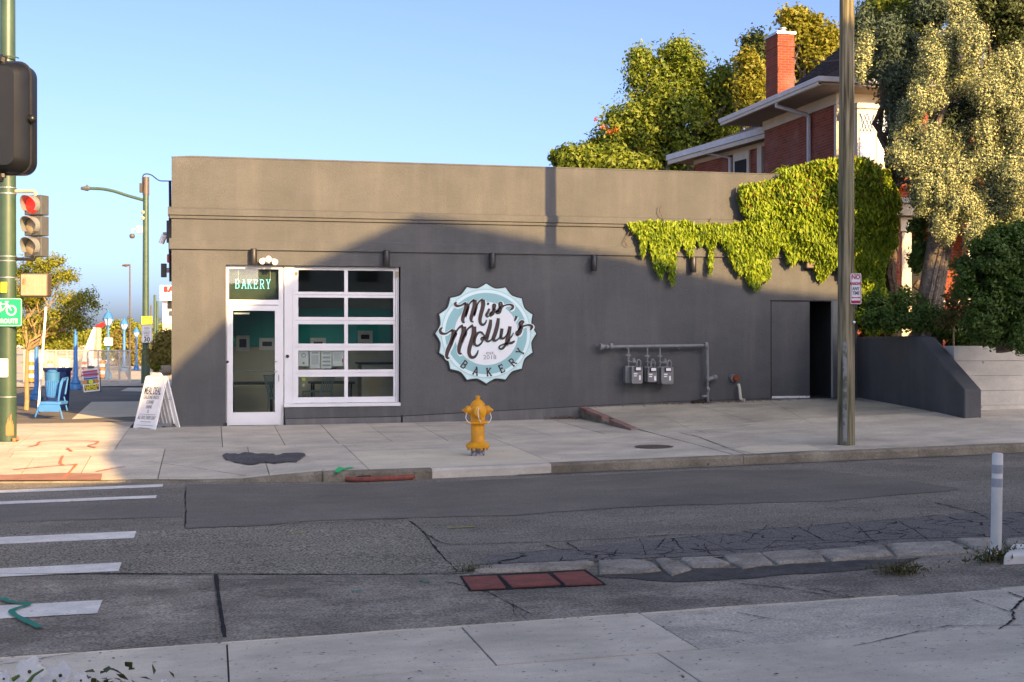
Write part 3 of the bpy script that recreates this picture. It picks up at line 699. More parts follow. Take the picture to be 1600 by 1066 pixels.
rpoly(jag([(760,868),(900,856),(1050,842),(1200,828),(1400,814),(1545,802),(1660,800)],2) + jag([(1660,838),(1500,846),(1290,858),(1130,868),(940,876),(800,880),(745,884)],1), 'cracked_asphalt', M['gator'], road, .0055)
hp = lambda x, y: zr(x, y)+.008
stroke0 = [(337,898),(340,920),(344,950),(348,975),(351,996)]
# dirt strip behind the broken kerb line
rpoly(jag([(940,893),(1000,886),(1150,890),(1260,882),(1440,873)],2) + jag([(1400,888),(1200,903),(1060,912),(930,902)],2), 'dirt_patch', M['dirt'], road, .011)
# the broken stones of the old kerb
def stone(pts, hgt):
    W = [on(x, y, zr) for x, y in pts]; c = sum(W, Vector())/len(W); n = len(W); mb = MB(); vs = []
    for lv, sc in ((-.03, 1.0), (hgt*.6, .97), (hgt, .86)):
        for p in W: q = c+(p-c)*sc; vs.append((q.x, q.y, zr(q.x, q.y)+.006+lv+(random.uniform(-.006,.006) if lv > 0 else 0)))
    fs = []
    for l in range(2):
        for k in range(n): fs.append((l*n+k, l*n+(k+1)%n, (l+1)*n+(k+1)%n, (l+1)*n+k))
    fs.append(tuple(range(2*n, 3*n))); mb.add(vs, fs)
    o = mb.build('kerb_fragment', M['stone'], road, bevel=.008)
for pts in [[(744,888),(930,880),(924,888),(890,893),(760,897),(738,896)],[(934,880),(985,877),(1018,882),(1035,895),(1000,899),(935,900)],[(1022,878),(1040,876),(1082,893),(1050,903),(1036,893)],
            [(1062,876),(1112,873),(1142,884),(1120,890),(1082,890)],[(1128,870),(1190,868),(1208,884),(1160,892),(1140,883)],[(1187,868),(1262,862),(1285,872),(1290,880),(1215,884)],
            [(1268,864),(1380,855),(1396,870),(1300,880)],[(1384,854),(1485,849),(1525,866),(1400,872)],[(1493,846),(1548,843),(1548,864),(1530,866)],[(1570,846),(1630,841),(1640,858),(1575,862)]]:
    stone(pts[::-1], .028)
# near sidewalk slabs
nb = [(-60,-12),(-12,-6),(-6,-3.3),(-3.3,-1.6),(-1.6,.10),(.10,1.69),(1.69,3.0)]
for a, b in nb: slab(a, b, 7.8, 8.97, zn, M['near'], nearbase)
slab(3.0, 6.1, 7.8, 8.97, zn, M['pebble'], nearbase); slab(6.1, 9, 7.8, 8.97, zn, M['pebble'], nearbase); slab(9, 80, 7.8, 8.97, zn, M['pebble'], nearbase)
for a, b in [(-60,-12),(-12,-6),(-6,-3.3),(-3.3,-1.6),(-1.6,.13),(.13,2.72),(2.72,5.4),(5.4,8),(8,80)]:
    slab(a, b, 5.9, 7.8, zn, M['near'], nearbase); slab(a, b, 3.6, 5.9, zn, M['near'], nearbase); slab(a, b, 0.5, 3.6, zn, M['near'], nearbase)
# a low rounded lip along the road side
for a, b in [(-6,.05),(.05,3),(3,5.05),(5.9,9)]:
    mb = MB(); n = 8; 
    mb.tube([(a+.01+(b-a-.02)*i/n, 8.99, zn(a+(b-a)*i/n, 8.97)-.018+random.uniform(-.003,.003)) for i in range(n+1)], .022, 8)
    mb.build('sidewalk_lip', M['near'], nearbase, smooth=True)
cm = MB()
for pts, w in [([(-40,1046),(120,1022),(260,1003),(345,993)],.016),([(1330,1012),(1480,978),(1600,978)],.02),([(1575,926),(1600,935),(1582,955),(1585,968),(1560,985)],.04),([(1515,935),(1580,957)],.02),([(1150,958),(1210,968)],.02),([(1215,962),(1170,972)],.015),([(1115,985),(1180,990)],.015)]:
    crack(pts, w, h=zn, mb=cm, lift=.006)
cm.build('sidewalk_crack', M['crack'], nearbase, kind='stuff')
cm = MB(); 
for pts, w in [([(228,721),(300,731),(388,745)],.02),([(0,748),(60,750),(160,749),(330,751)],.03)]:
    crack(pts, w, h=zs, mb=cm, lift=.006, amp=.4)
cm.build('sidewalk_crack', M['crack'], farbase, kind='stuff')
cm = MB()
for pts, w in [([(1060,676),(1090,683),(1165,711)],.035),([(1040,640),(1190,665)],.018),([(1155,672),(1310,675)],.015),([(1200,625),(1300,648)],.014)]:
    crack(pts, w, h=zs, mb=cm, lift=.006, amp=.4)
cm.build('sidewalk_crack', M['crack'], drv, kind='stuff')
# asphalt patch in the sidewalk, tactile strip, manhole, pale inset slab
rpoly(jag([(349,712),(356,709),(372,711),(384,708),(402,711),(415,709),(432,712),(452,709),(476,710)],1.6,4)+jag([(478,713),(470,718),(462,723),(447,722),(430,726),(412,724),(392,728),(372,725),(360,721),(352,719)],1.6,4), 'tar_patch', M['tar'], farbase, .016, zs)
rpoly([(-120,752),(-120,742),(100,740),(160,741),(158,751)], 'tactile_strip', M['redpaint'], farbase, .010, zs)
rpoly([(1146,702),(1172,697.5),(1262,695.5),(1284,704),(1180,710)], 'inset_slab', M['concn'], farbase, .006, zs)
p = on(1022, 698.5, zs)
t = tag(MB().lathe((p.x, p.y, zs(p.x, p.y)-.02), [(.29,0),(.29,.03),(.25,.034),(.245,.028),(.0001,.03)], 28).build('manhole_cover', M['bronze']), 'round rusty manhole cover set in the concrete sidewalk', 'manhole cover')
# spray marks
def stroke(pts, w, mat, h, parent, lift=.012):
    mb = MB(); P = smooth_curve(pts, 5); W = [on(x, y, h) for x, y in P]; vs = []
    for i in range(len(W)):
        t_ = (W[min(i+1,len(W)-1)]-W[max(i-1,0)]); t_.z = 0; t_.normalize(); nn = Vector((-t_.y, t_.x, 0))*w/2*random.uniform(.6,1.1)
        for q in (W[i]+nn, W[i]-nn): vs.append((q.x, q.y, h(q.x, q.y)+lift))
    mb.add(vs, [(2*i, 2*i+1, 2*i+3, 2*i+2) for i in range(len(W)-1)]); return mb.build('spray_mark', mat, parent)
for pts in ([(44,699),(58,696),(70,690),(146,690),(150,694),(138,697),(150,700)], [(105,701),(112,706)], [(98,713),(94,724),(100,728)], [(20,735),(60,731),(112,727),(118,728),(100,748)], [(150,738),(170,734),(196,730)]):
    stroke(pts, .045, M['orangesp'], zs, farbase)
stroke(stroke0, .035, M['crack'], hp, road, .004).name = 'joint_filler'
stroke([(3,938),(18,944),(45,948),(18,960),(62,984)], .055, M['tealsp'], hp, road, .02)
for pts in ([(655,908),(672,911)], [(548,925),(566,925)], [(505,755),(516,756)]): stroke(pts, .03, M['tealsp'], hp, road, .01)
stroke([(455,833),(478,833)], .05, M['yellowsp'], zr, road, .008); stroke([(700,826),(742,824)], .05, M['yellowsp'], zr, road, .008)
rpoly(jag([(522,737),(530,731),(538,733),(546,731),(553,732),(545,734),(536,736),(529,740),(523,739)],.5,2), 'spray_mark', M['green'], farbase, .014, zs)
# storm inlet
t = thing('storm_drain_inlet', 'dark red iron lip of the storm drain opening under the kerb', 'storm drain', (2.1, 17.12, zr(2.1, 17.12)))
mb = MB(); P = [(1.72,17.2),(1.78,17.13),(1.95,17.10),(2.2,17.10),(2.45,17.11),(2.58,17.14),(2.62,17.2)]
mb.tube([(x, y-.02, zr(x, y)+.035) for x, y in P], .035, 8); mb.build('iron_lip', M['rediron'], t, smooth=True)
MB().prism([(1.8,zr(2,17)+.05),(2.5,zr(2,17)+.07),(2.44,zr(2,17)+.085),(1.88,zr(2,17)+.075)], 17.17, 17.21, 'y').build('opening', M['dark'], t)
# red cover plates in the gutter
c0 = on(725, 908, hp)
t = thing('gutter_cover', 'three rusty red iron cover plates set in the near gutter', 'drain cover', tuple(c0))
q = [(723,904),(776,902),(790,920),(736,923)]; q2 = [(782,902),(856,899),(876,915),(800,919)]; q3 = [(864,898),(912,895),(941,914),(884,916)]
rpoly([(718,902),(915,892),(948,916),(733,926)], 'frame', M['crack'], t, .012, zr)
for qq in (q, q2, q3):
    W = [on(x, y, hp) for x, y in qq[::-1]]; mb = MB()
    n = 4; mb.add([(w.x, w.y, zr(w.x,w.y)+.002) for w in W]+[(w.x, w.y, zr(w.x,w.y)+.024) for w in W], [(4,5,6,7),(0,1,5,4),(1,2,6,5),(2,3,7,6),(3,0,4,7)])
    mb.build('cover_plate', M['rediron'], t, bevel=.004)
# weeds and litter
def weeds(name, label, px, py, h, rx, ry, n, sz, mat):
    p = on(px, py, h); P = np.stack([rng.normal(p.x, rx, n), rng.normal(p.y, ry, n), np.abs(rng.normal(0, sz*.8, n))], 1)
    P[:, 2] += [h(a, b)+.015 for a, b in P[:, :2]]
    o = leaf_mesh(name, P, np.tile([0,0,.8], (n,1)), sz, mat, asp=.3, jitter=.9, kind='stuff', droop=(0,0,.8))
    o['label'] = label; return o
weeds('weed_patch', 'low green weeds growing in the cracked gutter', 1408, 897, zr, .12, .07, 420, .045, M['weed'])
weeds('weed_patch', 'dry tufts of weeds at the foot of the white post', 1580, 877, zr, .18, .06, 520, .06, M['weed'])
weeds('weed_patch', 'small weeds beside the iron gutter covers', 735, 894, zr, .09, .04, 200, .03, M['weed'])
weeds('dry_leaves', 'dry brown leaves lying along the foot of the grey wall', 1130, 629, lambda x, y: zs(x, min(y, 24.69)), 1.1, .05, 500, .04, M['litter'])
weeds('dry_leaves', 'dry leaves gathered in the corner below the raised drive', 885, 656, hL, .25, .08, 300, .04, M['litter'])
P = []
for _ in range(130):
    x, y = random.uniform(-2, 13), random.uniform(17.4, 24.5); P.append((x, y, zs(x, y)+.012))
for _ in range(90):
    x, y = random.uniform(-2, 7.5), random.uniform(7, 8.9); P.append((x, y, zn(x, y)+.010))
for _ in range(70):
    x, y = random.uniform(-2, 9), random.uniform(9.2, 17); P.append((x, y, zr(x, y)+.020))
P = np.array(P); o = leaf_mesh('fallen_leaves', P, np.tile([0,0,6.], (len(P),1)), .035, M['litter'], jitter=.5, kind='stuff'); o['label'] = 'tiny dry leaves and crumbs scattered over the paving'
# ------------------------------------------------------------------ bakery building
XL, XR, ZT, YB = -.71, 12.94, 4.895, 42.0
bak = thing('bakery_building', 'long single-storey grey stucco bakery with flat parapet and banded cornice', 'building', (XL, YF, -.05))
dx0, dx1, wx1 = fx(353), fx(443.5), fx(626)              # door and window opening
sillz, headz = .31, 2.94
gx0, gx1, gz0, gz1 = fx(1205), fx(1324), .37, fz(1250, 470)
mb = MB(); T = .28
def wallpiece(x0, x1, z0, z1): mb.box(x0, x1, YF, YF+T, z0, z1)
wallpiece(XL, dx0, -.4, headz); wallpiece(dx1+.02, wx1, -.4, sillz); wallpiece(wx1, gx0, -.4, headz)
wallpiece(gx0, gx1, -.4, gz0); wallpiece(gx0, gx1, gz1, headz); wallpiece(gx1, XR, -.4, headz)
wallpiece(XL, XR, headz, ZT)
wallpiece(dx0, dx1+.02, -.4, -.045)
mb.box(XL, XL+T, YF+T, YB, -.4, ZT); mb.box(XR-T, XR, YF+T, YB, -.4, ZT); mb.box(XL+T, XR-T, YB-T, YB, -.4, ZT)
mb.box(XL+T, XR-T, YF+T, YB-T, 4.1, 4.3)
# slight pitch of the parapet cap
w = mb.build('wall', M['stucco'], bak)
mb = MB(); mb.prism([(XL-.005,ZT+.001),(XL+.35,ZT+.03),(XR-.5,ZT+.02),(XR,ZT+.001)], YF-.008, YF+T+.01, 'y'); mb.build('parapet_cap', M['stucco'], bak)
def band(z0, z1, p, ch, name='cornice_band'):
    prof = [(YF+.01, z0), (YF-p, z0), (YF-p, z1-ch), (YF+.01, z1)]
    mb = MB(); mb.prism(prof, XL-p, XR, 'x')
    mb.box(XL-p, XL+.01, YF+.0, YB, z0, z1-ch)
    return mb.build(name, M['stucco'], bak)
band(3.835, 3.985, .065, .04); band(3.775, 3.828, .035, .0); band(3.215, 3.415, .04, .045)
# plinth line climbing with the pavement
px_ = [(XL-.012,-.3),(dx0-.0,-.3),(dx0,.06),(XL-.012,.05)]
mb = MB(); mb.prism([(dx1+.03,-.35),(wx1,-.35),(wx1,.10),(dx1+.03,.085)], YF-.03, YF+.01, 'y'); mb.build('plinth', M['plinth'], bak)
mb = MB(); mb.prism([(wx1+.04,-.35),(7.1,-.35),(11.0,.1),(11.0,.36),(9,.32),(7.05,.25),(wx1+.04,.105)], YF-.03, YF+.01, 'y'); mb.build('plinth', M['plinth'], bak)
mb = MB(); mb.prism([(XL-.01,-.35),(dx0-.04,-.35),(dx0-.04,-.01),(XL-.01,-.01)], YF-.012, YF+.01, 'y'); mb.build('plinth', M['plinth'], bak)
mb = MB(); mb.prism([(dx1+.03,.083),(wx1,.099),(wx1,.113),(dx1+.03,.097)], YF-.006, YF+.01, 'y'); mb.build('painted_shadow_line', M['dark'], bak)  # thin dark strip, stands in for the shadow line above the plinth
mb = MB(); mb.prism([(wx1+.04,.104),(7.05,.249),(9,.319),(11,.359),(11,.373),(9,.334),(7.05,.264),(wx1+.04,.118)], YF-.006, YF+.01, 'y'); mb.build('painted_shadow_line', M['dark'], bak)
# dark caulk gaps at the pier beside the window
mb = MB(); mb.box(wx1+.005, wx1+.035, YF-.012, YF+.01, -.02, .13); mb.build('caulk_gap', M['dark'], bak)
# interior shell: plain room seen through the glass
YI = YF+3.3
mb = MB(); mb.box(XL+T+.01, 6.5, YI, YI+.1, 1.42, 2.22); mb.build('teal_wall', M['teal'], bak)
MB().box(XL+T+.01, 6.5, YI, YI+.1, 2.221, 3.3).build('upper_wall', M['intwall'], bak)
mb = MB(); mb.box(XL+T+.01, 6.5, YI-.01, YI+.1, -.05, 1.415); mb.build('dado_panel', M['beige'], bak)
mb = MB(); mb.box(XL+T+.002, 6.5, YF+T+.01, YI+.2, -.12, -.04); mb.build('interior_floor', M['intfloor'], bak)
MB().box(6.5, 6.6, YF+T+.01, YI+.2, -.05, 3.3).build('interior_wall', M['intwall'], bak)
mb = MB(); mb.box(XL+T+.002, XL+T+.03, YF+T+.01, YI, -.04, 3.3); mb.build('interior_wall', M['intwall'], bak)
mb = MB(); mb.box(XL+T+.002, 6.6, YF+T+.01, YI+.2, 3.31, 3.4); mb.build('ceiling', M['intwall'], bak)
def inner(name, px0, px1, py0, py1, Y, mat, parent, th=.03):
    a = at_Y(px0, py0, Y); b = at_Y(px1, py1, Y)
    return MB().box(a.x, b.x, Y-th, Y, b.z, a.z).build(name, mat, parent)
for k, (a, b, c, d, lab) in enumerate([(369, 390, 524, 549, 'upright framed print on the teal wall seen through the door'), (405, 430, 528, 547, 'white framed print on the teal wall at the right of the door glass'),
                                  (485, 509, 528, 546, 'framed print on the teal wall behind the lower left window panes'), (559, 582, 517, 536, 'pale framed print on the teal wall seen in the middle right pane')]):
    p = at_Y(a, d, YI-.03); t = thing('picture_frame', lab, 'picture', tuple(p), 'framed prints on the teal wall')
    inner('frame', a, b, c, d, YI-.015, M['cup'], t)
    inner('print', a+5, b-5, c+6, d-6, YI-.047, M['ink'], t, .006)
# furniture inside
def inner_chair(loc, rz, label):
    t = thing('metal_chair', label, 'chair', (0,0,0), 'slat-back metal chairs inside the bakery')
    for x in (-.2, .2):
        for y in (-.2, .2): MB().tube([(x*1.15, y*1.15, 0), (x, y, .44)], .015, 6).build('leg', M['chairm'], t)
    MB().box(-.21, .21, -.21, .21, .44, .47).build('seat', M['chairm'], t)
    for x in (-.2, .2): MB().tube([(x, .2, .45), (x*.98, .3, .9)], .014, 6).build('back_post', M['chairm'], t)
    for i in range(4):
        x = -.12+.08*i; MB().tube([(x, .21, .46), (x, .3, .88)], .012, 5).build('back_slat', M['chairm'], t)
    MB().tube([(-.2, .3, .9), (.2, .3, .9)], .016, 6).build('top_rail', M['chairm'], t)
    t.location = loc; t.rotation_euler = (0,0,rz); return t
ch = inner_chair((1.35, YF+1.2, -.04), 2.0, 'pale slatted metal chair just inside the glass door')
dup(ch, (1.55, YF+1.9, -.04), 2.3, 'slatted metal chair behind the one by the door, deeper in the room')
dup(ch, (2.0, YF+1.0, .1), -2.2, 'pale slatted metal chair behind the lowest left window pane')
def table(loc, label):
    t = thing('cafe_table', label, 'table', (0,0,0), 'dark cafe tables inside the bakery')
    MB().box(-.45, .45, -.35, .35, .70, .74).build('table_top', M['black'], t)
    for x in (-.38, .38):
        for y in (-.28, .28): MB().tube([(x, y, 0), (x, y, .7)], .02, 6).build('leg', M['black'], t)
    t.location = loc; return t
tb = table((.8, YF+2.3, -.04), 'dark table seen low through the glass of the door')
dup(tb, (2.4, YF+2.4, -.04), 0, 'dark table behind the lowest left window pane')
t = thing('window_counter', 'tan counter end standing behind the lowest right panes', 'counter', (3.6, YF+2.4, -.04))
MB().box(3.0, 4.3, YF+2.2, YF+2.9, -.04, 1.05).build('cabinet', M['beige'], t); MB().box(2.95, 4.35, YF+2.15, YF+2.95, 1.05, 1.09).build('counter_top', M['black'], t)
t = thing('tall_cabinet', 'dark green tall cabinet behind the right window panes', 'cabinet', (4.2, YF+3.2, -.04))
MB().box(3.75, 5.2, YF+3.3, YF+3.9, -.04, 2.5).build('cabinet', surf('dark_green', (.02,.09,.07)), t)
MB().box(4.1, 4.8, YF+3.27, YF+3.299, 1.2, 2.2).build('door_panel', M['dark'], t)

# door with transom
YD = YF+.10
door = thing('glass_door', 'white framed glass entrance door with transom above it', 'door', (dx0, YD, -.04))
mb = MB()
tx0, tx1 = fx(357.8), fx(436); tz0, tz1 = 2.30, 2.87
mb.box(dx0, tx0, YD, YD+.08, -.04, headz); mb.box(tx1, dx1, YD, YD+.08, -.04, headz)
mb.box(tx0, tx1, YD, YD+.08, tz1, headz); mb.box(tx0, tx1, YD, YD+.08, 2.205, tz0)
mb.build('door_frame', M['whiteframe'], door, bevel=.006)
MB().box(tx0, tx1, YD+.04, YD+.046, tz0, tz1).build('transom_pane', M['glass'], door)
lx0, lx1, lgx0, lgx1, lgz0, lgz1 = tx0-.035, tx1+.045, fx(364), fx(429.8), .215, 2.095
leaf = MB(); leaf.box(lx0, lgx0, YD-.028, YD-.003, -.025, 2.195).box(lgx1, lx1, YD-.028, YD-.003, -.025, 2.195).box(lgx0, lgx1, YD-.028, YD-.003, -.025, lgz0).box(lgx0, lgx1, YD-.028, YD-.003, lgz1, 2.195)
leaf = leaf.build('door_leaf', M['whiteframe'], door, bevel=.004)
MB().box(lgx0, lgx1, YD-.018, YD-.012, lgz0, lgz1).build('pane', M['glass'], leaf)
mb = MB(); hx = lgx1+.04; mb.tube([(hx, YD-.03, .98), (hx, YD-.08, .98), (hx-.06, YD-.085, .97)], .010, 6).tube([(hx, YD-.03, 1.16), (hx, YD-.07, 1.16), (hx-.06, YD-.07, 1.15)], .010, 6).tube([(hx+.03, YD-.03, .9), (hx+.03, YD-.07, .9), (hx+.03, YD-.07, .78)], .009, 6)
mb.build('handle', M['steel'], leaf)
MB().tube([(lgx0, YD+.03, .975), (lgx1, YD+.03, .975)], .012, 6).build('push_bar', M['steel'], leaf)
MB().box(lgx0+.02, lgx0+.3, YD+.01, YD+.04, 2.03, 2.06).build('door_closer', M['cup'], leaf)
MB().ball((lx0+.01, YD-.035, 1.15), .025, 8).build('hinge', M['black'], leaf)
MB().box(dx0-.05, dx0+.02, YF-.03, YF+.05, -.04, .03).build('hinge_block', M['black'], door)
# neon word in the transom
neon = thing('neon_sign', 'turquoise neon tube sign reading BAKERY in the transom', 'neon sign', (tx0, YD+.1, 2.5))
nx0, nx1 = fx(367.3), fx(425.5); nh = .162; nz = 2.515; L_ = 'BAKERY'; adv = (nx1-nx0)/6
for i, chh in enumerate(L_):
    mb = MB()
    for st in GL[chh]:
        pts = [(nx0+adv*(i+.16)+x*adv*.86, YD+.10, nz+y*nh) for x, y in st]
        mb.tube(pts, .0062, 5)
    mb.build('letter', M['neon'], neon)
MB().box(tx0+.002, tx1-.002, YD+.13, YD+.14, tz0, tz1).build('backing_board', surf('olive_board', (.055,.075,.055), (.04,.055,.042), scale=7, rough=.8), neon)
for x in (nx0+.06, nx1-.03): MB().tube([(x, YD+.10, nz+nh), (x, YD+.1, tz1-.01)], .003, 4).build('hanging_wire', M['cup'], neon)

# panel between door and window
MB().box(dx1+.012, fx(458), YD-.01, YD+.06, .31, headz).build('side_panel', M['whiteframe'], door, bevel=.004)
mb = MB(); bx = fx(449.5); mb.tube([(bx, YD-.03, fz(450, 557)), (bx, YD-.01, fz(450, 557))], .033, 14); mb.build('lock_cylinder', M['black'], door)
# sectional glazed overhead door used as window
gx_a, gx_b = fx(459), fx(622); YG = YF+.12
gd = thing('overhead_door', 'white sectional overhead door glazed with two columns of five panes', 'window', (gx_a, YG, sillz))
cols = [(fx(466.7), fx(539)), (fx(544.6), fx(616))]; rows = [(2.457, 2.865), (1.985, 2.35), (1.485, 1.85), (.994, 1.355), (.479, .863)]
secs = [(2.405, 2.93), (1.925, 2.40), (1.425, 1.92), (.935, 1.42), (.375, .93)]
for (z0, z1), (r0, r1) in zip(secs, rows):
    mb = MB(); a, b = gx_a+.02, gx_b-.03
    mb.box(a, cols[0][0], YG, YG+.05, z0, z1); mb.box(cols[0][1], cols[1][0], YG, YG+.05, z0, z1); mb.box(cols[1][1], b, YG, YG+.05, z0, z1)
    for c0_, c1_ in cols: mb.box(c0_, c1_, YG, YG+.05, z0, r0); mb.box(c0_, c1_, YG, YG+.05, r1, z1)
    s_ = mb.build('door_section', M['whiteframe'], gd)
    for c0_, c1_ in cols:
        MB().box(c0_, c1_, YG+.022, YG+.028, r0, r1).build('pane', M['glass'], s_)
mb = MB(); mb.box(gx_a-.01, gx_a+.018, YG-.03, YG+.05, .372, 2.94); mb.build('jamb', M['whiteframe'], gd)
mb = MB(); mb.box(gx_b-.028, gx_b+.0, YG-.03, YG+.05, .372, 2.94).box(gx_b+.004, wx1-.03, YG-.06, YG+.05, .31, 2.94); mb.build('jamb', M['whiteframe'], gd)
MB().box(gx_a-.18, wx1-.005, YF-.03, YG+.05, .305, .368).build('sill', M['whiteframe'], gd, bevel=.006)
MB().box(gx_a, wx1-.03, YG-.02, YG+.05, 2.935, 2.942).build('head_strip', M['black'], gd)
mb = MB(); mb.box(fx(460.5), fx(465.5), YG-.035, YG-.005, 2.78, 2.83).box(fx(619), fx(623), YG-.08, YG-.03, 2.75, 2.85); mb.build('bracket', M['lensoff'], gd)
# papers behind the fourth row, left pane
for k, (a, b, c, d, lab) in enumerate([(466.5,482,549,572,'sheet with round logo'), (484,500,549,576,'menu sheet with one text block'), (502,518,549,576,'menu sheet with three text blocks'), (519.5,537,549,572,'grey sheet with red stamp')]):
    p = at_Y(a, d, YG+.06); q = at_Y(b, c, YG+.06)
    t = thing('paper_notice', lab + ' taped inside the lower left window pane', 'notice', tuple(p), 'paper notices in the window')
    MB().box(p.x, q.x, YG+.05, YG+.054, p.z, q.z).build('sheet', M['paper'], t)
    mb = MB(); H = q.z-p.z; W_ = q.x-p.x
    mb.M = frame((p.x, YG+.0495, p.z), (1,0,0), (0,0,1))
    if k == 0: mb.ribbon([(W_*.5+.035*math.cos(2*math.pi*i/14), H*.72+.035*math.sin(2*math.pi*i/14)) for i in range(14)], .012, .001, True); mb.ribbon([(W_*.4,H*.2),(W_*.6,H*.2)], .04, .001)
    if k == 1: [mb.ribbon([(W_*.15, H*(.75-.06*i)), (W_*.85, H*(.75-.06*i))], .005, .001) for i in range(9)]; mb.ribbon([(W_*.2,H*.9),(W_*.8,H*.9)], .016, .001)
    if k == 2: [mb.ribbon([(W_*.12, H*y), (W_*.88, H*y)], .018 if j % 2 == 0 else .005, .001) for j, y in enumerate((.9,.82,.66,.58,.42,.34,.2,.14))]
    if k == 3: [mb.ribbon([(W_*.1, H*(.85-.07*i)), (W_*.8, H*(.85-.07*i))], .004, .001) for i in range(8)]
    mb.build('print', M['inkgrey'], t)
    if k == 3:
        MB().box(q.x-.03, q.x-.008, YG+.0485, YG+.0495, p.z+.07, p.z+.14).build('stamp', M['red'], t)
t = thing('sticker', 'small yellow and white stickers low in the left window pane', 'sticker', (cols[0][0]+.08, YG+.03, .8))
MB().box(cols[0][0]+.07, cols[0][0]+.14, YG+.03, YG+.032, .79, .84).build('yellow_label', M['yellow'], t); MB().box(cols[0][0]+.08, cols[0][0]+.12, YG+.03, YG+.032, .68, .73).build('white_label', M['cup'], t)

# garage / service door
sd_ = thing('service_door', 'grey double service door with its right leaf standing open', 'door', (gx0, YF, gz0))
lx = fx(1265.5)
MB().box(gx0+.01, lx, YF+.012, YF+.05, gz0+.02, gz1-.015).build('left_leaf', M['stucco'], sd_)
MB().box(gx0+.02, lx-.005, YF-.004, YF+.011, gz0+.0, gz0+.045).build('threshold_strip', M['white'], sd_)
mb = MB(); A = Vector((12.70, YF-.0, 0)); B = Vector((12.09, YF-.52, 0)); dr = (B-A).normalized(); nn = Vector((-dr.y, dr.x, 0))*.045
for p, q in ((A, B),): mb.prism([(p.x, p.y), (q.x, q.y), (q.x+nn.x, q.y+nn.y), (p.x+nn.x, p.y+nn.y)], gz0+.03, gz1-.01)
ol = mb.build('open_leaf', M['meter'], sd_, bevel=.003)
hp_ = A.lerp(B, .86); face = -nn.normalized() if nn.y > 0 else nn.normalized()
face = Vector((-.5,-.86,0))
mb = MB(); z = fz(1302, 551); f0 = hp_+face*.0; mb.tube([tuple(Vector((f0.x,f0.y,z))+face*.0), tuple(Vector((f0.x,f0.y,z))+face*.07), tuple(Vector((f0.x,f0.y,z))+face*.07-dr*.12)], .013, 6)
mb.ball((f0.x+face.x*.03, f0.y+face.y*.03, z+.1), .02, 8); mb.build('handle', M['steel'], ol)
MB().box(gx0-.6, gx1+.2, YF+T+.02, YF+3, -.2, .36).build('floor', M['intfloor'], sd_)
mb = MB(); mb.box(gx0-.6, gx0-.5, YF+T+.01, YF+3, .36, gz1+.3).box(gx1+.12, gx1+.18, YF+T+.01, YF+3, .36, gz1+.3).box(gx0-.6, gx1+.2, YF+3, YF+3.1, .36, gz1+.3).box(gx0-.6, gx1+.2, YF+T+.01, YF+3.1, gz1+.3, gz1+.4); mb.build('inner_wall', M['greypaint'], sd_)
mb = MB(); mb.box(gx0-.03, gx1+.0, YF-.006, YF+.02, gz1-.012, gz1+.008); mb.box(gx0-.012, gx0+.006, YF-.005, YF+.02, gz0, gz1); mb.build('door_gap', M['dark'], sd_)
mb = MB(); mb.ball((fx(1274), YF+.3, gz1-.12), .02, 8); mb.build('ceiling_lamp', M['cup'], sd_)

# wall lights
def sconce(px, label, mat='black'):
    x = fx(px); t = thing('wall_light', label, 'wall light', (0,0,0), 'cylinder lights under the cornice')
    m1 = MB(); m1.lathe((0, -.11, -.15), [(.0001,0),(.058,0),(.062,.008),(.062,.29),(.055,.30),(.0001,.30)], 16); m1.build('lamp_body', M[mat], t, smooth=True)
    MB().box(-.035, .035, -.06, .0, -.07, .07).build('mount', M[mat], t)
    MB().lathe((0, -.11, -.155), [(.0001,0),(.045,0),(.045,.006),(.0001,.006)], 12).build('lamp_lens', M['siggrey'], t)
    return t, x
t0, x = sconce(396, 'black cylinder wall light above the glass door, beside the white floodlights'); t0.location = (x, YF, fz(396, 402))
for px, py, lab in [(602.5, 404, 'black cylinder wall light above the right edge of the window'), (767.5, 408, 'black cylinder wall light above the round sign'),
                    (925.5, 412, 'black cylinder wall light above the left end of the gas pipe'), (1080, 414, 'sunlit cylinder wall light half hidden by the hanging vine')]:
    dup(t0, (fx(px), YF, fz(px, py)), None, lab)
for px, lab in [(1264, 'bronze box light under the vine, left of the utility pole')]:
    t = thing('box_light', lab, 'wall light', (fx(px), YF, fz(px, 411)))
    MB().box(fx(px-9), fx(px+9), YF-.16, YF, fz(px, 420), fz(px, 403)).build('housing', M['bronze'], t, bevel=.02)
t = thing('floodlight', 'pair of white bullhorn floodlights beside the light over the door', 'floodlight', (fx(420), YF, fz(420, 410)))
MB().lathe((fx(419), YF-.03, fz(420,412)), [(.0001,0),(.045,0),(.045,.03),(.0001,.03)], 10).build('base', M['cup'], t)
for dx, dz in ((-.09, 0.01), (.0, .05), (.09, 0.0)):
    mb = MB(); c = Vector((fx(419)+dx, YF-.12, fz(420, 408)+dz)); mb.tube([c+Vector((0,.07,.0)), c, c+Vector((dx*.3,-.08,-.03))], [.03, .045, .058], 10); mb.build('lamp_head', M['cup'], t, smooth=True)

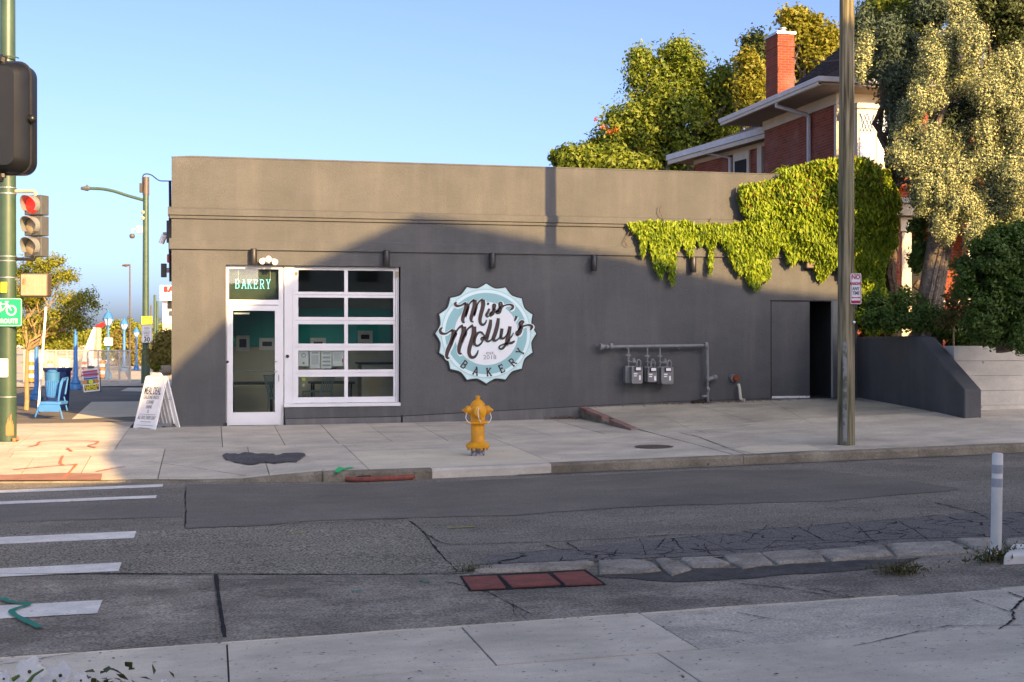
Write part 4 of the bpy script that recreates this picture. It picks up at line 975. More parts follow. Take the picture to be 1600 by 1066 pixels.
# round sign
sign = thing('round_sign', 'round scalloped mint sign reading Miss Molly\'s Bakery on the grey wall', 'sign', (fx(759), YF, fz(759, 521.3)))
sc = 1/5.33/ (F/ (YF/(CN-SN*((759-800)/F)))) ; cx_, cy_ = 528.0, 542.0
SM = frame((fx(759), YF-.012, fz(759, 521.3)), (1,0,0), (0,0,1))
hs = 1.03
def sp(x, y): return ((x-cx_)*sc*hs, -(y-cy_)*sc)
def scallop(r0, amp, n=192, off=0):
    out = []
    for i in range(n):
        a = 2*math.pi*i/n; t_ = (a*16/(2*math.pi)+off) % 1; k = abs(t_-.5)*2
        r = (r0 + amp*(k**1.6))*sc; out.append((r*math.cos(a+math.pi/2)*hs, r*math.sin(a+math.pi/2)))
    return out
def disc(poly, z0, z1, name, mat):
    mb = MB(); mb.M = SM.copy(); mb.prism(poly, z0, z1); return mb.build(name, mat, sign)
disc(scallop(392, 36), -.01, .035, 'black_backing', M['black'])
disc(scallop(381, 34), .036, .040, 'mint_border', M['mint'])
def circ(r, n=72): return [(r*sc*hs*math.cos(2*math.pi*i/n), r*sc*math.sin(2*math.pi*i/n)) for i in range(n)]
disc(circ(368), .0402, .042, 'ring_line', M['tealp']); disc(circ(364), .0422, .044, 'pale_ring', M['mint2']); disc(circ(338), .0442, .046, 'teal_disc', M['tealp']); disc(circ(262), .0462, .048, 'pale_disc', M['palep'])
mb = MB(); mb.M = SM.copy()
for i in range(16):
    a = 2*math.pi*i/16+math.pi/2; r = 395*sc
    for dr_, da in ((0,0),(-10*sc,.035),(-10*sc,-.035)):
        q = mb.M; c = (hs*(r+dr_)*math.cos(a+da), (r+dr_)*math.sin(a+da)); e = 5*sc
        mb.prism([(c[0]-e,c[1]-e),(c[0]+e,c[1]-e),(c[0]+e,c[1]+e),(c[0]-e,c[1]+e)], .0402, .0412)
mb.build('dot_pattern', M['mint2'], sign)
STR = [
 [(283,283,6),(270,297,16),(285,314,16),(318,310,10),(345,294,12),(362,292,20)],
 [(364,292,24),(360,330,25),(342,385,24),(333,425,22),(337,448,14),(350,450,6)],
 [(350,400,4),(372,330,6),(400,282,9),(430,262,16)],
 [(432,264,24),(430,310,26),(414,370,25),(402,412,22),(405,440,14),(422,446,6)],
 [(420,390,4),(445,320,6),(470,275,9),(498,257,16)],
 [(500,262,24),(500,310,26),(484,375,25),(474,425,22),(482,462,18),(505,468,14),(522,448,9),(527,428,5)],
 [(552,335,12),(540,365,16),(526,390,14),(536,403,9),(556,390,5)], [(543,285,10),(541,296,14),(536,306,5)],
 [(556,392,4),(580,350,5),(600,318,9),(598,300,9),(584,304,12),(584,330,13),(590,358,14),(580,384,12),(564,386,8),(562,372,6),(580,362,5)],
 [(600,372,4),(630,335,5),(655,305,8),(650,284,9),(634,290,12),(636,318,13),(644,345,13),(636,370,12),(618,374,8),(610,358,6),(628,340,4),(662,318,6),(695,302,8),(725,300,10),(746,312,14),(742,332,14),(722,346,5)],
 [(168,492,6),(150,512,16),(158,538,18),(192,544,10),(225,526,8),(252,510,14)],
 [(262,512,26),(256,560,28),(236,625,28),(212,680,26),(202,722,20),(208,744,14),(226,744,5)],
 [(232,640,5),(262,560,7),(300,498,10),(335,476,18)],
 [(343,484,28),(340,535,30),(322,595,28),(306,650,26),(302,690,20),(310,708,14),(326,708,6)],
 [(318,620,5),(345,555,7),(380,500,9),(418,474,18)],
 [(426,484,28),(424,540,30),(404,610,28),(388,665,26),(386,708,22),(402,738,20),(430,736,16),(450,710,11),(460,680,5)],
 [(498,548,12),(484,532,12),(458,540,12),(434,580,16),(430,620,16),(446,644,13),(476,632,11),(502,594,9),(508,560,8),(500,548,8)],
 [(490,600,6),(482,586,7),(496,574,7),(525,580,5),(540,560,4)],
 [(563,426,16),(556,480,25),(538,545,26),(528,585,22),(538,606,15),(560,600,8),(580,575,5)],
 [(626,414,18),(618,470,25),(600,540,26),(586,582,22),(596,602,15),(620,592,8),(650,560,5)],
 [(656,500,20),(650,545,20),(648,572,16),(664,584,12),(690,560,7),(712,520,5)],
 [(722,482,22),(714,540,23),(700,590,22),(686,635,16),(660,668,12),(636,668,9),(634,650,8),(660,634,7),(700,624,12),(735,620,16),(762,604,8)],
 [(705,600,5),(735,570,6),(752,535,4)],
 [(776,396,16),(770,415,14),(760,438,6)],
 [(776,560,4),(800,500,6),(826,460,9),(834,442,10),(818,438,12),(802,458,15),(808,490,17),(812,520,16),(800,548,13),(780,552,10),(772,535,7),(790,515,5),(822,488,6),(860,472,9),(890,472,13),(906,486,17),(892,514,6)],
]
mo = MB(); mo.M = SM.copy(); ml = MB(); ml.M = SM.copy()
for st in STR:
    cur = smooth_curve(st, 5)
    P = [sp(a, b) for a, b, _ in cur]
    ml.M = SM @ Matrix.Translation((0, 0, .056)); ml.ribbon(P, [max(w*1.12+3, 8)*sc*1.08 for _, _, w in cur], .004)
    mo.M = SM @ Matrix.Translation((3*sc, -4*sc, .0485)); mo.ribbon(P, [(w*1.1+22)*sc for _, _, w in cur], .004)
mo.build('lettering_outline', M['mint2'], sign); ml.build('script_lettering', M['brownp'], sign)
mb = MB()
for chh, x, y in [('B',347,800),('A',440,852),('K',550,862),('E',656,833),('R',746,780),('Y',808,694)]:
    cxx, cyy = sp(x, y); ang = math.atan2(-cyy, -cxx) - math.pi/2; h = 62*sc
    loc = SM @ Matrix.Translation((cxx, cyy, .0485)) @ Matrix.Rotation(ang, 4, 'Z')
    for st in GL[chh]:
        mb.M = loc; mb.ribbon([((a-.3)*h*.82, (b-.5)*h) for a, b in st], h*.17, .003)
mb.build('bakery_lettering', M['brownp'], sign)
mb = MB(); mb.M = SM.copy(); a, b = sp(562, 702); text_into(mb, 'est.', .105, a, b, 1.25, .0485); a, b = sp(556, 741); text_into(mb, '2018', .115, a, b, 1.15, .0485); mb.build('small_lettering', M['inkgrey'], sign)

# gas pipe and meters
gp = thing('gas_pipe', 'grey painted gas pipe running along the wall and down to the ground', 'pipe', (fx(1020), YF-.15, fz(1020, 541)))
def wy(px, py, o=.15): return at_Y(px, py, YF-o)
mb = MB(); a = wy(950, 542); b = wy(1102, 540); mb.tube([a, b], .033, 10); mb.build('main_pipe', M['greypaint'], gp, smooth=True)
mb = MB(); c = wy(1105, 541); e = wy(1105.5, 592); mb.tube([c, e], .033, 10); mb.tube([e, wy(1106, 630)], .024, 10)
mb.build('riser', M['greypaint'], gp, smooth=True)
for px, py, r in ((955, 541.5, .065), (943, 542, .05), (1103, 540, .07), (1105.5, 593, .055), (1106, 609, .05)):
    c = wy(px, py); MB().tube([c+Vector((-.03,0,0)), c+Vector((.03,0,0))], r, 12).build('coupling', M['greypaint'], gp, smooth=True)
c = wy(948, 542); MB().ball(c, .045, 10).build('elbow', M['greypaint'], gp, smooth=True)
c = wy(939, 542); mb = MB(); mb.tube([c+Vector((-.02,0,0)), c+Vector((.02,0,0))], .07, 12); mb.tube([c, c+Vector((0,.15,0))], .03, 8); mb.build('wall_flange', M['greypaint'], gp, smooth=True)
mb = MB(); c = wy(1105.5, 593); d_ = wy(1117, 590); mb.tube([c, d_], .04, 10); mb.ball(d_, .06, 10); mb.build('valve', M['greypaint'], gp, smooth=True)
mb = MB(); c = wy(1099, 619); mb.tube([c+Vector((-.03,0,0)), c+Vector((.1,0,0))], .02, 8); mb.ball(c, .03, 8); mb.build('tap', M['greypaint'], gp, smooth=True)
for px in (980, 1060): c = wy(px, 541); MB().box(c.x-.02, c.x+.02, YF-.19, YF+.0, c.z-.05, c.z-.034).build('bracket', M['greypaint'], gp)
def meter(px0, px1, y0, y1, back, label, feed):
    a = at_Y(px0, y0, YF-.3); b = at_Y(px1, y1, YF-.3); cx = (a.x+b.x)/2
    t = thing('gas_meter', label, 'gas meter', (cx, YF-.2, b.z), 'gas meters hanging from the grey pipe')
    w = b.x-a.x; h = a.z-b.z; r = .04; x0, x1, z0, z1 = a.x, b.x, b.z, a.z
    pl = []
    for (qx, qz, s0) in ((x1-r, z0+r, -90), (x1-r*.4, z1-r*.4, 0), (x0+r*.4, z1-r*.4, 90), (x0+r, z0+r, 180)):
        rr = r if qz < (z0+z1)/2 else r*.4
        for k in range(4): an = R(s0+k*30); pl.append((qx+rr*math.cos(an), qz+rr*math.sin(an)))
    MB().prism(pl, YF-.34, YF-.22, 'y').build('front_case', M['meter'], t, bevel=.012)
    MB().prism([(p[0]-back, p[1]+.01) for p in pl], YF-.215, YF-.06, 'y').build('rear_case', M['meter'], t, bevel=.012)
    MB().box(cx-.055, cx+.075, YF-.37, YF-.3, z1-.09, z1-.0).build('index_box', M['black'], t, bevel=.008)
    MB().box(cx-.035, cx+.06, YF-.373, YF-.371, z1-.07, z1-.015).build('index_window', M['paper'], t)
    mb = MB(); mb.box(cx-.07, cx-.0, YF-.345, YF-.341, z1-.15, z1-.125).box(cx-.07, cx-.01, YF-.345, YF-.341, z1-.19, z1-.17); mb.build('label', M['paper'], t)
    MB().box(cx+.035, cx+.07, YF-.345, YF-.341, z1-.26, z1-.17).build('tag', M['paper'], t)
    f = wy(feed, 541); zz = z1+.22
    MB().tube([f, (f.x, f.y, zz)], .018, 8).build('drop_pipe', M['greypaint'], t, smooth=True)
    mb = MB(); mb.box(f.x-.05, f.x+.05, f.y-.015, f.y+.015, zz-.01, zz+.015); mb.ball((f.x, f.y, zz-.02), .03, 8); mb.tube([(f.x, f.y, zz), (f.x, f.y, z1-.02)], .014, 6); mb.ball((f.x, f.y, zz-.12), .028, 8); mb.build('shut_off_valve', M['greypaint'], t, smooth=True)
    mb = MB(); rx = f.x+.11; mb.tube([(f.x, f.y, zz-.13), (rx, f.y, zz-.13)], .018, 6); mb.lathe((rx, f.y, zz-.15), [(.0001,0),(.055,.0),(.06,.02),(.03,.05),(.022,.09),(.0001,.1)], 12); mb.build('regulator', M['greypaint'], t, smooth=True)
    mb = MB(); mb.tube([(x1-.08, YF-.2, z1-.02), (x1-.08, YF-.2, z1+.09), (x1-.06, YF-.2, z1+.13), (x1-.03, YF-.2, z1+.13), (x1-.0, YF-.2, z1+.09), (x1, YF-.15, z1-.1)], .018, 8); mb.build('outlet_bend', M['greypaint'], t, smooth=True)
meter(986, 1003.5, 573, 600, .09, 'left gas meter with small white tag on its face', 982)
meter(1011, 1026, 574, 597.5, .02, 'smallest gas meter, between the two others', 1011.5)
meter(1032, 1051.5, 574, 600.5, .03, 'right gas meter, nearest the vertical pipe', 1031)
t = thing('alarm_bell', 'rust red round bell on the wall near the ground, above the cream pipe', 'bell', (fx(1150), YF, fz(1150, 591)))
c = at_Y(1150, 591, YF-.1)
MB().tube([(c.x-.05, YF, c.z+.01), (c.x-.03, YF-.09, c.z)], .075, 14).build('back_plate', M['greypaint'], t, smooth=True)
MB().tube([(c.x, YF-.09, c.z), (c.x+.01, YF-.13, c.z)], [.075, .06], 14).build('bell', M['rust'], t, smooth=True)
t = thing('drain_pipe', 'short cream plastic drain pipe coming out at the foot of the wall', 'pipe', (fx(1157), YF-.1, fz(1157, 624)))
MB().tube([wy(1154, 601, .05), wy(1155.5, 606, .12), wy(1157, 622, .12), wy(1159, 625, .14), wy(1163, 625.5, .2)], [.03,.03,.03,.033,.036], 10).build('pipe', M['pvc'], t, smooth=True)
t = thing('door_mat', 'folded black mat lying at the foot of the gas pipe', 'mat', (fx(1085), YF-.1, .3))
MB().prism([(fx(1078),zs(9,24.6)+.01),(fx(1104),zs(9.4,24.6)+.02),(fx(1103),zs(9.4,24.6)+.09),(fx(1080),zs(9,24.6)+.06)], YF-.12, YF-.01, 'y').build('mat', M['dark'], t, bevel=.01)
# things fixed to the left side wall
t = thing('security_camera', 'small white bullet camera on the left side of the bakery wall', 'camera', (XL, YF+1.0, fz(262, 368)))
c = at_Y(254.5, 374, YF+1.0); e = at_Y(262, 365, YF+1.0)
MB().tube([(XL, YF+1.0, e.z), e, (c.x, c.y, c.z+.1)], .03, 8).build('arm', M['steel'], t); MB().tube([c+Vector((-.03,0,-.08)), c+Vector((.03,0,.08))], .055, 10).build('camera_body', M['white'], t, smooth=True)
t = thing('wall_horn', 'red wall horn on the left side of the bakery', 'alarm', (XL, YF+1.0, fz(264, 405)))
c = at_Y(263.5, 404, YF+1.0); MB().box(c.x-.03, XL, c.y-.06, c.y+.06, c.z-.08, c.z+.08).build('horn', M['red'], t, bevel=.02)
t = thing('floodlight', 'black square floodlight on the left side wall of the bakery', 'floodlight', (XL, YF+1.2, fz(260, 423)))
a = at_Y(251.5, 412, YF+1.2); b = at_Y(260.5, 433.5, YF+1.2); MB().box(a.x, b.x, YF+1.15, YF+1.25, b.z, a.z).build('lamp_box', M['black'], t, bevel=.01)
MB().tube([(b.x, YF+1.2, (a.z+b.z)/2), (XL, YF+1.2, (a.z+b.z)/2+.02)], .045, 8).build('arm', M['steel'], t)
t = thing('conduit', 'black cable conduit down the left side of the bakery', 'conduit', (XL, YF+.7, 4.4))
mb = MB(); c = at_Y(265.5, 283, YF+.7)
mb.tube([c, at_Y(266, 330, YF+.7), at_Y(265, 365, YF+.7), at_Y(266.5, 440, YF+.7)], .028, 6); mb.box(c.x-.06, XL, YF+.62, YF+.78, fz(265,375), fz(265,340)); mb.build('cable', M['black'], t)
# ------------------------------------------------------------------ tall house across the street, behind the camera (its roof shades the bakery)
ob = thing('tall_brick_house', 'tall gabled brick house across the street behind the photographer, with a lower flat wing', 'building', (18, -15, -.6))
prof_s = [(6.8,6.1),(7.1,7.2),(7.8,8.7),(8.6,9.5),(9.31,10.3),(10.9,11.25),(12.73,11.9),(15.25,11.04),(19.4,9.55),(22.5,8.8),(25,8.3)]
Y0 = -8.0
def back(s, h): X = (s-.373*Y0)/.928; return (X, h-.374*(.928*Y0-.373*X))
pr = [back(s, h) for s, h in prof_s]
body = [(pr[0][0], -.7)] + pr + [(pr[-1][0], -.7)]
MB().prism(body, Y0-4.4, Y0-.0, 'y').build('wall', M['bricky'], ob)
mb = MB()
for i in range(4, len(pr)-1):
    (ax, az), (bx, bz) = pr[i], pr[i+1]
    mb.prism([(ax, az+.01), (bx, bz+.01), (bx, bz+.05), (ax, az+.05)], Y0-4.6, Y0+.02, 'y')
mb.build('roof', M['slate'], ob)
WXL = (-1-.373*Y0)/.928
MB().prism([(WXL,-.7),(pr[0][0]-.01,-.7),(pr[0][0]-.01, pr[0][1]-.02),(WXL, back(-1,6.35)[1])], Y0-5, Y0-.02, 'y').build('flat_wing', M['farbuild'], ob)
for i in range(6):
    for k in range(3):
        x = 13.5+i*2.6; z = 1.2+k*3.1
        wf = MB().box(x, x+1.1, Y0-.02, Y0+.03, z, z+1.7).build('window', M['cream'], ob); MB().box(x+.08, x+1.02, Y0+.031, Y0+.04, z+.08, z+1.62).build('pane', M['black'], wf)
MB().box(-14, WXL-.01, Y0-8, Y0-1, -.7, 4.0).build('reflection_block', M['farbuild'], ob)  # unseen block, added so the door glass reflects something darker
for i in range(2):
    for k in range(3):
        x = WXL+1+i*3; z = .8+k*3.2
        wf = MB().box(x, x+1.1, Y0-.02, Y0+.03, z, z+1.8).build('window', M['cream'], ob); MB().box(x+.08, x+1.02, Y0+.031, Y0+.04, z+.08, z+1.72).build('pane', M['black'], wf)

# ------------------------------------------------------------------ street furniture near the bakery
p = on(746.5, 712, hL); hyx, hyy, hyz = p.x, p.y, hL(p.x, p.y)
hy = thing('fire_hydrant', 'orange-yellow fire hydrant on the pale new sidewalk slab', 'fire hydrant', (hyx, hyy, hyz))
S_ = .84/90                                                # metres per photo pixel at the hydrant
def hl(name, prof, mat, n=20): return MB().lathe((hyx, hyy, hyz), prof, n).build(name, mat, hy, smooth=True)
hl('base', [(.0001,-.02),(.102,-.02),(.102,.115),(.0001,.115)], M['hydbase'], 12)
fl = hl('flange', [(.0001,.112),(.165,.115),(.172,.135),(.172,.158),(.15,.175),(.12,.20),(.0001,.20)], M['hydrant'])
for i in range(8):
    a = i*math.pi/4+.2; MB().lathe((hyx+.145*math.cos(a), hyy+.145*math.sin(a), hyz+.085), [(.0001,0),(.018,0),(.018,.04),(.0001,.04)], 6).build('bolt', M['hydrant'], fl)
hl('barrel', [(.0001,.19),(.108,.19),(.100,.22),(.098,.46),(.0001,.46)], M['hydrant'])
hl('collar', [(.0001,.455),(.155,.46),(.165,.475),(.155,.49),(.105,.50),(.105,.56),(.0001,.56)], M['hydrant'])
hl('bonnet', [(.0001,.55),(.105,.55),(.118,.60),(.120,.68),(.105,.74),(.078,.78),(.045,.805),(.03,.81),(.03,.83),(.036,.835),(.034,.862),(.0001,.865)], M['hydrant'], 22)
for s in (-1, 1):
    mb = MB(); mb.tube([(hyx+s*.09, hyy, hyz+.655),(hyx+s*.15, hyy, hyz+.655)], .062, 14); mb.tube([(hyx+s*.13, hyy, hyz+.655),(hyx+s*.165, hyy, hyz+.655),(hyx+s*.19, hyy, hyz+.655),(hyx+s*.21, hyy, hyz+.655)], [.068,.068,.035,.02], 12); mb.tube([(hyx+s*.20, hyy, hyz+.655),(hyx+s*.228, hyy, hyz+.655)], .016, 6)
    mb.build('side_cap', M['hydrant'], hy, smooth=True)
    MB().tube(smooth_curve([(hyx+s*.17, hyy-.05, hyz+.62),(hyx+s*.185, hyy-.06, hyz+.54),(hyx+s*.13, hyy-.1, hyz+.475),(hyx+s*.05, hyy-.13, hyz+.485)], 4), .006, 5).build('chain', M['cup'], hy)
mb = MB(); mb.tube([(hyx, hyy-.08, hyz+.645),(hyx, hyy-.17, hyz+.645)], .088, 16); mb.tube([(hyx, hyy-.165, hyz+.645),(hyx, hyy-.195, hyz+.645),(hyx, hyy-.21, hyz+.645)], [.096,.09,.04], 16); mb.tube([(hyx, hyy-.2, hyz+.645),(hyx, hyy-.245, hyz+.645)], .02, 5); mb.build('front_cap', M['hydrant'], hy, smooth=True)
MB().tube(smooth_curve([(hyx-.03, hyy-.22, hyz+.70),(hyx-.045, hyy-.23, hyz+.62),(hyx-.02, hyy-.2, hyz+.54),(hyx+.01, hyy-.17, hyz+.49)], 4), .006, 5).build('chain', M['cup'], hy)

# utility pole with the parking sign
p = on(1322.5, 695, zs); ux, uy = p.x, p.y; uz = zs(ux, uy)
up = thing('utility_pole', 'weathered round wooden utility pole standing by the kerb', 'utility pole', (ux, uy, uz))
mb = MB(); n = 26; mb.tube([(ux-.02*math.sin(i*.3)*.4+.0, uy, uz-.2+i*.4) for i in range(n)], [.128-.0013*i for i in range(n)], 22); mb.build('pole', M['polewood'], up, smooth=True)
mb = MB()
zc = 9.0
MB().box(ux-1.1, ux+1.1, uy-.18, uy-.08, 9.3, 9.42).build('crossarm', M['wood'], up)
d_ = Vector((ux, uy, 0)); 
fa = Vector((-SN*1.0, -CN, 0)).normalized()                # towards the road
mb = MB()
for k in range(13):
    a0 = math.atan2(-1, -.25)+(-.55+k*.09); a1 = a0+.09
    z0, z1 = uz+.02, CZ+(530-533)/104.6
    mb.add([(ux-.01+.131*math.cos(a0), uy+.131*math.sin(a0), z0),(ux-.01+.131*math.cos(a1), uy+.131*math.sin(a1), z0),(ux-.01+.128*math.cos(a1), uy+.128*math.sin(a1), z1),(ux-.01+.128*math.cos(a0), uy+.128*math.sin(a0), z1)], [(0,1,2,3)]) if k < 5 else None
mb.build('painted_strip', surf('grey_pole_paint', (.28,.29,.29), (.13,.14,.11), scale=9, rough=.85, bump=.5, bscale=30, lo=.45, hi=.6), up)
mb = MB(); mb.ball((ux+.06, uy-.125, CZ+(530-504)/104.6), .022, 8); mb.build('round_tag', M['cup'], up)
def flat_sign(name, label, cat, c, w, h, yaw, mat, border=None, group=None, th=.004, inset=.012, r=.02, roll=0):
    """returns (thing, matrix centred on the front face)"""
    t = thing(name, label, cat, tuple(c), group)
    rt = Vector((math.cos(yaw), math.sin(yaw), 0)); upv = Vector((0,0,1)) if not roll else (Vector((0,0,1))*math.cos(roll)+rt*math.sin(roll))
    Mx = frame(tuple(c), rt*math.cos(roll)-Vector((0,0,1))*math.sin(roll), upv)
    def rr(w, h, r):
        o = []
        for sx, sy, a0 in ((1,-1,-90),(1,1,0),(-1,1,90),(-1,-1,180)):
            for k in range(4): a = R(a0+k*30); o.append((sx*(w/2-r)+r*math.cos(a), sy*(h/2-r)+r*math.sin(a)))
        return o
    mb = MB(); mb.M = Mx; mb.prism(rr(w, h, r), -th, 0); mb.build('plate', mat, t)
    if border:
        mb = MB(); mb.M = Mx; q = rr(w-2*inset, h-2*inset, r*.7); mb.ribbon(q, .006, .0012, True); mb.build('border_line', border, t)
    return t, Mx
sc_ = 104.6*1.02
c = Vector((ux, uy, 0))+Vector((.075,-.15,0)); c.z = CZ+(530-451)/sc_
yaw = -YAW-.15
t, Mx = flat_sign('parking_sign', 'small white NO PARKING ANY TIME sign on the wooden pole', 'sign', c, .155, .45, yaw, M['paper'], plain('sign_red', (.35,.02,.06)))
mb = MB(); mb.M = Mx; text_into(mb, 'NO', .095, 0, .17, .8, .001, .002); mb.build('red_word', plain('sign_red4', (.35,.02,.08)), t)
mb = MB(); mb.M = Mx; text_into(mb, 'PARKING', .062, 0, .075, .62, .001, .002); mb.build('red_word', plain('sign_red2', (.35,.02,.08)), t)
mb = MB(); mb.M = Mx; text_into(mb, 'ANY', .068, 0, .0, .72, .001, .001); text_into(mb, 'TIME', .068, 0, -.065, .7, .001, .001); mb.build('dark_lettering', M['ink'], t)
mb = MB(); mb.M = Mx; mb.ribbon([(-.05,-.13),(.05,-.13)], .012, .002)
mb.add([(-.065,-.13,.001),(-.04,-.115,.001),(-.04,-.145,.001)], [(0,2,1)]); mb.add([(.065,-.13,.001),(.04,-.145,.001),(.04,-.115,.001)], [(0,2,1)]); mb.box(-.07, .07, -.21, -.172, .0005, .002); mb.build('arrow', plain('sign_red3', (.35,.02,.06)), t)

# flexible white post and white kerb stub
p = on(1556, 866, zr); z0 = zr(p.x, p.y)
t = thing('flexible_post', 'white flexible traffic post with two grey reflective bands', 'traffic post', (p.x, p.y, z0))
def lean(z): return (p.x+.018*z/.9, p.y, z0+z)
H = 158/(F/ (p.x*SN+p.y*CN))
MB().tube([lean(0), lean(H*.5), lean(H-.012), lean(H)], [.047,.047,.047,.038], 18).build('post', M['postw'], t, smooth=True)
for a, b in ((.80,.885),(.665,.75)): MB().tube([lean(H*a), lean(H*b)], .0485, 18, caps=False).build('reflective_band', M['reflect'], t, smooth=True)
mb = MB(); mb.lathe((p.x, p.y, z0), [(.0001,0),(.10,0),(.10,.015),(.06,.04),(.0001,.04)], 14); mb.build('base', M['postw'], t, smooth=True)
W = [on(x, y, zr) for x, y in [(1566,884),(1640,880),(1640,868),(1580,866)]]
mb = MB(); vs = [(w.x, w.y, zr(w.x,w.y)-.01) for w in W]+[(w.x*.93+.07*(sum(q.x for q in W)/4), w.y*.93+.07*(sum(q.y for q in W)/4), zr(w.x,w.y)+.10) for w in W]
mb.add(vs, [(4,5,6,7),(0,1,5,4),(1,2,6,5),(2,3,7,6),(3,0,4,7)])
tag(mb.build('kerb_stub', M['postw'], None, bevel=.03), 'worn white painted kerb end beside the white flexible post', 'kerb')

# sandwich board by the corner
d0 = (CZ+.07)*F/(671-530)
c = at_d(245, 585, d0); c.z = CZ-(585-530)/(F/d0)+.0
n_ = Vector((-math.sin(R(35)+YAW*0), -math.cos(R(35)), 0)); n_ = Vector((n_.x*CN + (-n_.y)*SN*-1*-1, n_.y*CN + n_.x*SN*-1*-1, 0)).normalized() if False else (Matrix.Rotation(-YAW, 3, 'Z') @ n_)
rd = Vector((-n_.y, n_.x, 0)); rd = rd if rd.x > 0 else -rd
zb = -.075; HB = c.z-zb
sb = thing('sandwich_board', 'white folding A-frame sidewalk sign reading MEAL DEAL at the bakery corner', 'sign', (c.x, c.y, zb))
for side, (sgn, nm) in enumerate(((1, 'front_panel'), (-1, 'back_panel'))):
    top = Vector((c.x, c.y, c.z)); bot = top + n_*sgn*.30 - Vector((0,0,HB))
    upv = (top-bot).normalized(); L = (top-bot).length
    Mx = frame(tuple(bot), rd*sgn, upv); w = .30
    mb = MB(); mb.M = Mx
    out = [(-w,0),(-w+.10,0),(-w+.13,.05),(w-.13,.05),(w-.10,0),(w,0),(w-.01,L-.05),(w-.06,L-.03),(w-.16,L-.02),(.09,L+.03),(-.09,L+.03),(-w+.16,L-.02),(-w+.06,L-.03),(-w+.01,L-.05)]
    mb.prism(out, -.025, 0); pan_ = mb.build(nm, M['white'], sb)
    mb = MB(); mb.M = Mx; mb.ribbon([(-w+.035,.13),(w-.035,.13),(w-.045,L-.09),(-w+.045,L-.09)], .014, .006, True); mb.build('rim', M['white'], pan_)
    mb = MB(); mb.M = Mx
    for k in range(5): x = -.2+.1*k; mb2 = MB(); mb2.M = Mx; mb2.box(x-.012, x+.012, .12, L-.12, -.05, -.026); mb2.build('rib', M['white'], pan_)
    MB_h = MB(); MB_h.M = Mx; MB_h.box(-.03, .03, L-.025, L-.005, .0005, .002); MB_h.build('hand_hole', M['dark'], pan_)
    if sgn == 1:
        mb = MB(); mb.M = Mx
        text_into(mb, 'MEAL', .19, -.118, L*.70, .47, .002, .0005); text_into(mb, 'DEAL', .19, .122, L*.70, .47, .002, .0005)
        mb.build('headline', M['ink'], pan_)
        mb = MB(); mb.M = Mx
        for s, y, z_ in (('CALZONE PASTA', .585, .085), ('COOKIE', .50, .085), ('DRINK', .415, .085), ('12', .335, .085)): text_into(mb, s, z_, 0, L*y, .62, .002, .001)
        text_into(mb, 'ALL DAY, EVERY DAY', .10, 0, L*.225, .5, .002, .0)
        for y in (.64, .285, .09): mb.ribbon([(-.22, L*y), (.22, L*y)], .008, .002)
        mb.ribbon([(-.14, L*.155),(.14, L*.155)], .01, .002)
        mb.build('small_print', M['inkgrey'], pan_)
mb = MB(); mb.tube([tuple(Vector((c.x,c.y,zb+HB*.55))+n_*.14+rd*.27), tuple(Vector((c.x,c.y,zb+HB*.55))-n_*.14+rd*.27)], .006, 5); mb.build('stay', M['steel'], sb)

# ------------------------------------------------------------------ signal poles on the left
p = at_z(12, 690, -.10); gx, gy = p.x, p.y; dg = gx*SN+gy*CN; K = F/dg
def gz_(py): return CZ-(py-530)/K
sg = thing('signal_pole', 'thick green signal pole on the sunlit corner with orange paint at its foot', 'pole', (gx, gy, -.10))
mb = MB(); mb.tube([(gx, gy, -.12), (gx, gy, gz_(300)), (gx, gy, 8.2)], [.140, .130, .115], 24); mb.build('pole', M['galvgreen'], sg, smooth=True)
for y in (294, 303, 401, 408, 434, 620): MB().tube([(gx, gy, gz_(y)-.008), (gx, gy, gz_(y)+.008)], .139, 24).build('steel_band', M['steel'], sg)
MB().box(gx-.21, gx+.17, gy-.2, gy+.2, -.13, -.085).build('base_plate', M['galvgreen2'], sg, bevel=.01)
for x, y in ((.12,-.16),(-.16,-.16),(.12,.15)): MB().lathe((gx+x, gy+y, -.085), [(.0001,0),(.03,0),(.03,.05),(.0001,.05)], 6).build('anchor_nut', M['orangesp'], sg)
mb = MB()
for k in range(6):
    a0 = -1.62+k*.15; zt = [.22,.30,.27,.36,.25,.2][k]
    mb.add([(gx+.1415*math.cos(a0), gy+.1415*math.sin(a0), .02),(gx+.1415*math.cos(a0+.15), gy+.1415*math.sin(a0+.15), .0),(gx+.1405*math.cos(a0+.15), gy+.1405*math.sin(a0+.15), zt),(gx+.1405*math.cos(a0), gy+.1405*math.sin(a0), zt-.05)], [(0,1,2,3)])
mb.build('orange_paint', M['orangesp'], sg)
def gpt(px, py, dd=0): q = at_d(px, py, dg+dd); return q
cc = gpt(6, 449); mb = MB(); mb.M = frame(tuple(gpt(6,449,-.15)), (CN,-SN,0), (.15,0,1)); mb.box(-.05,.05,-.085,.085,-.002,0); mb.build('yellow_sticker', M['yellow'], sg)
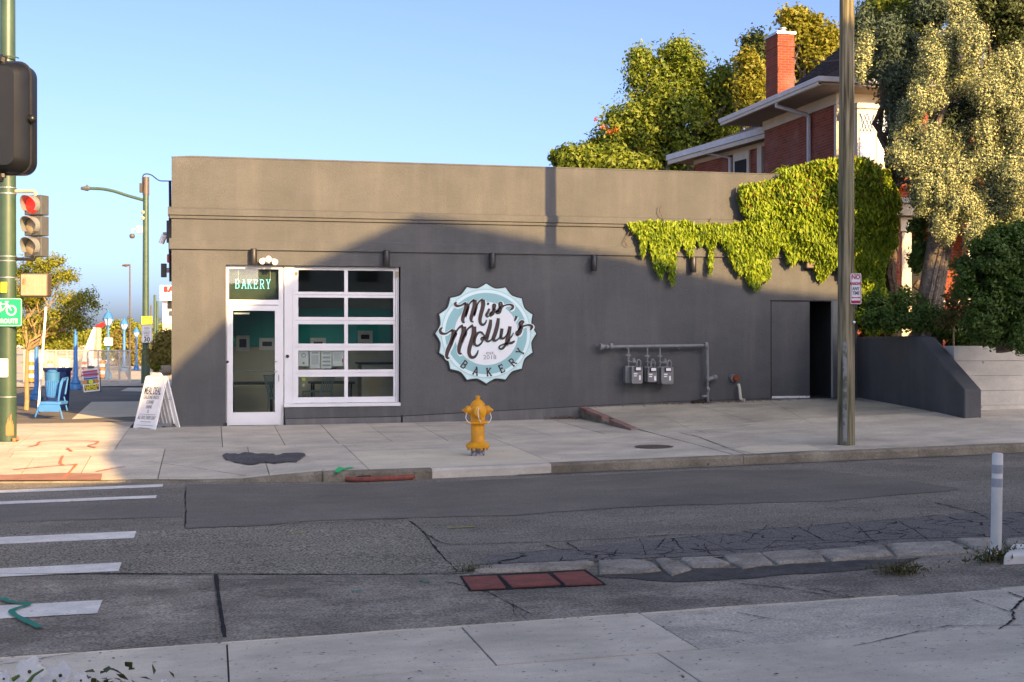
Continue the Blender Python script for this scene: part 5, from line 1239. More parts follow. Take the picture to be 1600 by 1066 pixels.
# signal head
th_ = thing('traffic_light', 'grey three-lamp traffic light showing red, on the green corner pole', 'traffic light', tuple(gpt(48, 353)))
yawh = -YAW - R(18)                                        # faces slightly left of the camera
rt = Vector((math.cos(yawh), math.sin(yawh), 0)); 
Mh = frame(tuple(gpt(51, 353)), rt, (0,0,1))
for k, (cy, lens) in enumerate(((.34, 'lensred'), (0, 'lensoff'), (-.34, 'lensoff'))):
    mb = MB(); mb.M = Mh; mb.box(-.165, .165, cy-.162, cy+.162, -.20, 0); sec = mb.build('lamp_section', M['siggrey'], th_, bevel=.012)
    mb = MB(); mb.M = Mh
    R0 = .148; prof = []
    # open tunnel visor
    n = 24; L0 = .20
    vs = []; fs = []
    for i in range(n+1):
        a = R(-40)+R(260)*i/n; ll = L0*(.55+.45*max(0, math.sin(a)))
        for rr_, zz in ((R0, 0), (R0, ll), (R0-.008, ll), (R0-.008, 0)): vs.append((rr_*math.cos(a), cy+rr_*math.sin(a), zz))
    for i in range(n):
        for q in range(4): a = i*4+q; b = i*4+(q+1)%4; fs.append((a, a+4, b+4, b))
    mb.add(vs, fs); mb.build('visor', M['visor'], sec, smooth=True)
    mb = MB(); mb.M = Mh; m = 20
    mb.add([(.132*math.cos(2*math.pi*i/m), cy+.132*math.sin(2*math.pi*i/m), .004) for i in range(m)]+[(.09*math.cos(2*math.pi*i/m), cy+.09*math.sin(2*math.pi*i/m), .03) for i in range(m)]+[(0, cy, .04)],
           [(i, (i+1)%m, m+(i+1)%m, m+i) for i in range(m)]+[(m+i, m+(i+1)%m, 2*m) for i in range(m)])
    mb.build('lens', M[lens], sec, smooth=True)
MB().tube([tuple(gpt(22, 299)), tuple(gpt(52, 299)), tuple(gpt(55, 301)), tuple(gpt(56, 307))], .03, 8).build('bracket', M['tan'], th_, smooth=True)
MB().tube([tuple(gpt(22, 405)), tuple(gpt(54, 405)), tuple(gpt(54, 400))], .028, 8).build('bracket', M['black'], th_, smooth=True)
# pedestrian signal
t = thing('pedestrian_signal', 'bronze framed pedestrian signal with faint orange hand, under the traffic light', 'pedestrian signal', tuple(gpt(52, 446)))
Mp = frame(tuple(gpt(52.5, 445.5, -.05)), (CN, -SN, 0), (0,0,1)); w, h = 44/K, 37/K
mb = MB(); mb.M = Mp; mb.box(-w/2, w/2, -h/2, h/2, -.2, 0); mb.build('housing', M['bronze'], t, bevel=.03)
mb = MB(); mb.M = Mp; mb.box(-w/2+.025, w/2-.02, -h/2+.022, h/2-.022, .001, .012); mb.build('lens', M['pedface'], t, bevel=.008)
mb = MB(); mb.M = Mp
mb.ribbon(smooth_curve([(-.15,-.13),(-.16,-.02),(-.15,.10)],3), .05, .0135)
for x in (-.185,-.165,-.14,-.12): mb.ribbon([(x+.01,.0),(x,.13)], .017, .0135)
mb.ribbon([(-.13,-.05),(-.08,.01)], .02, .0135); mb.build('hand_symbol', M['pedhand'], t)
for k in range(2):
    mb = MB(); mb.M = Mp; x = .03+.09*k
    mb.ribbon([(x,-.11),(x+.055,-.11),(x+.055,.1),(x,.1)], .012, .0132, True); mb.ribbon([(x,0),(x+.055,0)], .012, .0132); mb.build('digit', plain('faint_digit', (.42,.33,.22)), t)
MB().tube([tuple(gpt(22, 437)), tuple(gpt(34, 437))], .02, 6).build('bracket', M['steel'], t)
# bicycle route sign and white plate
Ms = gpt(5, 488, -.16); 
t, Mx = flat_sign('bike_route_sign', 'green and white BIKE ROUTE sign with bicycle symbol on the corner pole', 'sign', Ms, .61, .46, -YAW, M['signgreen'], M['cup'], r=.035)
mb = MB(); mb.M = Mx
for x in (-.13, .13): mb.ribbon([(x+.075*math.cos(2*math.pi*i/18), .03+.075*math.sin(2*math.pi*i/18)) for i in range(18)], .022, .002, True)
for pl_ in ([(-.13,.03),(-.06,.13),(.07,.13),(.13,.03)], [(-.06,.13),(-.01,.03),(.07,.13)], [(-.13,.03),(-.01,.03)], [(-.075,.155),(-.03,.155)], [(.055,.17),(.07,.13)], [(.03,.17),(.09,.17)]): mb.ribbon(pl_, .016, .0021)
mb.build('bicycle_symbol', M['cup'], t)
mb = MB(); mb.M = Mx; text_into(mb, 'BIKE ROUTE', .095, 0, -.145, .9, .0015, .003); mb.build('lettering', M['cup'], t)
t, Mx = flat_sign('small_plate', 'small white printed plate low on the green corner pole', 'sign', gpt(1, 575, -.16), .24, .30, -YAW, M['paper'], r=.02)
mb = MB(); mb.M = Mx
for y in (.08,.04,0,-.05): mb.ribbon([(-.08,y),(.08,y)], .007, .0015)
mb.build('print', M['ink'], t)
# near signal back on its own pole just outside the frame
dn = 12.2; Kn = F/dn
q = at_d(-46, 700, dn)
npole = thing('near_signal_pole', 'green signal pole at the near left corner, just beyond the left edge', 'pole', (q.x, q.y, -.5))
MB().tube([(q.x, q.y, -.6), (q.x, q.y, 7.0)], [.13, .11], 18).build('pole', M['galvgreen'], npole, smooth=True)
t = thing('black_signal_back', 'glossy black rounded back of a traffic signal at the left edge', 'traffic light', tuple(at_d(20, 185, dn)))
Mb = frame(tuple(at_d(14, 184, dn)), (CN, -SN, 0), (0,0,1))
def rrect(w, h, r, k=6):
    o = []
    for sx, sy, a0 in ((1,-1,-90),(1,1,0),(-1,1,90),(-1,-1,180)):
        for i in range(k+1): a = R(a0+90*i/k); o.append((sx*(w/2-r)+r*math.cos(a), sy*(h/2-r)+r*math.sin(a)))
    return o
W0, H0 = 64/Kn, 174/Kn
vs = []; fs = []; rings = [(W0, H0, .12, -.20), (W0, H0, .12, .0), (W0*.97, H0*.985, .12, .03), (W0*.66, H0*.93, .12, .10), (W0*.50, H0*.88, .10, .13)]
for (w_, h_, r_, z_) in rings: vs += [(x, y, z_) for x, y in rrect(w_, h_, min(r_, w_*.45))]
n = 28
for l in range(len(rings)-1):
    for k in range(n): fs.append((l*n+k, l*n+(k+1)%n, (l+1)*n+(k+1)%n, (l+1)*n+k))
fs.append(tuple(range((len(rings)-1)*n, len(rings)*n))); fs.append(tuple(range(n))[::-1])
mb = MB(); mb.M = Mb; mb.add(vs, fs); mb.build('housing', M['blackgloss'], t, smooth=True)
mb = MB(); mb.M = Mb; rim = rrect(W0*1.012, H0*1.005, .12); mb.M = Mb @ Matrix.Translation((0,0,-.03)); mb.tube([(x, y, 0) for x, y in rim]+[(rim[0][0], rim[0][1], 0)], .012, 6); mb.build('seam', M['black'], t, smooth=True)
mb = MB(); mb.tube([tuple(at_d(40,186,dn)), tuple(at_d(53,186,dn))], .022, 8); mb.ball(at_d(50,186,dn), .042, 10); mb.build('latch', M['blackgloss'], t, smooth=True)
mb = MB(); mb.tube([tuple(at_d(3,272,dn)), tuple(at_d(4,278,dn))], .035, 8); mb.tube([tuple(at_d(3,97,dn)), tuple(at_d(4,90,dn))], .04, 8); mb.tube([(q.x,q.y,at_d(3,90,dn).z), tuple(at_d(4,90,dn))], .03, 8); mb.tube([(q.x,q.y,at_d(3,280,dn).z), tuple(at_d(4,280,dn))], .03, 8); mb.build('bracket', M['black'], t, smooth=True)
MB().tube(smooth_curve([tuple(gpt(-14,85)), tuple(gpt(6,87,-.15)), tuple(gpt(22,89,-.13)), tuple(gpt(29,91,0))], 4), .012, 5).build('cable_strap', M['galvgreen2'], sg)
# ------------------------------------------------------------------ far left street corner
def gd(py, z=-.05): return (CZ-z)*F/(py-530)
def blue_post(px, ptop, pbase, label, lamp=True, w=8):
    d = gd(pbase); b = at_d(px, pbase, d); k = F/d; H = (pbase-ptop)/k; r = w/2/k
    t = thing('street_lamp', label, 'street lamp', tuple(b), 'blue ornamental street lamps')
    MB().lathe(tuple(b), [(.0001,0),(r*2.6,0),(r*2.6,H*.05),(r*2.0,H*.075),(r*2.2,H*.09),(r*1.4,H*.13),(r*1.15,H*.17),(.0001,H*.17)], 10).build('base', M['blue'], t, smooth=True)
    hl_ = min(.75, H*.24) if lamp else 0
    MB().tube([b+Vector((0,0,H*.15)), b+Vector((0,0,H-hl_))], [r*.95, r*.75], 10).build('post', M['bluelt'], t, smooth=True)
    if lamp:
        z = H-hl_; q = hl_
        MB().lathe((b.x, b.y, b.z+z), [(.0001,0),(q*.1,0),(q*.28,q*.42),(q*.0001,q*.42)], 8).build('globe', M['paper'], t, smooth=True)
        mb = MB(); mb.lathe((b.x, b.y, b.z+z+q*.42), [(.0001,.0),(q*.33,0),(q*.2,q*.28),(q*.05,q*.45),(.0001,q*.58)], 8); mb.lathe((b.x,b.y,b.z+z-q*.05), [(.0001,0),(q*.12,0),(q*.14,q*.1),(.0001,q*.1)], 8)
        mb.build('cap', M['blue'], t, smooth=True)
        for a in range(4): MB().tube([(b.x+q*.1*math.cos(a*1.571), b.y+q*.1*math.sin(a*1.571), b.z+z), (b.x+q*.3*math.cos(a*1.571), b.y+q*.3*math.sin(a*1.571), b.z+z+q*.43)], .022, 4).build('lantern_bar', M['blue'], t)
    return t, b, d
blue_post(57, 520, 625, 'nearest blue lamp post, rising through the young tree', lamp=False, w=8)
blue_post(118, 490, 609, 'second blue lamp post, behind the coloured board', lamp=False, w=7.5)
blue_post(169, 483, 593, 'blue lantern lamp carrying a square white sign', w=4.5)
blue_post(194, 495, 581, 'blue lamp post with flared foot, fourth along the street', w=5)
blue_post(213, 510, 579, 'farthest blue lamp post, left of the speed sign', w=3.5)
d = gd(593); t, Mx = flat_sign('square_sign', 'plain square white sign on the blue lantern lamp', 'sign', at_d(169.5, 534, d-.2), 13/(F/d), 12/(F/d), -YAW, M['cup'])
# tall lamp pole with cobra arm
d = gd(600); k = F/d; b = at_d(227.5, 600, d)
t = thing('tall_lamp_pole', 'tall green lamp pole with long curved arm left of the bakery', 'lamp pole', tuple(b))
MB().tube([b, at_d(228, 300, d)], [.125, .105], 14).build('pole', M['galvgreen'], t, smooth=True)
MB().tube([b, at_d(227.8, 550, d)], [.165, .15], 14).build('sleeve', M['galvgreen2'], t, smooth=True); MB().tube([at_d(227.8, 551, d), at_d(227.8, 547, d)], .175, 14).build('collar', M['galvgreen2'], t, smooth=True)
MB().tube([at_d(228, 305, d), at_d(228.3, 277, d)], [.12,.11], 12).build('top_shroud', M['bronze'], t, smooth=True); MB().box(at_d(218,0,d).x, at_d(223,0,d).x, b.y-.1, b.y+.1, at_d(0,301,d).z, at_d(0,287,d).z).build('photocell_box', M['black'], t)
MB().tube(smooth_curve([tuple(at_d(225,313,d)), tuple(at_d(200,306,d)), tuple(at_d(178,299,d)), tuple(at_d(160,295.5,d)), tuple(at_d(140,294.5,d))], 4), [.055]*17, 8).build('arm', M['galvgreen2'], t, smooth=True)
mb = MB(); a0 = at_d(141, 294.5, d); a1 = at_d(126.5, 294.5, d); mb.tube([a0, a0.lerp(a1,.3), a1], [.05,.10,.05], 8); mb.tube([at_d(136,294,d), at_d(136,289,d)], .035, 6); mb.build('lamp_head', M['siggrey'], t, smooth=True)
MB().tube(smooth_curve([tuple(at_d(223,292,d)), tuple(at_d(223,276,d)), tuple(at_d(228,272,d)), tuple(at_d(237,274,d)), tuple(at_d(248,282,d)), tuple(at_d(258,283,d)), tuple(at_d(268,283,d))], 4), .022, 5).build('drop_cable', M['black'], t)
for y in (332, 341): MB().ball(at_d(223.5, y, d-.1), .07, 8).build('insulator', M['tan'], t)
cm_ = thing('dome_camera', 'white dome camera and box on the tall lamp pole', 'camera', tuple(at_d(215, 360, d)))
MB().box(at_d(214.5,0,d).x, at_d(222.5,0,d).x, b.y-.15, b.y+.1, at_d(0,364.5,d).z, at_d(0,354,d).z).build('box', M['cup'], cm_, bevel=.01)
MB().tube([at_d(215,358,d), at_d(207,359,d), at_d(206.5,364,d)], .03, 6).build('arm', M['cup'], cm_); MB().ball(at_d(206.5,369,d), .10, 10).build('dome', M['siggrey'], cm_, smooth=True)
t, Mx = flat_sign('speed_sign', 'white SPEED LIMIT 30 sign with yellow plate above, on the tall lamp pole', 'sign', at_d(229.5, 522, d-.3), 16/k, 27/k, -YAW, M['paper'], M['inkgrey'], inset=.02)
mb = MB(); mb.M = Mx; text_into(mb, 'SPEED', .11, 0, .02, .8, .002); text_into(mb, 'LIMIT', .10, 0, -.075, .8, .002); text_into(mb, '30', .22, 0, -.20, 1.0, .002, .006); mb.ribbon([(-.14,.09),(.14,.09)], .008, .002)
for y in (.24,.19,.14): mb.ribbon([(-.10,y),(.10,y)], .014, .002)
mb.build('lettering', M['ink'], t)
mb = MB(); mb.M = Mx @ Matrix.Translation((0, 21*1.0/k*.97, 0)); mb.box(-8.2/k, 8.2/k, -7/k*.9, 8/k*.9, -.005, 0); mb.build('yellow_plate', M['yellow'], t)
mb = MB(); mb.M = Mx @ Matrix.Translation((0, 21*1.0/k*.97, 0)); [mb.ribbon([(-.1,y),(.1,y)], .02, .002) for y in (.05,-.04)]; mb.build('plate_print', M['inkgrey'], t)
# other poles far down
for px, y0, yb, w, mat, nm, lab in [(203, 413, 575, 2.2, 'bronze', 'far_lamp_pole', 'thin dark lamp pole with short arm, left of the tall green pole'),
        (242, 461, 575, 4, 'galvgreen2', 'far_pole', 'green pole right of the speed sign, taller of the pair'), (246, 471, 572, 3.4, 'galvgreen2', 'far_pole', 'shorter green pole nearest the bakery corner'),
        (236, 477, 570, 2, 'bronze', 'far_pole', 'thin dark pole close behind the speed sign')]:
    d2 = gd(yb); t = thing(nm, lab, 'pole', tuple(at_d(px, yb, d2)))
    MB().tube([at_d(px, yb, d2), at_d(px, y0, d2)], w/2/(F/d2), 8).build('pole', M[mat], t, smooth=True)
    if nm == 'far_lamp_pole': MB().tube([at_d(px, y0+1, d2), at_d(px-6, y0+2, d2), at_d(px-12, y0+2, d2)], [.04,.09,.05], 6).build('lamp_arm', M[mat], t)
# white shop pylon with red letters, half hidden by the corner
d2 = 62.; k2 = F/d2
t = thing('shop_pylon', 'white shop sign with red letters SA cut off by the bakery corner', 'sign', tuple(at_d(262, 560, d2)))
def bx(x0, x1, y0, y1, dd, mat, name, par, th=.3):
    a = at_d(x0, y0, dd); b_ = at_d(x1, y1, dd); mb = MB(); mb.M = frame((a.x, a.y, 0), (CN,-SN,0), (0,0,1))
    w = (b_-a).to_2d().length; mb.box(0, w, b_.z, a.z, -th, 0); return mb.build(name, mat, par), mb.M
_, Mx = bx(250, 330, 446, 470, d2, M['white'], 'sign_panel', t)
mb = MB(); mb.M = Mx @ Matrix.Translation((0, at_d(250, 452.5, d2).z, .01)); text_into(mb, 'S', .33, 9/k2, 0, 1.15, .0, .03); text_into(mb, 'A', .33, 17.5/k2, 0, 1.15, 0, .03); mb.build('lettering', M['red'], t)
bx(254, 330, 470, 506, d2+.3, M['white'], 'lower_panel', t); bx(254, 330, 506, 521, d2+.35, M['beige'], 'grey_base', t); bx(255, 330, 521.5, 526, d2+.2, M['red'], 'red_stripe', t); bx(258,330,526,560,d2+.4,M['bronze'],'support',t)
bx(262, 330, 470, 482, d2+.2, M['dark'], 'dark_emblem', t, .02); bx(264, 330, 486, 493, d2+.2, M['ink'], 'dark_emblem', t, .02)
# young tree, leaning stake
def tw(px, py, d): v = at_d(px, py, d); return (v.x, v.y, v.z)
d = gd(641); b = at_d(41, 641, d)
blobs = []
dd = 30
for (x, y, rx, ry, ddp) in [(44,455,30,18,0),(75,440,26,16,0),(110,470,28,16,0),(50,470,32,24,.6),(60,415,30,14,0),(95,495,34,18,0),(55,505,34,26,.4),(130,470,14,9,-.4),(140,462,12,8,0),(120,500,22,14,0),(100,430,26,10,0),(30,430,24,16,.4),(80,520,30,14,.3),(148,478,10,8,0),(85,408,20,7,0)]:
    c_ = at_d(x, y, dd+ddp); kk = F/dd; blobs.append((c_.x, c_.y, c_.z, rx/kk, rx/kk*.9, ry/kk))
tree('honey_locust', 'young yellow-green street tree behind the traffic light', tuple(b), blobs, .055, M['locust'], .07, 380, 55, .26, M['barky'], fork=.5, shell=.2, asp=.4)
t = thing('leaning_stake', 'pale thin stake leaning beside the blue chair', 'post', tw(60, 641, 27)); MB().tube([tw(60,641,27), tw(66,560,27.2), tw(72,480,27.4)], .026, 6).build('stake', M['cup'], t, smooth=True)
# blue chair, planter basket, bin
d = gd(655); k = F/d; X = (CN,-SN,0)
t = thing('blue_chair', 'light blue metal chair on the pavement left of the bakery', 'chair', tw(80, 655, d))
def CP(px, py, q=0): v = at_d(px, py, d+q); return (v.x, v.y, v.z)
for a, b_ in ((CP(62,632), CP(55,652)), (CP(92,632), CP(98,655)), (CP(66,628,.45), CP(61,646,.45)), (CP(100,620,.45), CP(105,642,.5))): MB().tube([a, b_], .016, 6).build('leg', M['bluelt'], t)
mb = MB(); mb.M = frame(CP(61, 628), X, (-X[1], X[0], 0)); mb.box(0, 34/k, 0, .45, -.06, 0); mb.build('seat', M['bluelt'], t, bevel=.015)
mb = MB(); a = Vector(CP(61,631,-.02)); mb.M = frame(tuple(a), X, (0,0,1)); mb.box(.0, 32/k, -.16, -.02, -.01, .01); mb.build('apron', M['bluelt'], t)
for i in range(5):
    q = .04+.09*i; MB().tube([CP(92,626,q), CP(94,612,q), CP(98,596,q), CP(103,592,q)], .014, 5).build('back_slat', M['bluelt'], t)
MB().tube([CP(91,627,0), CP(95,598,0), CP(98,592,0), CP(106,590,.45), CP(102,616,.45)], .018, 6).build('back_frame', M['bluelt'], t, smooth=True)
t = thing('blue_basket', 'bright blue slatted basket standing on the blue chair seat', 'basket', CP(83, 621, .2))
c_ = Vector(CP(82,621,.25)); 
mb = MB(); mb.lathe(tuple(c_), [(.0001,0),(.10,0),(.13,.28),(.15,.50),(.14,.51),(.0001,.50)], 12); mb.build('basket_wall', M['blue'], t, smooth=True)
for i in range(9): a = -2.8+i*.28; MB().tube([(c_.x+.108*math.cos(a), c_.y+.108*math.sin(a), c_.z+.02), (c_.x+.14*math.cos(a), c_.y+.14*math.sin(a), c_.z+.34)], .011, 4).build('slat', M['bluelt'], t)
MB().ball(c_+Vector((0,0,.52)), .10, 10, (1,1,.5)).build('rolled_top', M['blue'], t, smooth=True)
d = gd(640); c_ = at_d(90, 638, d); t = thing('dark_blue_bin', 'large dark blue tapered bin behind the blue chair', 'bin', tuple(c_))
mb = MB(); mb.lathe(tuple(c_), [(.0001,0),(.24,0),(.26,.3),(.29,.84),(.33,.90),(.33,.93),(.27,.93),(.26,.80),(.0001,.78)], 8); mb.build('bin_body', M['bluedk'], t)
# poster box and coloured board
d = gd(600); k = F/d
t, Mx = flat_sign('white_poster_box', 'white poster with a dark swoosh above the blue bin', 'poster', at_d(99.5, 571, d), 15/k, 21/k, -YAW, M['cup'], th=.2)
mb = MB(); mb.M = Mx; mb.ribbon(smooth_curve([(-.07,.04),(-.05,-.06),(.02,-.08),(.07,.02)],4), .03, .003); mb.build('swoosh', M['ink'], t)
MB().tube([at_d(99.5,581,d+.1), at_d(99.5,600,d+.1)], .04, 6).build('stand', M['siggrey'], t)
d = gd(613.5); k = F/d
t, Mx = flat_sign('coloured_board', 'small colourful lunch special board standing on the shaded lane', 'sign', at_d(142, 594, d), 27/k, 36/k, -YAW-.1, M['cup'], r=.03, roll=R(-6))
for x0, x1, y0, y1, m_, nm in [(-.43,.43,.13,.42,'purple','top_band'),(-.43,.43,.035,.11,'farblue','blue_band'),(-.43,.43,-.16,.02,'postgreen','picture_band'),(-.43,.43,-.44,-.2,'rust','red_band')]:
    mb = MB(); mb.M = Mx; mb.box(x0*27/k, x1*27/k, y0*36/k, y1*36/k, .0005, .002); mb.build(nm, M[m_], t)
mb = MB(); mb.M = Mx; text_into(mb, 'LUNCH', .11, 0, -.265*36/k, 1.1, .0025, .005); text_into(mb, 'SPECIAL', .11, 0, -.375*36/k, .95, .0025, .005); mb.build('special_lettering', M['yellow'], t)
mb = MB(); mb.M = Mx; mb.ribbon([(-.28,.28*.6),(.26,.27*.6)], .05, .003); mb.ribbon([(-.25,.26),(.24,.27)], .04, .003); mb.build('title_lines', M['red'], t)
for x, m_ in ((-.2,'orng2'),(0,'yellow'),(.18,'orng2')): mb = MB(); mb.M = Mx; mb.prism([(x+.075*math.cos(a*.7854), -.07*36/k+.07*math.sin(a*.7854)) for a in range(8)], .0022, .004); mb.build('food_picture', M[m_], t)
MB().box(*sorted((at_d(137,0,d).x, at_d(147,0,d).x)), at_d(142,0,d).y-.02, at_d(142,0,d).y+.03, at_d(0,576,d).z, at_d(0,572,d).z).build('handle', M['siggrey'], t)
a = at_d(130,613,d); b_ = at_d(156,613,d); mb = MB()
for q in (a, b_): mb.tube([q+Vector((0,0,.0)), q+Vector((0,.35,-.0)), q+Vector((0,.02,.7))], .012, 4)
mb.build('rear_stand', M['siggrey'], t)
# barrels
def barrel(px, y0, y1, lab):
    d = gd(y1); k = F/d; b = at_d(px, y1, d); H = (y1-y0)/k; r = 5.2/k
    t = thing('traffic_barrel', lab, 'traffic barrel', tuple(b), 'orange and white traffic barrels by the fence')
    MB().lathe(tuple(b), [(.0001,0),(r*1.15,0),(r*1.15,.08),(.0001,.08)], 12).build('base', M['black'], t)
    for i in range(5):
        z0, z1 = .08+(H-.08)*i/5, .08+(H-.08)*(i+1)/5
        MB().lathe((b.x,b.y,b.z), [(.0001,z0),(r*(1-.05*i),z0),(r*(.97-.05*i),z1-.01),(.0001,z1-.01)], 12).build('band', M['orange'] if i % 2 == 0 else M['cup'], t, smooth=True)
barrel(48.5, 565, 600, 'orange and white traffic barrel behind the first blue lamp post'); barrel(78, 563, 592, 'traffic barrel above the blue chair'); barrel(132, 565, 590, 'traffic barrel just behind the coloured board')
barrel(159.5, 563, 593, 'traffic barrel right of the coloured board, beside the lantern lamp'); barrel(112, 577, 596, 'low traffic barrel between poster and second lamp post')
# site fence
fn = thing('site_fence', 'chain-link construction fence with tall posts across the far pavement', 'fence', tw(120, 600, gd(598)))
d = gd(598); mb = MB(); xsx = [38+16.5*i for i in range(11)]
for x in xsx: MB().tube([at_d(x, 598, d), at_d(x, 547, d)], .035, 6).build('fence_post', M['fence'], fn)
MB().tube([at_d(36, 548, d), at_d(206, 548, d)], .03, 6).build('top_rail', M['fence'], fn); MB().tube([at_d(36, 574, d), at_d(206, 574, d)], .02, 6).build('mid_rail', M['fence'], fn)
mb = MB()
for i in range(-26, 90):
    x0 = 38+i*2.0
    for s in (1, -1):
        xa = x0 if s > 0 else x0+50*.5; xb = x0+25 if s > 0 else x0
        xa, xb = max(38, min(203, xa)), max(38, min(203, xb))
        if abs(xa-xb) < 2: continue
        mb.tube([at_d(xa, 597, d), at_d(xb, 549, d)], .007, 3, caps=False)
o = mb.build('wire_mesh', M['fence'], fn); o['kind'] = 'stuff'
# rubble, white crane boom, bits behind the fence
ex = thing('white_crane', 'white machine boom with red and white tip behind the fence', 'crane', tw(145, 600, 70))
MB().tube([tw(136,580,70), tw(141,545,70), tw(150,512,70)], [.35,.28,.15], 4).build('boom', M['cup'], ex); MB().tube([tw(150,512,70), tw(168,504,70)], .12, 4).build('tip', M['red'], ex)
MB().tube([tw(152,512,70), tw(152,560,70)], .2, 4).build('hose_arm', M['tan'], ex); MB().box(tw(130,0,71)[0], tw(156,0,71)[0], tw(140,0,71)[1], tw(140,0,71)[1]+1.5, -.05, tw(0,560,71)[2]).build('cab', M['cup'], ex, bevel=.1)
for px, y0, y1, dd_, m_, lab in [(60,552,600,88,'farbuild','low pale block behind the fence, far left'),(98,556,600,92,'tan','tan block behind the fence beside the white poster'),(183,557,600,95,'farbuild','pale block behind the lantern lamp')]:
    t = thing('site_block', lab, 'site block'); a = at_d(px-20, y0, dd_); b_ = at_d(px+16, y1, dd_)
    t.location = (a.x, a.y, -.05); MB().box(a.x, b_.x, a.y, a.y+3, -.05, a.z).build('block', M[m_], t, bevel=.05); MB().box(a.x+1, a.x+1.6, a.y-.02, a.y, .3, a.z-.3).build('opening', M['bronze'], t)
t = thing('far_building', 'long low pale building on the horizon at the far left', 'building', tw(60, 540, 260))
a = at_d(-60, 536, 260); b_ = at_d(250, 560, 260); MB().box(a.x, b_.x, a.y, a.y+20, -.1, 2.4).build('wall', M['farbuild'], t); MB().box(a.x, b_.x, a.y-.5, a.y+20.5, 2.42, 2.9).build('roof', M['siggrey'], t)
for i in range(14): x = a.x+3+i*2.8; MB().box(x, x+1.4, a.y-.06, a.y-.01, .5, 1.8).build('window', M['ink'], t)
# shrubs on the left
def bush(name, label, items, d, mat, ls, n, per, rc, cat='shrub', asp=.5, shell=.3, up=0, kind_th=True):
    bl = []
    for x, y, rx, ry in items:
        c_ = at_d(x, y, d); k = F/d; bl.append((c_.x, c_.y, c_.z, rx/k, rx/k*.8, ry/k))
    base = (bl[0][0], bl[0][1], -.05 if name != 'garden_shrub' else 1.3)
    return tree(name, label, base, bl, .04, mat, ls, n, per, rc, M['barkd'], cat=cat, shell=shell, asp=asp, up=up)
bush('ornamental_grass', 'tall olive shrub between the speed sign and the bakery corner', [(256,545,14,22),(250,560,16,14),(262,530,8,16),(268,560,10,16)], 45, M['shrubb'], .14, 140, 60, .3)
bush('far_shrub', 'brownish shrubs behind the fourth blue lamp post', [(195,548,14,26),(205,535,10,26),(215,555,14,18),(186,530,7,16)], 78, M['shrubb'], .2, 140, 60, .45)
bush('far_shrub', 'low green shrub behind the lantern lamp', [(155,550,16,12),(172,548,12,12)], 92, M['treeg'], .25, 60, 60, .5)
bush('far_tree', 'dark olive trees at the horizon left of the crane', [(20,520,30,22),(60,528,26,14),(95,535,22,14),(125,530,16,14)], 130, M['locust'], .4, 150, 60, .9, cat='tree')
bush('far_tree', 'olive and yellow trees on the horizon behind the blue lanterns', [(150,528,18,16),(178,522,16,20),(205,520,18,22),(232,524,16,18),(258,522,16,20)], 120, M['locust'], .35, 170, 60, .8, cat='tree')
t = thing('boulder', 'tan boulder at the foot of the shrub by the bakery corner', 'boulder', tw(257, 585, 44)); MB().ball(tw(257,579,44), .28, 8, (1.1,.8,.75)).build('rock', M['tan'], t, smooth=True)
bush('yellow_flowers', 'yellow flowering plant beside the boulder', [(243,574,6,5)], 43, M['treey'], .08, 20, 50, .12, cat='plant')

# ------------------------------------------------------------------ right side: retaining walls
ww = thing('wing_wall', 'grey stucco wing wall with sloping end beside the driveway', 'wall', (12.8, 20.25, .25))
A0 = (12.94, 24.9); A1 = (12.62, 20.25); th = .33
def wl(t, off): return (A0[0]+(A1[0]-A0[0])*t+off, A0[1]+(A1[1]-A0[1])*t)
prof = [(0, 1.61), (.58, 1.63), (.64, 1.60), (1.0, .70)]
vs = []
for t_, z in prof:
    for o_ in (0, th): x, y = wl(t_, o_); vs.append((x, y, z))
for t_, z in prof:
    for o_ in (0, th): x, y = wl(t_, o_); vs.append((x, y, -.2))
n = len(prof); fs = []
for i in range(n-1):
    a = 2*i; fs += [(a, a+1, a+3, a+2), (a, a+2, 2*n+a+2, 2*n+a), (a+1, 2*n+a+1, 2*n+a+3, a+3)]
fs += [(2*n-2, 2*n-1, 4*n-1, 4*n-2), (0, 2*n, 2*n+1, 1)]
mb = MB(); mb.add(vs, fs); mb.build('wall', M['stucco'], ww, bevel=.03)
rw = thing('retaining_wall', 'pale board-marked concrete retaining wall at the right edge', 'wall', (15, 20.45, .3))
for i, (a, b_) in enumerate(((13.06, 14.6), (14.61, 17.5), (17.51, 22), (22.01, 30))):
    zb_, zt_ = .1, 1.45
    k_ = 5
    for j in range(k_):
        z0 = zb_+(zt_-zb_)*j/k_; z1 = zb_+(zt_-zb_)*(j+1)/k_-.004
        yy = 21.3+random.uniform(-.006,.006)
        MB().box(a, b_-.004, yy, 21.6, z0, z1).build('board_course', M['wconc'], rw, bevel=.004)
gd_ = MB(); gd_.add([(13.2,21.5,1.33),(60,21.5,1.33),(60,60,1.45),(12.95,60,1.45),(12.95,24.9,1.33)], [(0,1,2,3,4)]); struct(gd_.build('garden_soil', M['dirt']))

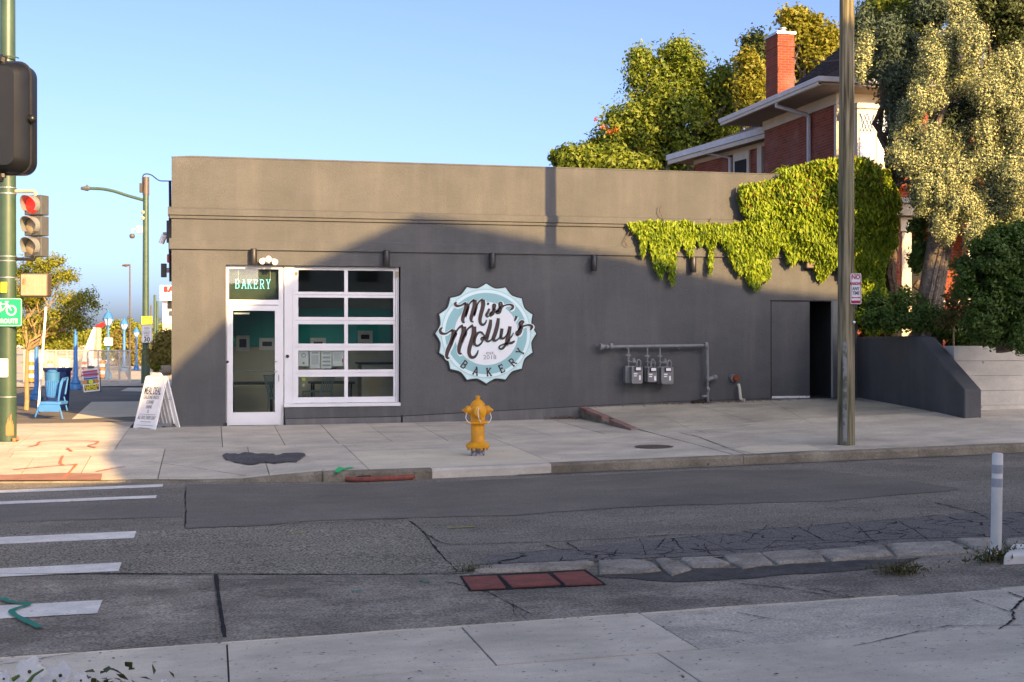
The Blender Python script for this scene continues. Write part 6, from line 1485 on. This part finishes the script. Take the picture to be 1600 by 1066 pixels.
# ------------------------------------------------------------------ brick house on the right
hs_ = thing('brick_house', 'two-storey red brick house with cream trim, slate roof and porch behind the bakery', 'house', (18, 32, 1.4))
WX, WY = 14.55, 28.8; EX = 13.6; EZ = 7.62
MB().box(WX, WX+.3, WY+.3, 33.0, 1.3, 7.18).build('side_wall', M['brickx'], hs_)
MB().box(WX, 24, WY, WY+.29, 1.3, 7.18).build('front_wall', M['bricky'], hs_)
MB().box(WX-.03, WX+.3, WY-.03, 33.06, 7.185, 7.44).build('frieze', M['cream'], hs_)
MB().box(WX+.31, 24, WY-.03, WY+.2, 7.185, 7.44).build('frieze', M['cream'], hs_)
MB().box(WX-.02, WX+.10, WY-.02, WY+.1, 1.3, 7.18).build('corner_board', M['cream'], hs_)
MB().box(EX+.05, 24.6, WY-.9, 33.85, 7.445, 7.49).build('soffit', M['soffit'], hs_)
mb = MB(); mb.prism([(EX,7.51),(EX-.02,7.60),(EX-.0,7.62),(EX+.12,7.62),(EX+.12,7.51)], WY-1.0, 33.9, 'y'); mb.build('gutter', M['gutter'], hs_)
mb = MB(); mb.box(EX-.0+.121, 24.6, WY-1.0, WY-.88, 7.51, 7.62); mb.build('gutter', M['gutter'], hs_)
MB().box(EX+.02, EX+.1, WY-.9, 33.84, 7.43, 7.505).build('fascia', M['cream'], hs_)
ry0, ry1 = WY-.9, 33.9; rx0, rx1 = EX+.12, 24.6; rxm = (rx0+rx1)/2
mb = MB(); zr0, zrt = 7.60, 8.5
mb.add([(rx0,ry0,zr0),(rx1,ry0,zr0),(rx1,ry1,zr0),(rx0,ry1,zr0),(rxm-1.2,ry0+3.4,zrt),(rxm+1.2,ry0+3.4,zrt)], [(0,1,5,4),(1,2,5),(0,4,3),(3,4,5,2)])
mb.build('roof', M['slate'], hs_)
ua, ub = at_Y(1232, 141, 37), at_Y(1312, 76, 37); sl_ = (ub.z-ua.z)/(ub.x-ua.x)
xr_ = 20.0; zt_ = ua.z+sl_*(xr_-ua.x); xe = xr_*2-ua.x
mb = MB(); mb.add([(ua.x,33.6,ua.z),(xe,33.6,ua.z),(xr_,36.6,zt_),(ua.x,37,ua.z),(xe,37,ua.z),(xr_,37,zt_),(ua.x,33.6,7.5),(xe,33.6,7.5),(ua.x,37,7.5),(xe,37,7.5)],
    [(0,1,2),(0,2,5,3),(1,4,5,2),(0,3,8,6),(0,6,7,1),(3,5,4)])
mb.build('upper_roof', M['slate'], hs_)
mb = MB()
for i in range(16):
    f = i/16; x = ua.x+(xr_-ua.x)*f; z = ua.z+(zt_-ua.z)*f; mb.box(x-.02, x+.10, 33.6+3.*f, 37, z+.01, z+.05)
mb.build('shingle_courses', M['slate'], hs_)['kind'] = 'stuff'
# chimney
cx0, cy0 = 15.32, 33.85; ch_ = MB().box(cx0, cx0+.50, cy0, cy0+.8, 7.6, 10.05).build('chimney', M['bricky'], hs_)
MB().box(cx0-.035, cx0+.535, cy0-.035, cy0+.835, 10.052, 10.12).build('chimney_cap', M['steel'], ch_)
MB().lathe((cx0+.27, cy0+.3, 10.12), [(.0001,0),(.10,0),(.10,.12),(.13,.13),(.13,.16),(.0001,.17)], 12).build('flue', M['steel'], ch_, smooth=True)
MB().box(cx0-.02, cx0+.52, cy0-.02, cy0+.82, 9.72, 9.80).build('corbel', M['bricky'], ch_)
# downspouts (gutter outlet, swan neck, pipe)
def xw(px, py, X): v = at_X(px, py, X); return (v.x, v.y, v.z)
a = at_X(1213, 150, EX+.08); b_ = at_X(1264, 183, WX-.06)
MB().tube([tuple(a), (a.x, a.y, a.z-.25), (b_.x-.05, b_.y, b_.z+.05), tuple(b_), (b_.x, b_.y, 1.5)], .055, 10).build('downspout', M['gutter'], hs_, smooth=True)
# rear wing
P1, P2 = Vector((14.7, 33.7, 0)), Vector((13.99, 39.3, 0)); dirw = (P2-P1).normalized(); nrm = Vector((dirw.y, -dirw.x, 0)); nrm = nrm if nrm.x > 0 else -nrm
def wing(a0, a1, o0, o1, z0, z1, mat, name):
    q = [P1+dirw*a0+nrm*o0, P1+dirw*a1+nrm*o0, P1+dirw*a1+nrm*o1, P1+dirw*a0+nrm*o1]
    return MB().prism([(v.x, v.y) for v in q], z0, z1).build(name, mat, hs_)
zw = 7.38; Lw = (P2-P1).length
wing(-1, Lw, .0, .13, zw-.17, zw, M['gutter'], 'gutter'); wing(-1, Lw-.05, .03, .1, zw-.30, zw-.18, M['cream'], 'fascia'); wing(-1, Lw, .131, 5, zw-.25, zw-.19, M['soffit'], 'soffit')
wing(.3, Lw-.9, .5, .9, 6.99, zw-.26, M['cream'], 'frieze'); wing(.3, Lw-.95, .53, .9, 1.3, 6.985, M['brickx'], 'rear_wall'); wing(Lw-.94, Lw-.90, .53, 5, 1.3, zw-.26, M['bricky'], 'end_wall')
q0 = [P1+dirw*-1+nrm*.13, P1+dirw*Lw+nrm*.13, P1+dirw*(Lw-2.5)+nrm*4.5, P1+dirw*-1+nrm*4.5]
mb = MB(); mb.add([(q0[0].x,q0[0].y,zw-.02),(q0[1].x,q0[1].y,zw-.02),(q0[2].x,q0[2].y,9.0),(q0[3].x,q0[3].y,9.0)], [(0,3,2,1)]); mb.build('roof', M['slate'], hs_)
def wpt(px, py, o): # point on wing plane offset o
    u, v = uv(px, py); D = Vector((SN+CN*u, CN-SN*u, -v)); base = P1+nrm*o; s = (base.x*nrm.x+base.y*nrm.y)/(D.x*nrm.x+D.y*nrm.y); return Vector((D.x*s, D.y*s, CZ+D.z*s))
a = wpt(1101, 228, .06); b_ = wpt(1141, 247, .49)
MB().tube([tuple(a), (a.x, a.y, a.z-.2), tuple(b_), (b_.x, b_.y, 1.5)], .055, 10).build('downspout', M['gutter'], hs_, smooth=True)
wc = wpt(1157, 262, .52); l_ = (Vector((wc.x, wc.y, 0))-P1).dot(dirw)
wf = wing(l_-.55, l_+.35, .47, .525, 4.4, 6.98, M['cream'], 'window'); 
q = [P1+dirw*(l_-.42)+nrm*.45, P1+dirw*(l_+.22)+nrm*.45, P1+dirw*(l_+.22)+nrm*.465, P1+dirw*(l_-.42)+nrm*.465]
MB().prism([(v.x, v.y) for v in q], 4.5, 6.75).build('pane', M['dark'], wf)
wc2 = wpt(1189, 262, .51); l2 = (Vector((wc2.x, wc2.y, 0))-P1).dot(dirw); wing(l2-.12, l2+.12, .45, .54, 4.0, 6.98, M['cream'], 'corner_board')
# bay window on the front
bw = MB(); bay = [(14.70,WY-.02),(14.8,WY-.55),(16.4,WY-.55),(16.75,WY-.02)]
bayo = bw.prism(bay, 5.62, 7.0).build('bay_window', M['cream'], hs_)
MB().prism([(14.65,WY-.0),(14.75,WY-.65),(16.5,WY-.65),(16.85,WY-.0)], 5.5, 5.615).build('sill', M['cream'], bayo); MB().prism([(14.67,WY-.01),(14.77,WY-.6),(16.45,WY-.6),(16.8,WY-.01)], 7.001, 7.12).build('head', M['cream'], bayo)
for x0, x1 in ((14.86,15.22),(15.30,15.85),(15.93,16.35)):
    MB().box(x0, x1, WY-.565, WY-.551, 5.72, 6.38).build('shade', M['white'], bayo); MB().box(x0, x1, WY-.565, WY-.551, 6.46, 6.88).build('leaded_pane', M['sky2'], bayo)
    for kx in range(4):
        xx = x0+(x1-x0)*kx/4; MB().tube([(xx, WY-.57, 6.46), (min(x1, xx+(x1-x0)/2), WY-.57, 6.88)], .006, 3).build('lead', M['dark'], bayo)
        MB().tube([(x1-(xx-x0), WY-.57, 6.46), (max(x0, x1-(xx-x0)-(x1-x0)/2), WY-.57, 6.88)], .006, 3).build('lead', M['dark'], bayo)
MB().box(14.56, 24, WY-.6, WY-.02, 5.2, 5.49).build('brick_course', M['bricky'], hs_)
# porch
PY = 26.3
px0 = at_Y(1383, 400, PY).x; px1 = at_Y(1407, 400, PY).x
MB().box(px0, px1, PY, PY+.55, 1.3, 4.28).build('brick_pier', M['bricky'], hs_)
a, b_ = at_Y(1418, 400, PY-.05).x, at_Y(1434, 400, PY-.05).x
pc = MB().box(a, b_, PY+.2, PY+.45, 1.3, 3.95).build('porch_column', M['cream'], hs_, bevel=.02); MB().box(a-.07, b_+.07, PY+.13, PY+.52, 3.96, 4.28).build('capital', M['cream'], pc, bevel=.02)
MB().box(px0-.2, 24, PY-.12, PY+.7, 4.30, 4.55).build('porch_beam', M['cream'], hs_); MB().box(px0-.35, 24, PY-.3, WY-.02, 4.56, 4.66).build('porch_roof', M['gutter'], hs_)
for x in (16.6, 18.9): 
    pc = MB().box(x, x+.3, PY+.2, PY+.45, 1.3, 3.95).build('porch_column', M['cream'], hs_, bevel=.02); MB().box(x-.07, x+.37, PY+.13, PY+.52, 3.96, 4.28).build('capital', M['cream'], pc)
MB().box(15.2, 24, PY-.05, WY-.02, 1.3, 1.75).build('porch_floor', M['bricky'], hs_)
MB().box(15.9, 17.3, WY-.05, WY-.01, 2.0, 4.0).build('dark_window', M['dark'], hs_)
MB().box(15.3, 24, PY+.0, PY+.1, 2.35, 2.42).build('porch_rail', M['gutter'], hs_); MB().box(15.3, 24, PY+.0, PY+.1, 1.78, 1.84).build('porch_rail', M['gutter'], hs_)
for i in range(9): MB().box(15.4+i*1.0, 15.46+i*1.0, PY+.02, PY+.08, 1.84, 2.35).build('baluster', M['gutter'], hs_)
MB().box(15.6, 16.5, PY-.4, PY-.1, 2.05, 2.35).build('brick_plinth', M['bricky'], hs_)

# ------------------------------------------------------------------ vine over the parapet
vine = thing('climbing_vine', 'bright yellow-green vine hanging over the right end of the parapet', 'vine', (11.5, YF-.2, 1.5))
def fac(poly): return [(fx(x), fz(x, y)) for x, y in poly]
vp1 = [(978,352),(1012,346),(1050,349),(1068,346),(1085,353),(1110,350),(1130,352),(1150,349),(1165,345),(1152,330),(1148,305),(1152,292),(1175,288),(1209,283),(1213,272),(1240,261),(1275,253),(1310,251),(1345,256),(1372,272),(1382,300),(1388,330),(1390,360),(1384,400),(1374,425),(1372,445),(1386,470),(1396,500),(1392,522),(1352,520),(1345,480),(1335,455),(1312,440),(1300,410),(1290,430),(1283,442),(1272,436),(1266,412),(1240,404),(1235,415),(1226,412),(1220,392),(1215,378),(1208,400),(1200,408),(1203,430),(1196,442),(1188,438),(1184,450),(1176,455),(1166,446),(1160,425),(1152,432),(1142,418),(1132,395),(1122,380),(1113,378),(1111,410),(1108,430),(1103,425),(1105,392),(1098,378),(1092,388),(1084,374),(1078,402),(1070,398),(1062,378),(1054,398),(1052,430),(1049,448),(1044,440),(1038,410),(1030,440),(1020,420),(1012,392),(1008,370),(1003,402),(998,398),(996,376),(990,365),(984,362)]
pf = fac(vp1); xs_ = [p[0] for p in pf]; zs_ = [p[1] for p in pf]
N0 = 60000; P2_ = np.stack([rng.uniform(min(xs_), max(xs_), N0), rng.uniform(min(zs_), max(zs_), N0)], 1); P2_ = P2_[inpoly(P2_, pf)]
# thickness: bulging mound at the right, thin curtain at the left
bx_ = np.clip((P2_[:, 0]-fx(1100))/(fx(1300)-fx(1100)), 0, 1); bz_ = np.clip((P2_[:, 1]-2.9)/1.3, 0, 1)
bump_ = np.sin(P2_[:, 0]*5.1+np.sin(P2_[:, 1]*3.7)*1.3)*np.cos(P2_[:, 1]*4.3+P2_[:, 0]*1.7)
dep = .10+.50*bx_*bz_+.10*bump_*(.4+bx_) + .05
dep = np.clip(dep, .06, None)
jj = rng.uniform(0, 1, len(P2_))**.45
yy = YF-dep*jj
P3 = np.stack([P2_[:, 0], yy, P2_[:, 1]], 1)
D3 = np.tile(np.array([.05, -1.0, .35]), (len(P3), 1))
redm = (P2_[:, 1] > 4.2) & (rng.uniform(0, 1, len(P3)) < .16)
leaf_mesh('foliage', P3[~redm], D3[~redm], .118, M['vine'], vine, kind='stuff', asp=.40, jitter=.55, droop=(0,0,-1.5), fold=.5)
leaf_mesh('turning_leaves', P3[redm], D3[redm], .08, M['vinered'], vine, kind='stuff', asp=.45, jitter=.5, droop=(0,0,-1.6))
for pl_ in ([(1035,345),(1028,330),(1030,322)], [(985,354),(974,378),(978,386)], [(1105,350),(1108,340)], [(1040,349),(1058,346)]):
    MB().tube([(fx(x), YF-.09, fz(x,y)) for x, y in pl_], .008, 4).build('tendril', M['barkd'], vine)
# backing mass of the mound on top of the roof edge
bl = []
for x, y, rx, ry, dy in [(1250,290,55,28,.5),(1330,300,50,40,.7),(1348,345,32,50,.5),(1343,430,28,56,.3),(1362,500,30,26,.0),(1200,310,40,18,.4),(1300,280,50,22,.9)]:
    c_ = at_Y(x, y, YF+dy); k = F/26.8; bl.append((c_.x, c_.y, c_.z, rx/k, .45, ry/k))
P, D = clumps(bl, 420, 60, .22, .3); leaf_mesh('rear_foliage', P, D, .10, M['vine'], vine, kind='stuff', asp=.45, droop=(0,0,-1))
vs2 = thing('ivy_on_pier', 'darker green vine climbing the brick between the pole and the porch pier', 'vine', (14.0, 26.0, 1.4))
bl = []
for x, y, rx, ry, d_ in [(1345,290,36,34,26.9),(1354,335,24,36,27.),(1346,400,24,40,27.2),(1362,295,24,26,27.4),(1368,478,14,26,27),(1350,480,26,30,26.6)]:
    c_ = at_d(x, y, d_+.9); k = F/28; bl.append((c_.x, c_.y, c_.z, rx/k, .4, ry/k))
P, D = clumps(bl, 300, 60, .22, .4); leaf_mesh('foliage', P, D, .105, M['hedge'], vs2, kind='stuff', asp=.5, droop=(0,0,-1)); limb(m_ := MB(), (14.0,26,1.4), (13.9,26,4), .04, .03); m_.build('stem', M['barkd'], vs2)

# ------------------------------------------------------------------ junipers, garden and background trees
def T(name, label, items, d, mat, ls, n, per, rc, bark, tr=.15, base=None, cat='tree', shell=.5, asp=.5, up=0, group=None, dvar=.6, depth=.8, fork=.45, limbs=True, zbase=1.35):
    bl = []
    for it in items:
        x, y, rx, ry = it[:4]; dd = d+(it[4] if len(it) > 4 else random.uniform(-dvar, dvar))
        c_ = at_d(x, y, dd); k = F/dd; bl.append((c_.x, c_.y, c_.z, rx/k, rx/k*depth, ry/k))
    if cat == 'tree' and shell < .5:
        ex = []
        for q in bl:
            for _ in range(5):
                th_ = random.uniform(0, 2*math.pi); r_ = random.uniform(.7, 1.02); s_ = random.uniform(.16, .36)
                ex.append((q[0]+q[3]*r_*math.cos(th_)*CN, q[1]-q[3]*r_*math.cos(th_)*SN, q[2]+q[5]*r_*math.sin(th_), q[3]*s_*.8, q[3]*s_*.8, q[5]*s_*2.2))
        bl = [(q[0], q[1], q[2], q[3]*.82, q[4]*.82, q[5]*.82) for q in bl] + ex
    b = base or (bl[0][0], bl[0][1], zbase)
    return tree(name, label, b, bl, tr, mat, ls, n, per, rc, bark, cat=cat, shell=shell, asp=asp, up=up, group=group, fork=fork, limbs=limbs)
jb = at_d(1452, 535, 25.8)
jt = thing('juniper_tree', 'large pale sunlit juniper with leaning grey trunk in front of the brick house', 'tree', (jb.x, jb.y, 1.33))
mb = MB(); pts = [tw(1446,540,25.8), tw(1450,500,25.8), tw(1452,470,25.8), tw(1460,420,25.8), tw(1467,380,25.9), tw(1470,340,26), tw(1462,280,26.2), tw(1458,200,26.4), tw(1475,120,26.6), tw(1490,40,26.8), tw(1495,-40,26.8)]
mb.tube(pts, [.30,.26,.235,.225,.225,.2,.16,.14,.12,.09,.06], 14)
mb.build('trunk', M['bark'], jt, smooth=True)
for k in range(5):
    a = -2.4+k*.42; mb = MB(); mb.tube([(p_[0]+r_*math.cos(a+.15*i), p_[1]+r_*math.sin(a+.15*i), p_[2]) for i, (p_, r_) in enumerate(zip(pts[:6], [.29,.25,.225,.215,.215,.19]))], .045, 6); mb.build('bark_ridge', M['bark'], jt, smooth=True)
for ps in ([(1466,385),(1490,350),(1530,330),(1570,345)], [(1468,330),(1500,280),(1540,240),(1590,200)], [(1462,270),(1440,230),(1420,200),(1400,190)], [(1460,210),(1480,160),(1520,120),(1560,90)], [(1462,190),(1445,160),(1430,130)], [(1468,360),(1510,365),(1520,390)], [(1468,350),(1520,345),(1500,390)], [(1460,280),(1430,280),(1400,290)], [(1462,300),(1450,250),(1445,215)],[(1470,330),(1540,305),(1600,300)]):
    mb = MB(); q_ = [tw(x, y, 25.7+random.uniform(-.2,.3)) for x, y in ps]; mb.tube(smooth_curve(q_, 3), [.07-.05*i/(3*(len(ps)-1)) for i in range(3*(len(ps)-1)+1)], 7); mb.build('branch', M['bark'], jt, smooth=True)
def tufts(items, d, dj, n, per, rc, up_, depth=.55, shell=.35):
    bl = []
    for x, y, rx, ry in items:
        dd = d+random.uniform(-dj, dj); c_ = at_d(x, y, dd); k = F/dd; bl.append((c_.x, c_.y, c_.z, rx/k*.78, rx/k*depth*.78, ry/k*.84))
    return clumps(bl, n, per, rc, shell, up_)
lit = [(1500,40,28,44),(1480,85,30,35),(1520,75,30,40),(1460,110,26,32),(1500,130,34,30),(1450,80,16,30),(1350,85,16,28),(1345,115,16,22),(1560,120,36,32),(1590,110,26,40),(1545,150,36,30),(1585,170,34,34),(1440,165,28,22),(1425,190,22,22),(1420,225,30,26),(1460,230,30,30),(1404,250,22,16),(1500,240,34,28),(1540,215,30,24),(1440,265,34,26),(1490,280,40,28),(1540,265,36,28),(1585,230,30,30),(1580,285,36,30),(1450,305,34,24),(1500,325,40,22),(1550,320,40,26),(1590,340,30,26),(1530,350,30,18),(1440,325,22,18),(1470,345,20,12),(1560,365,30,20),(1415,270,14,14)]
lit += [(1480,370,24,14),(1600,300,30,30),(1595,200,30,30),(1530,380,30,14),(1590,375,30,16),(1600,250,24,24),(1465,160,16,20),(1410,250,16,16),(1520,330,30,16)]
P, D = tufts(lit, 25.3, .45, 2300, 95, .135, 1.6, shell=.45)
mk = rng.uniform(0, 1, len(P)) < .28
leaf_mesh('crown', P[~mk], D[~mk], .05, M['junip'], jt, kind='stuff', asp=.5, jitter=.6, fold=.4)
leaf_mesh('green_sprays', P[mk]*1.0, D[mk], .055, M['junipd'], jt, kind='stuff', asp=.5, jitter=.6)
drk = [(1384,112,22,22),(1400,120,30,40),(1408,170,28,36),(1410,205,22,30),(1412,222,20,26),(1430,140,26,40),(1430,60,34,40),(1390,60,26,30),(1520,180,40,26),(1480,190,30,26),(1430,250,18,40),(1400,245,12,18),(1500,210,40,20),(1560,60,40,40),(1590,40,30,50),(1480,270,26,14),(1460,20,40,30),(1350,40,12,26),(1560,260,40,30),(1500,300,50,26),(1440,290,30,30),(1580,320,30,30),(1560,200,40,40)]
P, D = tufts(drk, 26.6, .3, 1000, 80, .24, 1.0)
leaf_mesh('shaded_crown', P, D, .075, M['junipd'], jt, kind='stuff', asp=.5, jitter=.6)  # dark leaves behind the lit tufts paint the shade in the gaps
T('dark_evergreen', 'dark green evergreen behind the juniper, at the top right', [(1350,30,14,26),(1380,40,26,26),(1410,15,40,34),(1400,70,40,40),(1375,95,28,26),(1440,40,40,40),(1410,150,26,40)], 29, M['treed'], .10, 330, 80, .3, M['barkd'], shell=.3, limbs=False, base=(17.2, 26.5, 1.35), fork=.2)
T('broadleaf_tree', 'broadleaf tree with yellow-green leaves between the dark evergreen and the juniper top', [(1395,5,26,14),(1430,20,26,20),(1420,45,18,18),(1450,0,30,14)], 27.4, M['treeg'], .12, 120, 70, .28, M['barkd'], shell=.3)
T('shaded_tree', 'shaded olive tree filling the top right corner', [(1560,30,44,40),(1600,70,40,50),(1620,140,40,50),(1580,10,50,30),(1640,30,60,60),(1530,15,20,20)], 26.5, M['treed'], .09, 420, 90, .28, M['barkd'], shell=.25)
T('red_leaf_shrub', 'few red leaves among the shaded tree at the right', [(1562,58,7,6),(1572,72,5,4)], 26.4, M['redfl'], .06, 8, 10, .1, M['barkd'], cat='shrub', limbs=False)
T('garden_hedge', 'dense dark green bush spilling over the concrete retaining wall', [(1530,430,40,50),(1570,400,50,50),(1600,460,60,60),(1545,480,36,46),(1585,500,44,34),(1530,500,24,26),(1600,400,40,50),(1550,520,30,20),(1598,520,24,34),(1640,450,60,80),(1510,440,16,24)], 22.4, M['hedge'], .075, 700, 110, .17, M['barkd'], tr=.04, base=(15.6, 23.0, 1.35), fork=.1, cat='bush', shell=.35, dvar=.25, depth=.35, limbs=False)
T('yellow_shrub', 'yellow-green shrub tops under the juniper at the right edge', [(1570,380,40,24),(1600,385,30,30),(1540,390,20,16)], 23.2, M['treey'], .08, 120, 80, .2, M['barkd'], cat='shrub', shell=.3, dvar=.2, depth=.5, limbs=False)
T('garden_shrub', 'low leafy plants growing behind the grey wing wall', [(1375,484,26,26),(1400,497,30,18),(1430,502,30,14),(1460,498,26,18),(1410,470,16,26),(1362,495,16,18),(1490,506,20,16),(1440,480,10,20),(1500,518,26,12),(1470,518,24,8),(1530,520,26,10),(1512,533,36,9)], 25.0, M['hedge'], .08, 300, 60, .17, M['barkd'], tr=.03, base=(14.2, 25.6, 1.35), fork=.1, cat='shrub', shell=.3, depth=.4, limbs=False)
T('wall_ivy', 'dark ivy climbing beside the white porch column', [(1440,340,10,40),(1436,390,12,36),(1428,355,8,14),(1430,410,12,16)], 25.9, M['hedge'], .08, 90, 50, .13, M['barkd'], cat='vine', shell=.2, limbs=False, tr=.03)
T('low_plant', 'pale stemmed plants in front of the porch railing', [(1490,470,16,20),(1510,490,18,18),(1480,500,16,12)], 24.4, M['weed'], .06, 70, 40, .14, M['barky'], cat='plant', limbs=True, tr=.02)
# trees behind the bakery
T('background_tree', 'broad green tree behind the bakery roof, left of the brick house', [(1035,120,42,40),(1070,115,30,36),(1005,150,36,40),(1050,170,60,50),(1100,160,45,40),(985,190,34,40),(1020,210,60,50),(1085,215,60,45),(955,215,28,30),(1130,180,40,40),(1140,140,20,26),(1160,170,40,40),(1010,250,70,30),(1100,250,60,30),(1062,85,12,14),(1000,100,10,16),(1125,125,8,20),(1170,140,20,24)], 52, M['treeg'], .18, 520, 90, .66, M['bark'], tr=.35, shell=.3, zbase=0)
T('background_tree', 'low spreading tree showing just above the parapet beside the tall green one', [(895,250,20,14),(925,255,30,16),(960,255,34,20),(885,245,8,10),(915,243,20,12),(990,262,34,16)], 48, M['treeg'], .22, 220, 90, .45, M['bark'], tr=.2, shell=.3, zbase=0)
T('trumpet_flowers', 'cluster of orange trumpet flowers at the left of the background tree', [(943,201,5,3),(952,206,4,3),(962,203,3,2),(931,187,2,1)], 49.5, M['orangefl'], .10, 12, 7, .12, M['bark'], cat='flowers', limbs=False)
T('yellow_tree', 'yellow-green tree glowing behind the chimney', [(1255,80,22,40),(1270,60,22,30),(1250,45,16,22),(1290,80,16,24),(1175,130,18,30),(1185,160,24,26),(1265,105,34,34),(1240,35,16,12),(1170,110,14,20),(1300,70,8,14)], 46, M['treey'], .17, 230, 85, .5, M['bark'], tr=.25, shell=.25, zbase=0)
T('dark_far_tree', 'dark thin-leaved tree peeping left of the chimney', [(1183,85,14,26),(1175,70,8,12),(1190,120,10,30)], 50, M['treed'], .2, 60, 50, .5, M['bark'], tr=.2, shell=.2, zbase=0)

# ------------------------------------------------------------------ white flowers close to the camera
fl_ = thing('white_flowers', 'white petunia flowers close to the camera at the bottom left corner', 'flowers', tuple(at_d(60, 1150, 3.2)))
def flower(px, py, s, tilt):
    c_ = at_d(px, py, 3.2+random.uniform(-.1,.1)); k = F/3.2; r = s/k
    vs = [(0,0,-r*.35)]; n = 30
    for ring, (f, z) in enumerate(((.35,-.15),(.7,.0),(1.0,-.05))):
        for i in range(n):
            a = 2*math.pi*i/n; rr = r*f*(1+.10*math.cos(5*a)*(ring/2)); vs.append((rr*math.cos(a), rr*math.sin(a), r*z+r*.09*math.sin(5*a+ring)*ring+r*.05*math.sin(13*a)*ring))
    fs = [(0, 1+i, 1+(i+1)%n) for i in range(n)]
    for ring in range(2):
        for i in range(n): a = 1+ring*n+i; b = 1+ring*n+(i+1)%n; fs.append((a, a+n, b+n, b))
    mb = MB(); e = Matrix.Translation(c_) @ Matrix.Rotation(tilt[0], 4, 'X') @ Matrix.Rotation(tilt[1], 4, 'Y'); mb.M = e; mb.add(vs, fs)
    o = mb.build('flower', M['petal'], fl_, smooth=True)
    mb = MB(); mb.M = e; mb.ball((0,0,-r*.22), r*.14, 8); mb.build('flower_centre', M['weed'], o, smooth=True)
    MB().tube([tuple(e @ Vector((0,0,-r*.3))), tuple(c_+Vector((random.uniform(-.02,.02),.02,-.12))), tuple(c_+Vector((0,.03,-.3)))], .0028, 6).build('stem', M['stem'], fl_)
for a in [(47,1049,21,(1.2,.3)), (92,1054,21,(.9,-.4)), (128,1062,14,(.8,.6)), (4,1060,14,(1.0,-.5)), (257,1065,6,(.4,.2)), (68,1071,20,(.6,.2)), (20,1076,18,(.7,0)), (110,1082,20,(.6,.3)), (160,1088,18,(.5,.2))]: flower(*a)
for ps in ([(40,1072),(52,1056),(68,1046)], [(20,1062),(30,1056)], [(88,1072),(84,1062)]):
    MB().tube([at_d(x, y, 3.1) for x, y in ps], [.006,.004,.0025][:len(ps)], 6).build('stem', M['stem'], fl_)
q = [at_d(x, y, 3.2) for x, y in ((60,1120),)][0]
P, D = clumps([(q.x, q.y+.05, q.z-.06, .35, .2, .10)], 60, 40, .08, .2); leaf_mesh('leaves', P, D, .035, M['weed'], fl_, kind='stuff')
pl = thing('planter', 'low planter box holding the white flowers, below the bottom left corner', 'planter', (q.x, q.y, zn(0,3)))
MB().box(q.x-.5, q.x+.5, q.y-.2, q.y+.3, zn(0,3)-.02, q.z-.14).build('box', M['wood'], pl, bevel=.01)
MB().box(q.x-.46, q.x+.46, q.y-.16, q.y+.26, q.z-.139, q.z-.12).build('soil', M['dirt'], pl)

t = thing('overhead_wire', 'thin dark wire running from the chimney to the right in front of the yellow tree', 'wire', tuple(at_d(1238, 90, 36)))
MB().tube(smooth_curve([tuple(at_d(1238,90,36)), tuple(at_d(1275,95,35)), tuple(at_d(1318,92,33)), tuple(at_d(1400,60,30))], 5), .012, 4).build('wire', M['black'], t)
